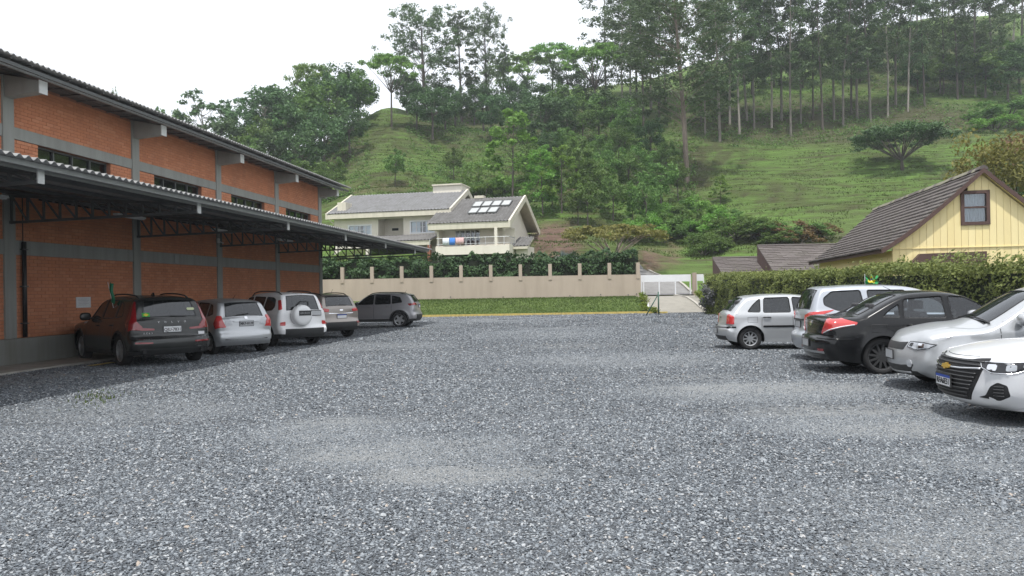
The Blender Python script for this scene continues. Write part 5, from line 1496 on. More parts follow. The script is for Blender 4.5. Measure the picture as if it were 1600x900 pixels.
paint_mat('paint_black_roof', (.018, .02, .024), .1, .25, .8, .04)
paint_mat('paint_pearl', (.68, .69, .71), .15, .32)

KIND = dict(fb=(.36, .17, .20, 0), g=(.36, .13, .16, .3), h=(.36, .045, .12, 1), w=(.375, .11, .06, 1), W=(.305, .06, .05, 1), r=(.30, .03, .085, 1), R=(.305, .04, .06, 1), q=(.365, .06, .08, .8), t=(.385, .07, .12, .3), d=(.37, .03, .10, 1), rb=(.385, .11, .16, 0))

def catmull(P, A, step=.035):
    """smooth curve through P (n,2) carrying attributes A (n,k); returns samples and the sample index of each control point"""
    P = np.asarray(P, float); A = np.asarray(A, float); n = len(P); out = []; oa = []; idx = []
    ext = np.vstack([2*P[0]-P[1], P, 2*P[-1]-P[-2]])
    for i in range(n-1):
        p0, p1, p2, p3 = ext[i:i+4]
        t0 = 0; t1 = t0+max(1e-4, np.linalg.norm(p1-p0)**.5); t2 = t1+max(1e-4, np.linalg.norm(p2-p1)**.5); t3 = t2+max(1e-4, np.linalg.norm(p3-p2)**.5)
        m = max(2, int(math.ceil(np.linalg.norm(p2-p1)/step))); idx.append(len(out))
        for j in range(m):
            t_ = t1+(t2-t1)*j/m
            a1 = (t1-t_)/(t1-t0)*p0+(t_-t0)/(t1-t0)*p1; a2 = (t2-t_)/(t2-t1)*p1+(t_-t1)/(t2-t1)*p2; a3 = (t3-t_)/(t3-t2)*p2+(t_-t2)/(t3-t2)*p3
            b1 = (t2-t_)/(t2-t0)*a1+(t_-t0)/(t2-t0)*a2; b2 = (t3-t_)/(t3-t1)*a2+(t_-t1)/(t3-t1)*a3
            out.append((t2-t_)/(t2-t1)*b1+(t_-t1)/(t2-t1)*b2); oa.append(A[i]+(A[i+1]-A[i])*j/m)
    idx.append(len(out)); out.append(P[-1]); oa.append(A[-1])
    return np.array(out), np.array(oa), idx

def inside(poly, pts):
    x, y = pts[:, 0], pts[:, 1]; r = np.zeros(len(pts), bool); n = len(poly)
    for i in range(n):
        x0, y0 = poly[i]; x1, y1 = poly[(i+1) % n]
        if y0 == y1: continue
        c = ((y0 > y) != (y1 > y)) & (x < (x1-x0)*(y-y0)/(y1-y0)+x0); r ^= c
    return r

def seg_dist(pts, poly):
    """distance of pts to an open polyline, index and parameter of the nearest segment"""
    a = poly[:-1][None]; b = poly[1:][None]; p = pts[:, None]
    ab = b-a; t_ = np.clip(((p-a)*ab).sum(-1)/np.maximum((ab*ab).sum(-1), 1e-12), 0, 1)
    d = np.linalg.norm(a+ab*t_[..., None]-p, axis=-1); k = d.argmin(1); r = np.arange(len(pts))
    return d[r, k], k, t_[r, k]

def cdt(outer, inner, lines, spacing, extra=None):
    vs = [tuple(p) for p in outer]; faces = [list(range(len(outer)))]; edges = []
    for poly in inner:
        n = len(vs); vs += [tuple(p) for p in poly]; faces.append(list(range(n, n+len(poly))))
    for ln in lines:
        n = len(vs); vs += [tuple(p) for p in ln]; edges += [(n+i, n+i+1) for i in range(len(ln)-1)]
    o = np.array(outer); x0, z0 = o.min(0); x1, z1 = o.max(0)
    gx, gz_ = np.meshgrid(np.arange(x0, x1, spacing), np.arange(z0, z1, spacing)); g = np.stack([gx.ravel()+(np.round(gz_.ravel()/spacing) % 2)*spacing*.5, gz_.ravel()], -1)
    g = g[inside(outer, g)]
    if len(g):
        av = np.array(vs); d = np.min(np.linalg.norm(g[:, None]-av[None], axis=-1), 1); g = g[d > spacing*.5]
    if extra is not None and len(extra): 
        if len(g): g = g[np.min(np.linalg.norm(g[:, None]-extra[None], axis=-1), 1) > spacing*.45]
        vs += [tuple(p) for p in extra]
    vs += [tuple(p) for p in g]
    rv, re, rf, _, _, of = delaunay_2d_cdt([Vector(v) for v in vs], edges, faces, 1, 1e-5)
    return np.array([tuple(v) for v in rv]), rf, of

class Car:
    def __init__(s, name, label, group, loc, heading, L, W, fa, ra, wr, paint, prof, belt, windows, glass='glass_dark', sill=.22, tum=.36, rim='alloy', spokes=5, rimfrac=.66, clad=None, roof_paint=None, rear_glass=None, front_glass='glass_mid', frame='seal', spoke_w=.05, black_from=None, wscale=1.0, tyre_w=.205):
        s.L, s.W, s.hw, s.fa, s.ra, s.wr, s.sill, s.tum, s.belt = L, W, W/2, fa, ra, wr, sill, tum, belt
        s.root = empty(name, loc, heading, label, 'car', group); s.paint = MATS[paint]
        s.arch = wr+.055
        P = [(L/2-a, z) for a, z, k in prof]; A = [(KIND[k][0]*W, KIND[k][1], KIND[k][2], KIND[k][3]) for a, z, k in prof]
        S, At, idx = catmull(P, A); s.S, s.At = S, At
        ker = np.array([1, 2, 3, 2, 1.])/9
        for c in range(4): At[:, c] = np.convolve(np.pad(At[:, c], 2, 'edge'), ker, 'valid')
        T = np.gradient(S, axis=0); T /= np.linalg.norm(T, axis=1, keepdims=True); N = np.stack([T[:, 1], -T[:, 0]*np.maximum(At[:, 3], .02)], -1); N /= np.linalg.norm(N, axis=1, keepdims=True)
        E = S - N*At[:, 1:2]; s.E = E
        kinds = [k for _, _, k in prof]; ix = {k: idx[i] for i, k in enumerate(kinds)}; first = {}
        for i, k in enumerate(kinds): first.setdefault(k, idx[i])
        ws = (ix['w']+1, first['W']-1); rw = (ix['R']+1, first['q']-1)
        bf = idx[black_from[0]] if black_from else -1; br = idx[len(prof)-1-black_from[1]] if black_from else 10**6
        # over-the-top strip
        tl = np.array([-1, -.97, -.9, -.78, -.6, -.4, -.2, 0, .2, .4, .6, .78, .9, .97, 1.]); m = len(tl)
        V = []
        for i in range(len(S)):
            for t_ in tl:
                q = S[i]-N[i]*At[i, 1]*abs(t_)**2.3; V.append((q[0], t_*At[i, 0], q[1]))
        groups = {'body': [], 'windscreen': [], 'rear_window': [], 'roof_panel': [], 'cladding': []}
        for i in range(len(S)-1):
            for j in range(m-1):
                f = (i*m+j, i*m+j+1, (i+1)*m+j+1, (i+1)*m+j)
                g = 'body'
                mid = 2 <= j <= m-4
                if ws[0] <= i < ws[1] and mid: g = 'windscreen'
                elif rw[0] <= i < rw[1] and mid: g = 'rear_window'
                elif roof_paint and ws[1] <= i < rw[0]: g = 'roof_panel'
                elif i < bf or i >= br: g = 'cladding'
                groups[g].append(f[::-1] if False else (f[0], f[1], f[2], f[3]))
        nstrip = len(V)
        # side: outline with wheel arches, windows cut out
        def arc(xa, r, n=22):
            b = math.asin(max(-1, min(1, (sill-wr)/r))); return [(xa+r*math.cos(b+(math.pi-2*b)*i/n), wr+r*math.sin(b+(math.pi-2*b)*i/n)) for i in range(n+1)]
        xf, xr = L/2-fa, L/2-ra; s.xf, s.xr = xf, xr
        rear_arc = arc(xr, s.arch)[::-1]; front_arc = arc(xf, s.arch)[::-1]
        outer = [tuple(p) for p in E] + rear_arc + front_arc
        win = [[(L/2-a, z) for a, z in w] for w in windows]
        win = [s.round_poly(w) for w in win]
        lines = []
        if clad is not None:
            lines = [[(L/2-.02, clad), (-L/2+.02, clad)]] + [arc(xa, s.arch+.055) for xa in (xf, xr)]
        ex = []
        Ne = np.gradient(E, axis=0); Ne /= np.maximum(np.linalg.norm(Ne, axis=1, keepdims=True), 1e-6); Ne = np.stack([Ne[:, 1], -Ne[:, 0]], -1)
        for f_ in (.04, .13, .30, .55, .85, 1.12):
            q = E - Ne*(At[:, 2:3]*f_); d_, _, _ = seg_dist(q, E); ok_ = (d_ > At[:, 2]*f_*.93) & inside(outer, q); ex.append(q[ok_])
        ex = np.concatenate(ex)
        for w in win:
            wp = np.array(w+[w[0]]); d_, _, _ = seg_dist(ex, wp); ex = ex[d_ > .006]
        ba = np.array(rear_arc+front_arc); ex = ex[np.min(np.linalg.norm(ex[:, None]-ba[None], axis=-1), 1) > .012]
        sv, sf, of = cdt(outer, win, lines, .055, ex)
        ys = s.side_y(sv)
        side_groups = {'body': [], 'cladding': []}; wins = [[] for _ in win]
        cen = np.array([sv[list(f)].mean(0) for f in sf]); inwin = [inside(w, cen) for w in win]; ok = inside(outer, cen)
        for q, f in enumerate(sf):
            c = cen[q]
            if not ok[q]: continue
            w_ = [k for k in range(len(win)) if inwin[k][q]]
            if w_: wins[w_[0]].append(f); continue
            isc = clad is not None and (c[1] < clad or min(math.hypot(c[0]-xf, c[1]-wr), math.hypot(c[0]-xr, c[1]-wr)) < s.arch+.055)
            side_groups['cladding' if isc else 'body'].append(f)
        nS = len(sv); V += [(p[0], y, p[1]) for p, y in zip(sv, ys)]; V += [(p[0], -y, p[1]) for p, y in zip(sv, ys)]
        for g, fs in side_groups.items():
            for f in fs:
                a, b, c = f[:3]
                p = sv[[a, b, c]]; ccw = (p[1, 0]-p[0, 0])*(p[2, 1]-p[0, 1])-(p[2, 0]-p[0, 0])*(p[1, 1]-p[0, 1]) > 0
                if not ccw: a, b, c = c, b, a
                groups[g].append((nstrip+c, nstrip+b, nstrip+a)); groups[g].append((nstrip+nS+a, nstrip+nS+b, nstrip+nS+c))
        s.V = V
        names = {'body': ('body', s.paint), 'roof_panel': ('roof_panel', MATS[roof_paint] if roof_paint else None), 'cladding': ('lower_cladding', MATS['plastic_dark'])}
        allf = []
        for g, fs in groups.items():
            allf += fs
            if g in names and fs: s.mesh_from(names[g][0], V, fs, names[g][1])
        s.mesh_from('windscreen', V, groups['windscreen'], MATS[front_glass], inset=.004); s.mesh_from('rear_window', V, groups['rear_window'], MATS[rear_glass or glass], inset=.004)
        for k, fs in enumerate(wins):
            for sg in (1, -1):
                off = nstrip if sg > 0 else nstrip+nS; ff = []
                for f in fs:
                    a, b, c = f[:3]; p = sv[[a, b, c]]; ccw = (p[1, 0]-p[0, 0])*(p[2, 1]-p[0, 1])-(p[2, 0]-p[0, 0])*(p[1, 1]-p[0, 1]) > 0
                    if ccw == (sg > 0): a, b, c = c, b, a
                    ff.append((off+a, off+b, off+c))
                allf += ff
                s.mesh_from('side_window', V, ff, MATS[glass], inset=.006)
                s.side_ribbon('window_seal', win[k]+[win[k][0]], .020, .003, sg, MATS[frame])
        s.bvh = BVHTree.FromPolygons([Vector(v) for v in V], [tuple(f) for f in allf])
        # seals round the two screens
        for nm, (i0, i1) in (('windscreen_seal', ws), ('rear_window_seal', rw)):
            pts = [V[i*m+2] for i in range(i0, i1+1)] + [V[i1*m+j] for j in range(3, m-3)] + [V[i*m+m-3] for i in range(i1, i0-1, -1)] + [V[i0*m+j] for j in range(m-4, 1, -1)]
            MB().tube(pts, .009, 5, cap=False).build(nm, MATS['seal'], s.root, fix=False)
        # underbody, wheel housings, cabin
        zf = sill+.10
        MB().box(xr+s.arch, xf-s.arch, -s.hw+.06, s.hw-.06, sill+.02, zf).box(-L/2+.22, xr+s.arch+.01, -s.hw+.34, s.hw-.34, sill+.03, zf).box(xf-s.arch-.01, L/2-.25, -s.hw+.34, s.hw-.34, sill+.03, zf).build('underbody', MATS['plastic_dark'], s.root)
        for xa in (xf, xr):
            for sg in (1, -1):
                a = arc(xa, s.arch+.002, 14); yo, yi = sg*(s.hw-.045), sg*(s.hw-.36); mm = MB()
                mm.add([(x, yo, z) for x, z in a]+[(x, yi, z) for x, z in a], [(i, i+1, 15+i+1, 15+i) for i in range(14)] + [tuple(range(15, 30))])
                mm.build('wheel_housing', MATS['plastic_dark'], s.root, fix=False)
        s.cabin(prof)
        s.wheels(rim, spokes, rimfrac, spoke_w, tyre_w)

    def round_poly(s, w, r=.045):
        """round the corners of a window outline"""
        out = []; n = len(w)
        for i in range(n):
            p0, p1, p2 = (np.array(w[(i+k) % n], float) for k in (-1, 0, 1))
            d0 = p0-p1; d2 = p2-p1; l0, l2 = np.linalg.norm(d0), np.linalg.norm(d2); rr = min(r, l0*.4, l2*.4)
            a = p1+d0/l0*rr; b = p1+d2/l2*rr
            for t_ in (0, .33, .67, 1): out.append(tuple((1-t_)**2*a+2*t_*(1-t_)*p1+t_*t_*b))
        return out

    def side_y(s, pts):
        pts = np.asarray(pts, float); x, z = pts[:, 0], pts[:, 1]; a = s.L/2-x
        hw = s.hw*(1-.085*np.clip((.9-a)/.9, 0, 1)**2-.055*np.clip((a-(s.L-.9))/.9, 0, 1)**2)
        zb = np.interp(a, [p[0] for p in s.belt], [p[1] for p in s.belt])
        low = lambda zz: hw-.045*((zz-.60)/.40)**2
        y = np.where(z <= zb, low(z), low(zb)-.010-s.tum*(z-zb))
        y = y + .010*np.exp(-((z-(zb-.10))/.035)**2)          # crease under the windows
        for xa in (s.xf, s.xr):
            r = np.hypot(x-xa, z-s.wr); y = y+.020*np.exp(-((r-s.arch)/.05)**2)*(z > s.sill-.02)
        d, k, t_ = seg_dist(pts, s.E)
        we = s.At[k, 0]*(1-t_)+s.At[np.minimum(k+1, len(s.At)-1), 0]*t_; rr = s.At[k, 2]*(1-t_)+s.At[np.minimum(k+1, len(s.At)-1), 2]*t_
        q = np.clip(d/rr, 0, 1); y = np.maximum(y, we+.004*q)
        return we+(y-we)*np.sqrt(np.maximum(0, 1-(1-q)**2))

    def mesh_from(s, name, V, F, mat, inset=0.0, parent=None):
        if not F: return None
        used = sorted({i for f in F for i in f}); mp = {k: i for i, k in enumerate(used)}
        me = bpy.data.meshes.new(name); me.from_pydata([V[i] for i in used], [], [tuple(mp[i] for i in f) for f in F])
        bm = bmesh.new(); bm.from_mesh(me); bmesh.ops.remove_doubles(bm, verts=bm.verts, dist=.0006)
        bm.normal_update()
        if inset:
            nv = [v.normal.copy() for v in bm.verts]
            for v, n in zip(bm.verts, nv): v.co -= n*inset
        bm.to_mesh(me); bm.free(); me.materials.append(mat)
        me.polygons.foreach_set('use_smooth', [True]*len(me.polygons))
        me.set_sharp_from_angle(angle=R(38))
        return link(name, me, parent or s.root)

    def side_ribbon(s, name, pts, w, off, sg, mat, parent=None):
        p = np.array(pts, float); seg = np.linalg.norm(np.diff(p, axis=0), axis=1); q = [p[0]]
        for i in range(len(seg)):
            m = max(1, int(seg[i]/.06))
            for j in range(1, m+1): q.append(p[i]+(p[i+1]-p[i])*j/m)
        q = np.array(q); T = np.gradient(q, axis=0); ln = np.linalg.norm(T, axis=1, keepdims=True); T = T/np.maximum(ln, 1e-6); N = np.stack([-T[:, 1], T[:, 0]], -1)
        A, B = q+N*w/2, q-N*w/2; ya, yb = s.side_y(A)+off, s.side_y(B)+off
        V = [(a[0], sg*y, a[1]) for a, y in zip(A, ya)] + [(b[0], sg*y, b[1]) for b, y in zip(B, yb)]; n = len(q)
        V += [(x, y-sg*(off+.006), z) for x, y, z in V]
        F = [(i, i+1, n+i+1, n+i) for i in range(n-1)] + [(i, i+1, 2*n+i+1, 2*n+i) for i in range(n-1)] + [(n+i, n+i+1, 3*n+i+1, 3*n+i) for i in range(n-1)]
        return link(name, np_mesh(name, V, F, mat), parent or s.root)

    def gap(s, pts, w=.009):
        """shut line between panels, both sides"""
        for sg in (1, -1): s.side_ribbon('shut_line', [(s.L/2-a, z) for a, z in pts], w, .0012, sg, MATS['seal'])  # dark ribbon on the surface, painting the shadow in the gap

    def cast(s, a, y, z, phi):
        d = Vector((math.cos(phi), math.sin(phi), 0)); o = Vector((s.L/2-a, y, z))
        h = s.bvh.ray_cast(o+d*3, -d)
        if h[0] is None: h = s.bvh.find_nearest(o)
        return h[0], d

    def patch(s, name, poly, phi, mat, off=.006, depth=.03, mirror=True, parent=None, spacing=.035, rnd=.02):
        """a piece that follows the body: outline poly of (a, y, z), seen along direction phi (degrees, 0 front, 180 rear, 90 left side)"""
        out = []
        ph = R(phi); d = Vector((math.cos(ph), math.sin(ph), 0)); pr = Vector((-math.sin(ph), math.cos(ph), 0))
        P2 = [((Vector((s.L/2-a, y, 0))).dot(pr), z) for a, y, z in poly]
        if rnd: P2 = s.round_poly(P2, rnd)
        v, f, _ = cdt(P2, [], [], spacing); ce_ = inside(P2, np.array([v[list(q)].mean(0) for q in f])); f = [q for q, k_ in zip(f, ce_) if k_]
        pts = []
        for u, z in v:
            o = pr*u + Vector((0, 0, z)); h = s.bvh.ray_cast(o+d*5, -d)
            if h[0] is None: h = s.bvh.find_nearest(o + d*1.2)
            pts.append(h[0]+d*off)
        cnt = {}
        for q in f:
            for i in range(len(q)):
                e = (q[i], q[(i+1) % len(q)]); cnt[tuple(sorted(e))] = cnt.get(tuple(sorted(e)), 0)+1
        n = len(pts); V = [tuple(p) for p in pts]+[tuple(p-d*depth) for p in pts]; F = [tuple(q) for q in f] + [(e[0], e[1], n+e[1], n+e[0]) for e, c in cnt.items() if c == 1]
        for sg in ((1, -1) if mirror else (1,)):
            me = bpy.data.meshes.new(name); me.from_pydata([(x, y*sg, z) for x, y, z in V], [], F)
            bm = bmesh.new(); bm.from_mesh(me); bmesh.ops.recalc_face_normals(bm, faces=bm.faces); bm.to_mesh(me); bm.free()
            me.materials.append(mat); me.polygons.foreach_set('use_smooth', [True]*len(me.polygons)); me.set_sharp_from_angle(angle=R(40))
            pa = parent[0 if sg > 0 else 1] if isinstance(parent, (list, tuple)) else parent
            out.append(link(name, me, pa or s.root))
        return out

    def strip(s, name, pts, phi, rad, mat, off=.0, parent=None, mirror=False, n=6):
        """a moulding laid over the body through points (a, y, z)"""
        for sg in ((1, -1) if mirror else (1,)):
            q = []
            for (a, y, z), (a2, y2, z2) in zip(pts[:-1], pts[1:]):
                for j in range(6): q.append((a+(a2-a)*j/6, y+(y2-y)*j/6, z+(z2-z)*j/6))
            q.append(pts[-1]); c = []
            for a, y, z in q:
                h, d = s.cast(a, y, z, R(phi)); c.append(h+d*off)
            c = [(p.x, p.y*sg, p.z) for p in c]
            MB().tube(c, rad, n).build(name, mat, parent or s.root, smooth=True)

    def handle(s, a, z, mat=None, w=.19):
        for sg in (1, -1):
            y = float(s.side_y([(s.L/2-a, z)])[0]); x = s.L/2-a
            m = MB().tube([(x-w/2, sg*(y-.004), z), (x-w/2+.025, sg*(y+.028), z), (x+w/2-.025, sg*(y+.028), z), (x+w/2, sg*(y-.004), z)], [.012, .016, .016, .012], 8)
            m.build('door_handle', mat or s.paint, s.root, smooth=True)

    def mirror(s, a, z, mat, size=(.10, .13, .085)):
        for sg in (1, -1):
            y = float(s.side_y([(s.L/2-a, z)])[0]); x = s.L/2-a
            bm = bmesh.new(); bmesh.ops.create_uvsphere(bm, u_segments=14, v_segments=9, radius=1)
            for v in bm.verts:
                c = v.co; v.co = Vector((math.copysign(abs(c.x)**.7, c.x)*size[0] if c.x > 0 else c.x*size[0]*.35, math.copysign(abs(c.y)**.7, c.y)*size[1], math.copysign(abs(c.z)**.7, c.z)*size[2])) + Vector((x, sg*(y+size[1]+.03), z))
            me = bpy.data.meshes.new('wing_mirror'); bm.to_mesh(me); bm.free(); me.materials.append(mat); me.polygons.foreach_set('use_smooth', [True]*len(me.polygons))
            o = link('wing_mirror', me, s.root)
            MB().bar((x, sg*(y-.02), z-.05), (x, sg*(y+.07), z-.03), .05, .04).build('mirror_arm', MATS['plastic_dark'], o)

    def cabin(s, prof):
        z0 = s.sill+.11; xs = s.L/2
        wsb = next(a for a, z, k in prof if k == 'w'); rwb = next(a for a, z, k in prof if k == 'q')
        zb = np.interp(wsb, [p[0] for p in s.belt], [p[1] for p in s.belt]); m = MB()
        m.box(xs-wsb-.55, xs-wsb-.05, -s.hw+.18, s.hw-.18, zb-.30, zb-.05)
        m.build('dashboard', MATS['plastic_dark'], s.root, bevel=.05)
        wheel_c = Vector((xs-wsb-.72, .34, zb-.02)); ring = [(wheel_c + Vector((math.cos(t_)*.07, math.sin(t_)*.18, math.cos(t_)*-.0+math.cos(t_)*.165))) for t_ in np.linspace(0, 6.283, 19)]
        MB().tube(ring, .016, 6, cap=False).build('steering_wheel', MATS['plastic_dark'], s.root, fix=False)
        top = max(z for a, z, k in prof)
        def seat(x, y, w):
            sd = MB(); sd.prism([(x, .0+z0), (x+.50, z0+.02), (x+.52, z0+.20), (x+.08, z0+.17), (x-.17, z0+.80), (x-.30, z0+.78), (x-.12, z0)], 'y', y-w/2, y+w/2)
            return sd
        h = top-z0
        k = min(1.0, (h-.30)/.92)
        for y in (-.36, .36):
            seat(xs-wsb-1.35, y, .50).build('front_seat', MATS['seat'], s.root, bevel=.03)
            MB().box(xs-wsb-1.62, xs-wsb-1.52, y-.13, y+.13, z0+.84, z0+1.00).build('headrest', MATS['seat'], s.root, bevel=.03)
        seat(xs-min(rwb-.45, wsb+2.2), 0, s.W-.5).build('rear_seat', MATS['seat'], s.root, bevel=.03)
        for y in (-.38, .38): MB().box(xs-min(rwb-.45, wsb+2.2)-.28, xs-min(rwb-.45, wsb+2.2)-.18, y-.13, y+.13, z0+.80, z0+.95).build('headrest', MATS['seat'], s.root, bevel=.03)
        MB().box(xs-rwb+.02, xs-min(rwb-.45, wsb+2.2)-.22, -s.hw+.2, s.hw-.2, z0+.48, z0+.52).build('parcel_shelf', MATS['seat'], s.root)

    def wheels(s, rim, n, rf, sw, tw):
        r = s.wr; rr = r*rf; h = tw/2
        prof = [(rr*.98, -h*.82), (rr+.012, -h*.98), (r-.045, -h*1.02), (r-.012, -h*.90), (r, -h*.62), (r, h*.62), (r-.012, h*.90), (r-.045, h*1.02), (rr+.012, h*.98), (rr*.98, h*.82)]
        K = 40; V = []; F = []
        for i in range(K):
            a = 2*math.pi*i/K
            V += [(q*math.cos(a), y, q*math.sin(a)) for q, y in prof]
        m = len(prof)
        for i in range(K):
            for j in range(m-1): F.append((i*m+j, ((i+1) % K)*m+j, ((i+1) % K)*m+j+1, i*m+j+1))
        tm = np_mesh('tyre', V, F, MATS['tyre'], True)
        rm = MB()
        def ring(r0, y0, r1, y1):
            b = len(rm.v)
            for i in range(K):
                a = 2*math.pi*i/K; rm.v += [(r0*math.cos(a), y0, r0*math.sin(a)), (r1*math.cos(a), y1, r1*math.sin(a))]
            rm.f += [(b+2*i, b+2*((i+1) % K), b+2*((i+1) % K)+1, b+2*i+1) for i in range(K)]
        ring(rr*1.0, h*.86, rr*.93, h*.80); ring(rr*.93, h*.80, rr*.90, h*.30); ring(rr*.90, h*.30, rr*.90, -h*.7)
        for i in range(n):
            a = 2*math.pi*i/n+.3; c_, s_ = math.cos(a), math.sin(a); t_ = (-s_, c_)
            pts = []
            for q, w, y in ((rr*.12, sw*.75, h*.66), (rr*.92, sw*.5, h*.74)):
                for yy in (y, y-.03):
                    for e in (-1, 1): pts.append((q*c_+t_[0]*w*e, yy, q*s_+t_[1]*w*e))
            rm.add(pts, [(0,1,5,4),(2,6,7,3),(0,4,6,2),(1,3,7,5),(4,5,7,6),(0,2,3,1)])
        b = len(rm.v); rm.v += [(rr*.2*math.cos(2*math.pi*i/16), h*.70, rr*.2*math.sin(2*math.pi*i/16)) for i in range(16)] + [(rr*.24*math.cos(2*math.pi*i/16), h*.5, rr*.24*math.sin(2*math.pi*i/16)) for i in range(16)]
        rm.f += [tuple(b+i for i in range(16))] + [(b+i, b+(i+1) % 16, b+16+(i+1) % 16, b+16+i) for i in range(16)]
        rmm = rm.mesh('rim', MATS[rim], fix=False)
        dm = MB(); dm.v = [(rr*.9*math.cos(2*math.pi*i/28), -.0, rr*.9*math.sin(2*math.pi*i/28)) for i in range(28)]; dm.f = [tuple(range(28))]
        dmm = dm.mesh('brake_disc', MATS['brake'], fix=False)
        for x in (s.xf, s.xr):
            for sg in (1, -1):
                w = empty('wheel', (x, sg*(s.hw-.035-h), r), 0 if sg > 0 else math.pi); w.parent = s.root
                w.rotation_euler = (0, random.Random(int(x*100)+sg).uniform(0, 6), 0) if sg > 0 else (0, random.Random(int(x*77)).uniform(0, 6), math.pi)
                link('tyre', tm, w); link('rim', rmm, w); link('brake_disc', dmm, w)

    def plate(s, rear, z, text=None, style='grey', y=0.0, w=.40, h=.13, tilt=0.0, off=.012):
        a = s.L if rear else 0
        p, d = s.cast(a, y, z, math.pi if rear else 0.0)
        # stands clear of whatever lies under its edges
        for yy in (y-w/2, y+w/2):
            for zz in (z-h/2, z+h/2):
                q, _ = s.cast(a, yy, zz, math.pi if rear else 0.0)
                if q is not None and abs(q.z-zz) < .03 and (q-p).dot(d) > 0: p = Vector((q.x, y, z))
        X, Y = (Vector((0, -1, 0)), Vector((0, 0, 1))) if rear else (Vector((0, 1, 0)), Vector((0, 0, 1)))
        M = Matrix.Translation(Vector((p.x, y, z))+d*off) @ Matrix((X, Y, d)).transposed().to_4x4()
        b = MB().box(-w/2, w/2, -h/2, h/2, -.012, .0).build('number_plate', MATS['plate_white' if style != 'grey' else 'plate_grey'], s.root, bevel=.003); b.matrix_local = M
        fr = MB()
        for x0, x1, y0, y1 in ((-w/2-.008, w/2+.008, h/2, h/2+.010), (-w/2-.008, w/2+.008, -h/2-.010, -h/2), (-w/2-.008, -w/2, -h/2, h/2), (w/2, w/2+.008, -h/2, h/2)): fr.box(x0, x1, y0, y1, -.012, .004)
        fr.build('plate_frame', MATS['plastic_dark'], b)
        zt = 0.0
        if style == 'blue':
            MB().box(-w/2, w/2, h/2-.032, h/2-.001, .0005, .0025).build('blue_band', MATS['plate_blue'], b); zt = -.014
        if style == 'old': zt = -.012; tx = link('state_line', text_mesh('SC', .024, MATS['plate_ink'], 'state_line'), b, (0, h/2-.02, .001))
        if text:
            tx = link('plate_number', text_mesh(text, .105 if style != 'blue' else .095, MATS['plate_ink'], 'plate_number', bold=.0015), b, (0, zt, .001))
            bx = tx.dimensions.x; tx.scale = (min(1.0, (w-.03)/max(.01, max(v.co.x for v in tx.data.vertices)-min(v.co.x for v in tx.data.vertices))), 1, 1)
        return b

    def letters(s, text, z, y0, step, size, mat, rear=True, off=.004):
        for i, ch in enumerate(text):
            if ch == ' ': continue
            y = y0-step*i if rear else y0+step*i
            p, d = s.cast(s.L if rear else 0, y, z, math.pi if rear else 0.0)
            X = Vector((0, -1 if rear else 1, 0)); M = Matrix.Translation(p+d*off) @ Matrix((X, Vector((0, 0, 1)), d)).transposed().to_4x4()
            link('letter', text_mesh(ch, size, mat, 'letter', bold=.001), s.root).matrix_local = M

    def wiper(s, y0, y1, z, tiltz=.05):
        pts = []
        for i in range(8):
            y = y0+(y1-y0)*i/7; p, d = s.cast(s.L, y, z+tiltz*i/7, math.pi); pts.append(p+d*.018)
        MB().tube(pts, .011, 6).build('rear_wiper', MATS['black_plastic'], s.root)

    def roof_rails(s, a0, a1, y, mat, h=.055):
        for sg in (1, -1):
            pts = []
            for i in range(11):
                a = a0+(a1-a0)*i/10; o = Vector((s.L/2-a, sg*y, 3)); hit = s.bvh.ray_cast(o, Vector((0, 0, -1)))[0]
                pts.append(hit+Vector((0, 0, h*min(1, 3.2*math.sin(math.pi*i/10)))))
            MB().tube(pts, .018, 8).build('roof_rail', mat, s.root, smooth=True)

    def antenna(s, a, back=.22, up=.24):
        o = Vector((s.L/2-a, 0, 3)); h = s.bvh.ray_cast(o, Vector((0, 0, -1)))[0]
        MB().tube([h, h+Vector((-back, 0, up))], [.008, .004], 6).build('antenna', MATS['black_plastic'], s.root)

    def exhaust(s, y, z, r=.04):
        for sg in (1, -1) if y else (1,):
            MB().tube([(-s.L/2+.02, sg*y, z), (-s.L/2+.16, sg*y, z)], r, 14, cap=False).build('exhaust_pipe', MATS['chrome'], s.root, fix=False)
            MB().tube([(-s.L/2+.06, sg*y, z), (-s.L/2+.07, sg*y, z)], r*.98, 14).build('exhaust_bore', MATS['seal'], s.root)

LEFT, RIGHT = 'cars parked under the carport edge', 'cars parked along the hedge'
def place_by(spec_L, xr_local, y_local, contact, heading):
    """origin of a car whose wheel at (xr_local, y_local) stands on the given ground point"""
    c, s_ = math.cos(heading), math.sin(heading)
    return Vector((contact[0]-(xr_local*c-y_local*s_), contact[1]-(xr_local*s_+y_local*c), .0))
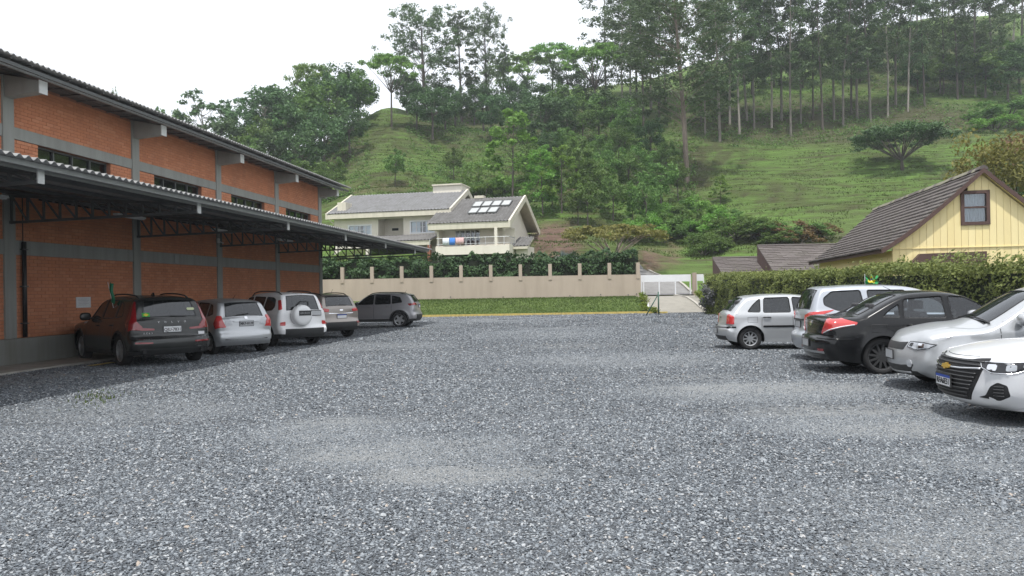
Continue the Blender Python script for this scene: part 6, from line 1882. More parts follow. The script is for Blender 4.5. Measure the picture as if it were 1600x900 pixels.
# ---- dark grey sport utility vehicle, tail towards the camera
H_ = R(135); g = on_ground(193, 572)
c = Car('parked_car', 'dark grey sport utility vehicle with tall red tail lights nearest on the carport side', LEFT, place_by(4.69, 4.69/2-3.735, .80, g, H_), H_, 4.69, 1.90, .87, 3.735, .365, 'paint_graphite',
  [(.14,.24,'fb'),(.03,.36,'fb'),(0,.55,'fb'),(.02,.75,'g'),(.08,.93,'g'),(.25,1.0,'h'),(.8,1.06,'h'),(1.25,1.1,'w'),(1.98,1.56,'W'),(2.4,1.64,'r'),(3.0,1.655,'r'),(3.7,1.62,'r'),(4.20,1.55,'R'),(4.45,1.13,'q'),(4.50,1.05,'t'),(4.535,.80,'t'),(4.575,.70,'rb'),(4.68,.62,'rb'),(4.68,.42,'rb'),(4.58,.27,'rb')],
  [(0,1.0),(1.2,1.06),(4.69,1.12)],
  [[(1.62,1.09),(2.36,1.10),(2.38,1.545),(2.14,1.53),(1.98,1.46)], [(2.44,1.10),(3.26,1.12),(3.30,1.53),(2.46,1.55)], [(3.34,1.12),(3.78,1.17),(3.62,1.43),(3.38,1.52)]],
  glass='glass_dark', sill=.25, clad=.36, rim='alloy', spokes=10, rimfrac=.70, spoke_w=.035, black_from=(1, 1))
c.gap([(1.42,.30),(1.40,.9),(1.52,1.08)]); c.gap([(2.41,.3),(2.41,1.09)]); c.gap([(3.30,.62),(3.34,1.10)]); c.handle(2.22,.93); c.handle(3.18,.95); c.mirror(1.62,1.14,c.paint,(.11,.13,.10))
tl = c.patch('tail_light', [(4.3,.84,1.50),(4.3,.76,1.50),(4.45,.77,1.05),(4.5,.66,.92),(4.5,.66,.84),(4.3,.93,.82),(4.2,.95,.98)], 150, MATS['lens_red'], .012, .04)
c.patch('tail_light_arm', [(4.5,.70,.90),(4.5,.40,.875),(4.5,.40,.835),(4.5,.70,.835)], 180, MATS['lens_red'], .012, .03, parent=tl)
c.patch('rear_reflector', [(4.6,.84,.58),(4.6,.48,.57),(4.6,.48,.535),(4.6,.84,.54)], 180, MATS['lens_red'], .008, .02)
c.plate(True, .85, 'QJU-7831', 'old'); c.letters('VOLVO', 1.015, .30, .15, .06, MATS['chrome']); c.letters('XC60', .77, .62, .055, .05, MATS['chrome'])
c.patch('plate_recess', [(4.5,.34,.80),(4.5,-.34,.80),(4.5,-.36,.77),(4.5,.36,.77)], 180, MATS['paint_graphite'], .012, .02, mirror=False)
c.patch('flag_sticker', [(4.4,.62,1.15),(4.4,.46,1.15),(4.4,.46,1.24),(4.4,.62,1.24)], 180, simple('flag_green', (.02, .30, .04), .6), .010, .004, mirror=False, rnd=0)
c.patch('flag_sticker_diamond', [(4.4,.60,1.195),(4.4,.54,1.16),(4.4,.48,1.195),(4.4,.54,1.23)], 180, simple('flag_yellow', (.58, .47, .03), .6), .013, .004, mirror=False, rnd=0)
c.patch('round_sticker', [(4.4,-.42,1.28),(4.4,-.58,1.28),(4.4,-.60,1.31),(4.4,-.58,1.34),(4.4,-.42,1.34),(4.4,-.40,1.31)], 180, simple('sticker_pale', (.45, .50, .30), .6), .010, .004, mirror=False)
c.patch('roof_spoiler', [(4.2,.60,1.585),(4.2,-.60,1.585),(4.25,-.62,1.52),(4.25,.62,1.52)], 180, c.paint, .05, .10, mirror=False)
c.wiper(.02, -.34, 1.16, -.015); c.exhaust(.66, .36, .05); c.roof_rails(2.1, 4.05, .56, MATS['plastic_dark']); c.patch('bumper_trim', [(4.6,.80,.66),(4.6,-.80,.66),(4.6,-.80,.635),(4.6,.80,.635)], 180, MATS['chrome'], .004, .02, mirror=False)
c.patch('bumper_sticker', [(4.6,-.62,.70),(4.6,-.78,.70),(4.6,-.78,.77),(4.6,-.62,.77)], 180, MATS['paper'], .006, .004, mirror=False, rnd=0)
o = Vector((4.69/2-3.3, 0, 3)); h_ = c.bvh.ray_cast(o, Vector((0, 0, -1)))[0]; MB().prism([(h_.x-.12, h_.z-.005), (h_.x+.08, h_.z-.005), (h_.x-.08, h_.z+.065)], 'y', -.02, .02).build('antenna_fin', MATS['paint_black'], c.root)
# small flag clipped to its side window
fm = c.root.matrix_basis; bpy.context.view_layer.update()
def flag_mesh(w, h, seed, sag=.05):
    V = []; F = []; n = 12; k = 8
    for i in range(n+1):
        for j in range(k+1):
            V.append((w*i/n*.7, .05*math.sin(i*.8+seed)*i/n+.02*math.sin(j*.9), h*j/k - sag*(i/n)**1.4))
    for i in range(n):
        for j in range(k): F.append((i*(k+1)+j, (i+1)*(k+1)+j, (i+1)*(k+1)+j+1, i*(k+1)+j+1))
    return np_mesh('cloth', V, F, MATS['flag_dkgreen'], True)
simple('flag_dkgreen', (.012, .14, .07), .8, 0, .25, 6)
yw = float(c.side_y([(4.69/2-2.95, 1.4)])[0])
fb = c.root.matrix_world @ Vector((4.69/2-2.95, yw+.015, 1.36))
fl = empty('car_flag', fb, H_, 'small dark green flag on a thin pole clipped to the dark grey car window', 'flag')
MB().tube([(0, .0, 0), (.06, .10, .62)], .006, 6).build('pole', MATS['white_paint'], fl)
fo = link('cloth', flag_mesh(.16, .48, 1), fl, (.02, .045, .14)); fo.rotation_euler = (R(9), R(6), R(200))

# ---- silver small hatchback
H_ = R(136); g = on_ground(406, 548)
c = Car('parked_car', 'small silver hatchback parked between the dark and the white car', LEFT, place_by(3.9, 3.9/2-3.25, -.70, g, H_), H_, 3.90, 1.695, .75, 3.25, .30, 'paint_silver',
  [(.14,.19,'fb'),(.02,.30,'fb'),(0,.46,'fb'),(.03,.62,'g'),(.14,.78,'g'),(.35,.88,'h'),(.7,.98,'w'),(1.62,1.44,'W'),(2.0,1.51,'r'),(2.6,1.53,'r'),(3.2,1.49,'r'),(3.46,1.43,'R'),(3.72,1.03,'q'),(3.78,.96,'t'),(3.81,.74,'t'),(3.84,.62,'rb'),(3.90,.52,'rb'),(3.89,.36,'rb'),(3.80,.24,'rb')],
  [(0,.85),(1.2,.94),(3.9,1.02)],
  [[(1.20,.98),(1.40,.98),(1.40,1.20)], [(1.46,.97),(2.20,.98),(2.22,1.42),(1.78,1.39),(1.50,1.24)], [(2.28,.98),(2.98,1.01),(2.96,1.40),(2.30,1.42)], [(3.06,1.04),(3.36,1.10),(3.20,1.34),(3.05,1.37)]], spokes=7)
c.gap([(1.20,.26),(1.18,.9)]); c.gap([(2.25,.26),(2.25,.97)]); c.gap([(3.0,.62),(3.02,1.0)]); c.handle(2.08,.86); c.handle(2.9,.88); c.mirror(1.45,1.0,c.paint)
c.patch('tail_light', [(3.7,.70,1.06),(3.8,.62,.78),(3.8,.60,.74),(3.6,.80,.70),(3.5,.82,.84),(3.6,.78,1.06)], 140, MATS['lens_red_bright'], .012, .04)
c.patch('tail_light_clear', [(3.78,.61,.98),(3.78,.46,.97),(3.78,.40,.80),(3.78,.60,.76)], 180, MATS['lens_clear'], .008, .02)
c.plate(True, .83, 'MKF-8139', 'grey'); c.wiper(.30, -.12, 1.06, .05); c.patch('emblem', [(3.8,.045,.955),(3.8,-.045,.955),(3.8,-.045,1.025),(3.8,.045,1.025)], 180, MATS['chrome'], .012, .01, mirror=False)
c.patch('bumper_moulding', [(3.9,.62,.42),(3.9,-.62,.42),(3.9,-.62,.395),(3.9,.62,.395)], 180, MATS['plastic_dark'], .006, .03, mirror=False)
c.patch('plate_surround', [(3.8,.40,.92),(3.8,-.40,.92),(3.8,-.36,.885),(3.8,.36,.885)], 180, MATS['paint_silver'], .022, .03, mirror=False)
c.patch('roof_spoiler', [(3.46,.56,1.48),(3.46,-.56,1.48),(3.5,-.57,1.42),(3.5,.57,1.42)], 180, c.paint, .045, .09, mirror=False); c.antenna(3.0, .16, .12)

# ---- white compact with spare wheel on the tailgate
H_ = R(137); g = on_ground(486, 537)
c = Car('parked_car', 'white compact crossover with covered spare wheel on its tailgate', LEFT, place_by(4.28, 4.28/2-3.33, -.72, g, H_), H_, 4.28, 1.77, .79, 3.33, .325, 'paint_white',
  [(.14,.22,'fb'),(.02,.34,'fb'),(0,.5,'fb'),(.04,.72,'g'),(.16,.88,'g'),(.4,.98,'h'),(.9,1.07,'w'),(1.75,1.58,'W'),(2.2,1.675,'r'),(2.8,1.69,'r'),(3.5,1.655,'r'),(3.82,1.60,'R'),(4.04,1.12,'q'),(4.07,1.05,'t'),(4.10,.80,'t'),(4.14,.66,'rb'),(4.21,.56,'rb'),(4.20,.40,'rb'),(4.12,.27,'rb')],
  [(0,.95),(1.2,1.03),(4.28,1.10)],
  [[(1.42,1.06),(2.14,1.07),(2.16,1.55),(1.90,1.53),(1.62,1.34)], [(2.22,1.07),(2.90,1.08),(2.92,1.54),(2.24,1.56)], [(2.99,1.10),(3.52,1.14),(3.62,1.24),(3.55,1.46),(3.40,1.52),(3.00,1.54)]], sill=.25, clad=.40, spokes=6, black_from=(2, 2))
c.gap([(1.32,.42),(1.30,1.0)]); c.gap([(2.18,.42),(2.18,1.06)]); c.gap([(2.94,.7),(2.95,1.07)]); c.handle(2.02,.96); c.handle(2.82,.97); c.mirror(1.5,1.1,MATS['plastic_dark'])
c.patch('tail_light', [(3.9,.78,1.44),(3.92,.70,1.45),(3.95,.69,1.16),(3.9,.80,1.13)], 155, MATS['lens_red_bright'], .012, .03)
c.patch('reverse_light', [(4.1,.82,.76),(4.1,.66,.78),(4.1,.66,.66),(4.1,.84,.66)], 165, MATS['lens_red_bright'], .012, .03)
c.patch('brake_light', [(3.8,.10,1.655),(3.8,-.10,1.655),(3.8,-.10,1.625),(3.8,.10,1.625)], 180, MATS['lens_red'], .02, .03, mirror=False)
c.roof_rails(1.85, 3.7, .55, MATS['plastic_dark'], .065)
sp_x = c.bvh.ray_cast(Vector((-4, .16, .86)), Vector((1, 0, 0)))[0].x
sw_ = empty('spare_wheel', (sp_x-.02, .16, .96)); sw_.parent = c.root
pr_ = [(0, -.20), (.20, -.20), (.29, -.185), (.325, -.14), (.335, .0)]; V = []; F = []
for i in range(40):
    a = 2*math.pi*i/40; V += [(x, r_*math.cos(a), r_*math.sin(a)) for r_, x in pr_]
for i in range(40):
    for j in range(4): F.append((i*5+j, ((i+1) % 40)*5+j, ((i+1) % 40)*5+j+1, i*5+j+1))
link('wheel_cover', np_mesh('wheel_cover', V, F, MATS['paint_white'], True), sw_)
MB().box(-.214, -.196, -.25, .17, -.005, .15).build('name_panel', MATS['plastic_dark'], sw_, bevel=.006)
tx = link('panel_lettering', text_mesh('AIRCROSS', .075, MATS['alloy'], 'panel_lettering'), sw_); tx.matrix_local = Matrix.Translation((-.216, -.03, .07)) @ Matrix((Vector((0, -1, 0)), Vector((0, 0, 1)), Vector((-1, 0, 0)))).transposed().to_4x4()
MB().tube([(-.06, -.22, .30), (-.16, -.16, .42), (-.16, .10, .43), (-.06, .2, .30)], .025, 8).build('carrier_arm', MATS['plastic_dark'], sw_, smooth=True)
c.plate(True, 1.02, None, 'grey', y=-.42, w=.34, h=.14)
c.patch('plate_niche', [(4.05,-.20,1.11),(4.05,-.64,1.11),(4.05,-.64,.93),(4.05,-.20,.93)], 180, MATS['plastic_dark'], .006, .02, mirror=False)

# ---- bronze compact sport utility vehicle
H_ = R(138); g = on_ground(541, 526)
c = Car('parked_car', 'bronze sport utility vehicle with dark lower bumper beside the white crossover', LEFT, place_by(4.27, 4.27/2-3.43, -.74, g, H_), H_, 4.27, 1.78, .84, 3.43, .34, 'paint_bronze',
  [(.14,.24,'fb'),(.02,.36,'fb'),(0,.52,'fb'),(.04,.74,'g'),(.14,.92,'g'),(.4,1.0,'h'),(1.1,1.08,'w'),(1.9,1.53,'W'),(2.3,1.61,'r'),(2.9,1.63,'r'),(3.5,1.60,'r'),(3.84,1.545,'R'),(4.08,1.17,'q'),(4.12,1.10,'t'),(4.15,.86,'t'),(4.18,.72,'rb'),(4.26,.60,'rb'),(4.26,.42,'rb'),(4.16,.28,'rb')],
  [(0,.98),(1.2,1.04),(4.27,1.12)],
  [[(1.55,1.07),(2.22,1.08),(2.24,1.50),(2.02,1.49),(1.80,1.36)], [(2.30,1.08),(3.02,1.10),(3.05,1.48),(2.32,1.51)], [(3.10,1.12),(3.50,1.18),(3.36,1.40),(3.12,1.46)]], sill=.27, clad=.42, spokes=5, black_from=(2, 2))
c.gap([(2.27,.42),(2.27,1.07)]); c.handle(2.12,.96); c.handle(2.92,.98); c.mirror(1.6,1.12,c.paint)
c.patch('tail_light', [(4.1,.66,1.10),(4.12,.50,1.06),(4.12,.52,.97),(4.0,.84,.95),(3.9,.86,1.08)], 150, MATS['lens_red_bright'], .012, .03)
c.patch('rear_fog_light', [(4.2,.82,.62),(4.2,.66,.62),(4.2,.66,.54),(4.2,.82,.54)], 165, MATS['lens_red'], .012, .03)
c.patch('chrome_bar', [(4.1,.52,.93),(4.1,-.52,.93),(4.1,-.52,.90),(4.1,.52,.90)], 180, MATS['chrome'], .012, .02, mirror=False); c.plate(True, .80, None, 'blue'); c.wiper(.05, -.26, 1.21, -.01)
c.patch('emblem', [(4.15,.07,1.00),(4.15,-.07,1.00),(4.15,-.07,1.05),(4.15,.07,1.05)], 180, MATS['chrome'], .008, .01, mirror=False)
c.roof_rails(2.0, 3.7, .54, MATS['plastic_dark'], .05); c.antenna(3.5, .12, .18); c.patch('roof_spoiler', [(3.8,.60,1.59),(3.8,-.60,1.59),(3.85,-.62,1.53),(3.85,.62,1.53)], 180, c.paint, .04, .09, mirror=False)

# ---- grey sport utility vehicle seen from its side
H_ = R(177); g = on_ground(624, 511.5)
c = Car('parked_car', 'grey sport utility vehicle with black roof, last of the row by the lawn', LEFT, place_by(4.40, 4.40/2-3.50, .78, g, H_), H_, 4.40, 1.82, .86, 3.50, .36, 'paint_grey',
  [(.14,.25,'fb'),(.02,.38,'fb'),(0,.56,'fb'),(.03,.78,'g'),(.10,.95,'g'),(.35,1.02,'h'),(1.15,1.09,'w'),(1.92,1.53,'W'),(2.3,1.615,'r'),(2.9,1.635,'r'),(3.6,1.59,'r'),(3.95,1.52,'R'),(4.22,1.17,'q'),(4.27,1.08,'t'),(4.30,.86,'t'),(4.33,.72,'rb'),(4.39,.60,'rb'),(4.38,.42,'rb'),(4.28,.29,'rb')],
  [(0,.98),(1.2,1.05),(4.40,1.14)],
  [[(1.50,1.08),(2.26,1.09),(2.28,1.52),(2.02,1.50),(1.78,1.34)], [(2.34,1.09),(3.08,1.10),(3.06,1.51),(2.36,1.52)], [(3.14,1.11),(3.62,1.17),(3.52,1.40),(3.13,1.49)]], sill=.27, clad=.40, spokes=5, spoke_w=.085, roof_paint='paint_black_roof', rimfrac=.68, black_from=(2, 2))
c.gap([(1.38,.42),(1.36,1.05)]); c.gap([(2.30,.42),(2.30,1.08)]); c.gap([(3.12,.75),(3.12,1.08)]); c.handle(2.12,.98); c.handle(2.98,.99); c.mirror(1.55,1.13,MATS['paint_black_roof'])
c.patch('tail_light', [(4.2,.72,1.16),(4.28,.52,1.12),(4.28,.54,1.02),(4.0,.88,1.0),(3.95,.88,1.10)], 145, MATS['lens_red'], .012, .03)
c.roof_rails(2.0, 3.7, .55, MATS['plastic_dark'], .04); c.plate(True, .98, None, 'blue'); c.antenna(3.6, .1, .16)
c.patch('roof_spoiler', [(3.92,.60,1.57),(3.92,-.60,1.57),(3.97,-.62,1.50),(3.97,.62,1.50)], 180, MATS['paint_black_roof'], .06, .10, mirror=False)

# ---- silver five-door hatchback across the lot
H_ = R(-4); g = on_ground(1170, 546.5)
c = Car('parked_car', 'older silver five-door hatchback standing apart at the far end of the hedge row', RIGHT, place_by(3.92, 3.92/2-3.20, -.71, g, H_), H_, 3.92, 1.65, .73, 3.20, .29, 'paint_silver',
  [(.12,.2,'fb'),(.02,.3,'fb'),(0,.45,'fb'),(.03,.56,'fb'),(.08,.70,'g'),(.22,.78,'h'),(.6,.87,'h'),(1.0,.93,'w'),(1.62,1.345,'W'),(1.95,1.405,'r'),(2.4,1.42,'r'),(2.9,1.405,'r'),(3.30,1.345,'R'),(3.68,1.0,'q'),(3.75,.93,'t'),(3.79,.70,'t'),(3.82,.60,'rb'),(3.90,.55,'rb'),(3.90,.36,'rb'),(3.83,.24,'rb')],
  [(0,.85),(1.0,.92),(3.92,.95)],
  [[(1.30,.95),(2.10,.95),(2.12,1.33),(1.82,1.31),(1.55,1.14)], [(2.18,.95),(2.86,.95),(2.82,1.32),(2.20,1.33)], [(2.94,.96),(3.26,.97),(3.12,1.14),(2.92,1.31)]], glass='glass_mid', sill=.20, clad=None, spokes=9, spoke_w=.03, rimfrac=.62, black_from=(1, 1))
c.gap([(1.22,.24),(1.22,.92)]); c.gap([(2.14,.24),(2.14,.94)]); c.gap([(2.92,.55),(2.90,.94)]); c.handle(1.98,.83,MATS['black_plastic']); c.handle(2.78,.83,MATS['black_plastic']); c.mirror(1.35,.98,MATS['black_plastic'])
for sg in (1, -1): c.side_ribbon('side_moulding', [(3.92/2-2.88, .60), (3.92/2-1.1, .60)], .045, .012, sg, MATS['plastic_dark']); c.side_ribbon('rear_moulding', [(3.92/2-3.78, .585), (3.92/2-3.56, .585)], .04, .012, sg, MATS['plastic_dark'])
c.patch('tail_light', [(3.76,.70,.92),(3.78,.58,.90),(3.78,.56,.66),(3.6,.80,.66),(3.6,.80,.86)], 140, MATS['lens_red_bright'], .012, .03)
c.patch('bumper_moulding', [(3.9,.74,.60),(3.9,-.74,.60),(3.9,-.74,.555),(3.9,.74,.555)], 180, MATS['plastic_dark'], .010, .03, mirror=False); c.plate(True, .48, None, 'grey'); c.wiper(.0, .32, 1.03, -.01)
c.patch('tailgate_lock', [(3.78,.03,.80),(3.78,-.03,.80),(3.78,-.03,.84),(3.78,.03,.84)], 180, MATS['black_plastic'], .008, .01, mirror=False)
c.gap([(3.02,.84),(3.26,.84),(3.26,.70),(3.02,.70),(3.02,.84)], .006)

# ---- silver people carrier
H_ = R(-6); g = at(1249, 520, 17.0)
c = Car('parked_car', 'silver-blue estate car with rounded rear side window behind the black saloon', RIGHT, Vector((8.42, 16.75, .0)), H_, 4.42, 1.70, .86, 3.46, .31, 'paint_silver_blue',
  [(.14,.2,'fb'),(.02,.32,'fb'),(0,.48,'fb'),(.05,.68,'g'),(.2,.82,'h'),(.6,.93,'h'),(.95,1.02,'w'),(1.8,1.48,'W'),(2.2,1.575,'r'),(2.9,1.62,'r'),(3.7,1.60,'r'),(4.05,1.55,'R'),(4.28,1.10,'q'),(4.31,1.02,'t'),(4.33,.78,'t'),(4.35,.64,'rb'),(4.42,.55,'rb'),(4.41,.38,'rb'),(4.33,.25,'rb')],
  [(0,.9),(1.1,.98),(4.42,1.06)],
  [[(1.50,1.02),(2.22,1.03),(2.24,1.47),(1.98,1.45),(1.70,1.28)], [(2.30,1.03),(3.06,1.05),(3.08,1.50),(2.32,1.49)], [(3.16,1.06),(3.72,1.08),(3.98,1.20),(3.98,1.34),(3.80,1.48),(3.22,1.50)]], glass='glass_dark', sill=.21, spokes=6)
c.gap([(2.27,.26),(2.27,1.02)]); c.gap([(3.11,.6),(3.11,1.04)]); c.handle(2.12,.90); c.handle(2.96,.92); c.mirror(1.55,1.06,c.paint)
c.patch('tail_light', [(4.25,.62,1.05),(4.3,.40,.98),(4.3,.42,.88),(4.1,.80,.97),(3.9,.82,1.06),(3.85,.82,1.10)], 140, MATS['lens_red_bright'], .012, .03)
c.patch('chrome_bar', [(4.3,.50,.90),(4.3,-.50,.90),(4.3,-.50,.86),(4.3,.50,.86)], 180, MATS['plastic_dark'], .012, .02, mirror=False); c.plate(True, .78, None, 'grey'); c.wiper(.02, .34, 1.13, -.01); c.antenna(2.55, .24, .22)
bpy.context.view_layer.update()
rp_ = c.root.matrix_world @ (c.bvh.ray_cast(Vector((4.42/2-2.85, -.25, 3)), Vector((0, 0, -1)))[0])
fl = empty('car_flag', rp_-Vector((0, 0, .005)), R(-25), 'small green and yellow flag lying crumpled on the silver-blue car roof', 'flag')
V = []; F = []
for i in range(13):
    for j in range(9):
        V.append((.42*(i/12-.5)*(.55+.1*math.sin(j)), .10*math.sin(j*1.1+i*.5)*.5+.12*(j/8-.5), .02+.20*(j/8)*(.75+.25*math.sin(i*1.3))+.012*math.cos(i*2.)))
for i in range(12):
    for j in range(8): F.append((i*9+j, (i+1)*9+j, (i+1)*9+j+1, i*9+j+1))
me = np_mesh('cloth', V, F, simple('flag_bright_green', (.012, .20, .05), .7, 0, .2, 9), True); me.materials.append(MATS['flag_yellow']); me.materials.append(MATS['plate_blue'])
for p in me.polygons:
    i, j = divmod(p.index, 8); q = abs(i-5.5)/5.5+abs(j-3.5)/3.6
    p.material_index = 2 if math.hypot(i-5.5, (j-3.5)*1.3) < 1.6 else (1 if q < .9 else 0)
link('cloth', me, fl)
MB().tube([(-.13, 0, 0), (-.13, .02, .24)], .005, 5).build('pole', MATS['white_paint'], fl)

# ---- black saloon
H_ = R(-6); g = on_ground(1374, 585)
c = Car('parked_car', 'black four-door saloon with pale-edged red tail lights', RIGHT, place_by(4.62, 4.62/2-3.54, -.78, g, H_), H_, 4.62, 1.81, .90, 3.54, .325, 'paint_black',
  [(.14,.2,'fb'),(.02,.32,'fb'),(0,.48,'fb'),(.05,.65,'g'),(.2,.78,'h'),(.7,.9,'h'),(1.15,.98,'w'),(1.95,1.40,'W'),(2.3,1.475,'r'),(2.75,1.49,'r'),(3.15,1.445,'R'),(3.90,1.10,'q'),(4.05,1.065,'d'),(4.38,1.045,'d'),(4.50,.99,'t'),(4.53,.80,'t'),(4.55,.69,'rb'),(4.61,.63,'rb'),(4.61,.42,'rb'),(4.53,.26,'rb')],
  [(0,.88),(1.2,.96),(3.6,1.0),(4.62,1.02)],
  [[(1.52,.99),(2.34,1.0),(2.36,1.39),(2.08,1.375),(1.80,1.22)], [(2.44,1.0),(3.16,1.01),(3.12,1.34),(2.46,1.39)], [(3.22,1.02),(3.52,1.03),(3.40,1.14),(3.21,1.26)]], glass='glass_clear', rear_glass='glass_mid', sill=.20, rim='alloy_dark', spokes=12, spoke_w=.032, rimfrac=.74)
c.gap([(1.40,.25),(1.38,.95)]); c.gap([(2.40,.25),(2.40,.99)]); c.gap([(3.20,.60),(3.19,1.0)]); c.handle(2.26,.86); c.handle(3.02,.88); c.mirror(1.58,1.03,c.paint); c.gap([(3.45,.90),(3.72,.90),(3.72,.76),(3.45,.76),(3.45,.90)], .006)
tl = c.patch('tail_light', [(4.45,.70,1.02),(4.52,.60,.76),(4.52,.60,.72),(4.4,.82,.80),(4.0,.92,.90),(3.98,.92,.94),(4.3,.84,1.03)], 125, MATS['lens_red_bright'], .010, .03)
c.strip('tail_light_edge', [(4.50,.66,.745), (4.40,.80,.815), (4.25,.88,.865), (4.02,.9,.90)], 125, .012, MATS['lens_white'], .012, mirror=True)
c.patch('rear_reflector', [(4.6,.72,.46),(4.6,.52,.46),(4.6,.52,.41),(4.6,.72,.41)], 165, MATS['lens_red'], .008, .02); c.plate(True, .545, None, 'grey')
c.patch('emblem', [(4.53,.06,.86),(4.53,-.06,.86),(4.53,-.06,.95),(4.53,.06,.95)], 180, MATS['chrome'], .008, .01, mirror=False); c.antenna(3.0, .20, .10)
c.patch('bumper_strip', [(4.6,.70,.42),(4.6,-.70,.42),(4.6,-.70,.37),(4.6,.70,.37)], 180, MATS['alloy'], .006, .02, mirror=False)
c.strip('bumper_moulding', [(4.05,.9,.64), (4.4,.84,.645), (4.58,.5,.65)], 150, .012, MATS['paint_black'], .004, mirror=True)

# ---- silver crossover hatchback, nose towards the lot
H_ = R(168)
c = Car('parked_car', 'silver crossover hatchback facing the lot beyond the pearl white car', RIGHT, Vector((5.86+2.02, 11.62, 0)), H_, 4.05, 1.74, .80, 3.39, .33, 'paint_silver',
  [(.20,.22,'fb'),(.05,.31,'fb'),(0,.46,'fb'),(.03,.62,'fb'),(.10,.76,'g'),(.28,.90,'h'),(.65,1.0,'h'),(1.08,1.07,'w'),(1.85,1.49,'W'),(2.2,1.57,'r'),(2.8,1.58,'r'),(3.3,1.54,'r'),(3.6,1.47,'R'),(3.86,1.05,'q'),(3.92,.98,'t'),(3.95,.75,'t'),(3.98,.62,'rb'),(4.05,.52,'rb'),(4.04,.36,'rb'),(3.95,.25,'rb')],
  [(0,.9),(1.1,.98),(4.05,1.05)],
  [[(1.50,1.03),(2.20,1.04),(2.22,1.46),(1.98,1.45),(1.74,1.31)], [(2.28,1.04),(2.98,1.05),(2.98,1.46),(2.30,1.47)]], glass='glass_mid', sill=.22, spokes=8, black_from=(1, 1), front_glass='glass_mid')
c.gap([(1.28,.28),(1.26,.95),(1.32,1.05)]); c.gap([(2.25,.28),(2.25,1.03)]); c.handle(2.1,.9); c.handle(2.9,.92); c.mirror(1.55,1.08,c.paint,(.11,.12,.09))
HP = [(.12,.54,.75),(.10,.50,.67),(.2,.70,.635),(.36,.79,.665),(.46,.82,.72),(.30,.73,.75)]
hl = c.patch('headlight', HP, 42, MATS['lens_frost'], .006, .03, spacing=.025, rnd=.02)
c.strip('headlight_edge', HP+[HP[0]], 42, .006, MATS['seal'], .004, mirror=True)
c.patch('headlight_bezel', [(.13,.55,.735),(.12,.53,.685),(.14,.59,.675),(.16,.61,.735)], 42, MATS['lens_black'], .010, .02, parent=hl)
c.patch('headlight_reflector', [(.22,.685,.735),(.22,.685,.66),(.31,.75,.675),(.31,.75,.735)], 42, MATS['chrome'], .010, .02, parent=hl)
c.patch('grille', [(.05,.46,.74),(.05,-.46,.74),(.02,-.40,.62),(.02,.40,.62)], 0, MATS['plastic_dark'], .006, .03, mirror=False)
c.patch('lower_grille', [(0,.62,.42),(0,-.62,.42),(.05,-.52,.28),(.05,.52,.28)], 0, MATS['plastic_dark'], .008, .03, mirror=False)
c.patch('fog_light', [(.06,.63,.48),(.06,.55,.48),(.06,.53,.42),(.06,.56,.37),(.06,.63,.37),(.06,.66,.42)], 30, MATS['lens_clear'], .012, .02)
c.strip('bumper_lip', [(.05, -.5, .285), (.0, 0, .27), (.05, .5, .285)], 0, .022, MATS['alloy'], .006); c.plate(False, .53, None, 'grey')
for y in (-.35, .25):
    pts = []
    for i in range(8):
        a = 1.10+.08*i/7; yy = y+.5*i/7-.1; h = c.bvh.ray_cast(Vector((4.05/2-a-.02, yy, 3)), Vector((0, 0, -1)))[0]; pts.append(h+Vector((.01, 0, .015)))
    MB().tube(pts, .012, 6).build('wiper', MATS['black_plastic'], c.root)

# ---- pearl white hatchback with big grille, closest to the camera
H_ = R(172)
c = Car('parked_car', 'pearl white hatchback with large slatted grille, closest car on the hedge side', RIGHT, Vector((5.19+2.06, 8.93, 0)), H_, 4.16, 1.73, .98, 3.44, .31, 'paint_pearl',
  [(.24,.17,'fb'),(.06,.24,'fb'),(0,.36,'fb'),(.0,.52,'fb'),(.04,.66,'g'),(.12,.76,'g'),(.26,.82,'h'),(.7,.92,'h'),(1.10,.98,'w'),(1.85,1.39,'W'),(2.2,1.46,'r'),(2.8,1.475,'r'),(3.3,1.42,'r'),(3.58,1.36,'R'),(3.92,1.04,'q'),(4.0,.98,'t'),(4.03,.75,'t'),(4.06,.62,'rb'),(4.16,.52,'rb'),(4.15,.36,'rb'),(4.05,.24,'rb')],
  [(0,.84),(1.1,.93),(4.16,1.02)],
  [[(1.52,.98),(2.24,.99),(2.26,1.36),(2.0,1.35),(1.78,1.22)], [(2.32,.99),(3.02,1.01),(3.0,1.34),(2.34,1.37)]], glass='glass_mid', sill=.18, spokes=10)
c.gap([(1.34,.24),(1.32,.9)]); c.gap([(2.29,.24),(2.29,.98)]); c.handle(2.14,.86); c.handle(2.94,.88); c.mirror(1.58,1.02,c.paint)
gr = c.patch('grille', [(.1,.60,.76),(.1,-.60,.76),(.02,-.60,.64),(.0,-.50,.40),(.02,-.42,.27),(.02,.42,.27),(.0,.50,.40),(.02,.60,.64)], 0, MATS['seal'], .006, .03, mirror=False)
for z, hw_ in ((.31, .40), (.355, .42), (.40, .45), (.445, .47), (.49, .49), (.535, .51), (.58, .53), (.675, .56), (.715, .56)):
    c.strip('grille_slat', [(0, -hw_, z), (0, -hw_/2, z), (0, 0, z), (0, hw_/2, z), (0, hw_, z)], 0, .010, MATS['alloy_dark'], .014, parent=gr[0])
c.strip('chrome_bar', [(0, -.58, .645), (0, -.30, .625), (0, 0, .62), (0, .30, .625), (0, .58, .645)], 0, .013, MATS['chrome'], .018, parent=gr[0])
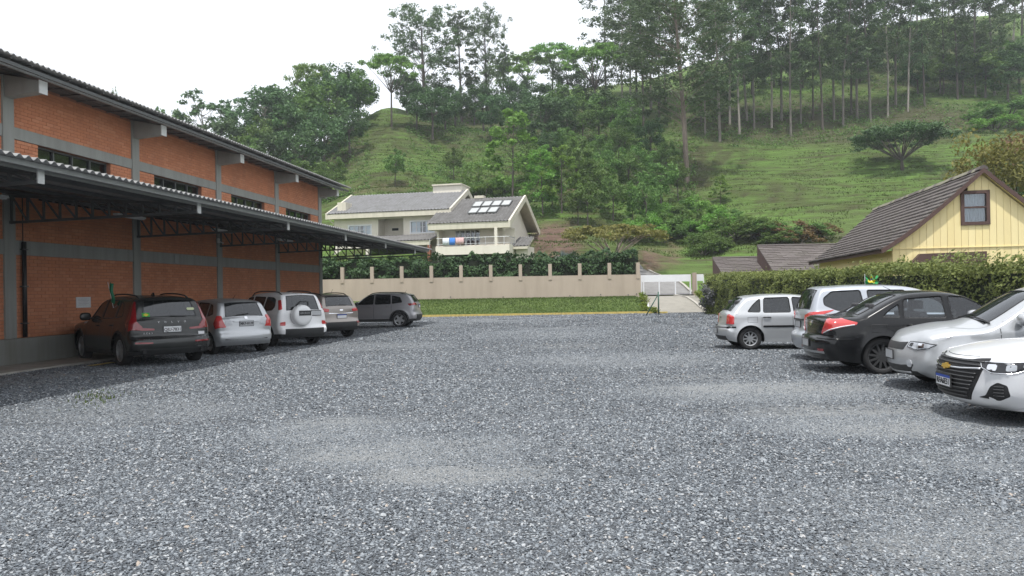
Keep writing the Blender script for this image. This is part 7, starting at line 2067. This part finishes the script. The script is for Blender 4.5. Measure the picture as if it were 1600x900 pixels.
c.patch('emblem', [(0,.095,.605),(0,.095,.645),(0,.03,.645),(0,.03,.66),(0,-.03,.66),(0,-.03,.645),(0,-.095,.645),(0,-.095,.605),(0,-.03,.605),(0,-.03,.59),(0,.03,.59),(0,.03,.605)], 0, MATS['gold'], .038, .02, mirror=False, rnd=0, spacing=.03)
c.plate(False, .455, 'RFA6E51', 'blue', off=.03)
HP = [(.10,.58,.715),(.10,.62,.655),(.2,.71,.61),(.40,.80,.61),(.62,.835,.68),(.74,.845,.735),(.50,.81,.735),(.28,.72,.725)]
hl = c.patch('headlight', HP, 42, MATS['lens_black'], .006, .03, spacing=.025, rnd=.015)
c.strip('headlight_edge', HP+[HP[0]], 42, .006, MATS['chrome'], .006, mirror=True)
c.patch('headlight_reflector', [(.16,.65,.70),(.16,.65,.645),(.26,.72,.635),(.26,.72,.705)], 42, MATS['chrome'], .010, .02, parent=hl)
c.patch('headlight_reflector', [(.34,.775,.705),(.34,.775,.635),(.43,.81,.64),(.43,.81,.71)], 42, MATS['lens_frost'], .010, .02, parent=hl)
c.patch('headlight_reflector', [(.50,.815,.715),(.49,.815,.675),(.58,.83,.685),(.62,.835,.72)], 42, MATS['lens_frost'], .010, .02, parent=hl)
fg = c.patch('fog_recess', [(.10,.56,.32),(.14,.64,.35),(.20,.69,.46),(.27,.735,.51),(.36,.775,.48),(.38,.785,.36),(.28,.74,.305)], 36, MATS['seal'], .006, .02)
for z in (.36, .395, .43, .462):
    c.strip('fog_slat', [(.24, .70+.15*(z-.36), z), (.28, .735, z), (.33, .762, z)], 36, .006, MATS['alloy_dark'], .010, mirror=True)
c.strip('bonnet_edge', [(.08, -.42, .766), (.08, 0, .758), (.08, .42, .766)], 0, .004, MATS['seal'], .001)
# ------------------------------------------------------------------ the moist air between the lot and the hill
t = NT('moist_air'); t.n.remove(t.bsdf)
pv = t.node('ShaderNodeVolumePrincipled'); pv.inputs['Color'].default_value = (.88, .94, 1.0, 1); pv.inputs['Density'].default_value = .00042; pv.inputs['Anisotropy'].default_value = .2
t.l.new(pv.outputs[0], t.out.inputs['Volume'])
hz_ = MB().box(-640, 640, -100, 900, -3, 130).build('haze', t.m)
tag(hz_, 'thin white haze in the air over the lot and hillside', kind='stuff')
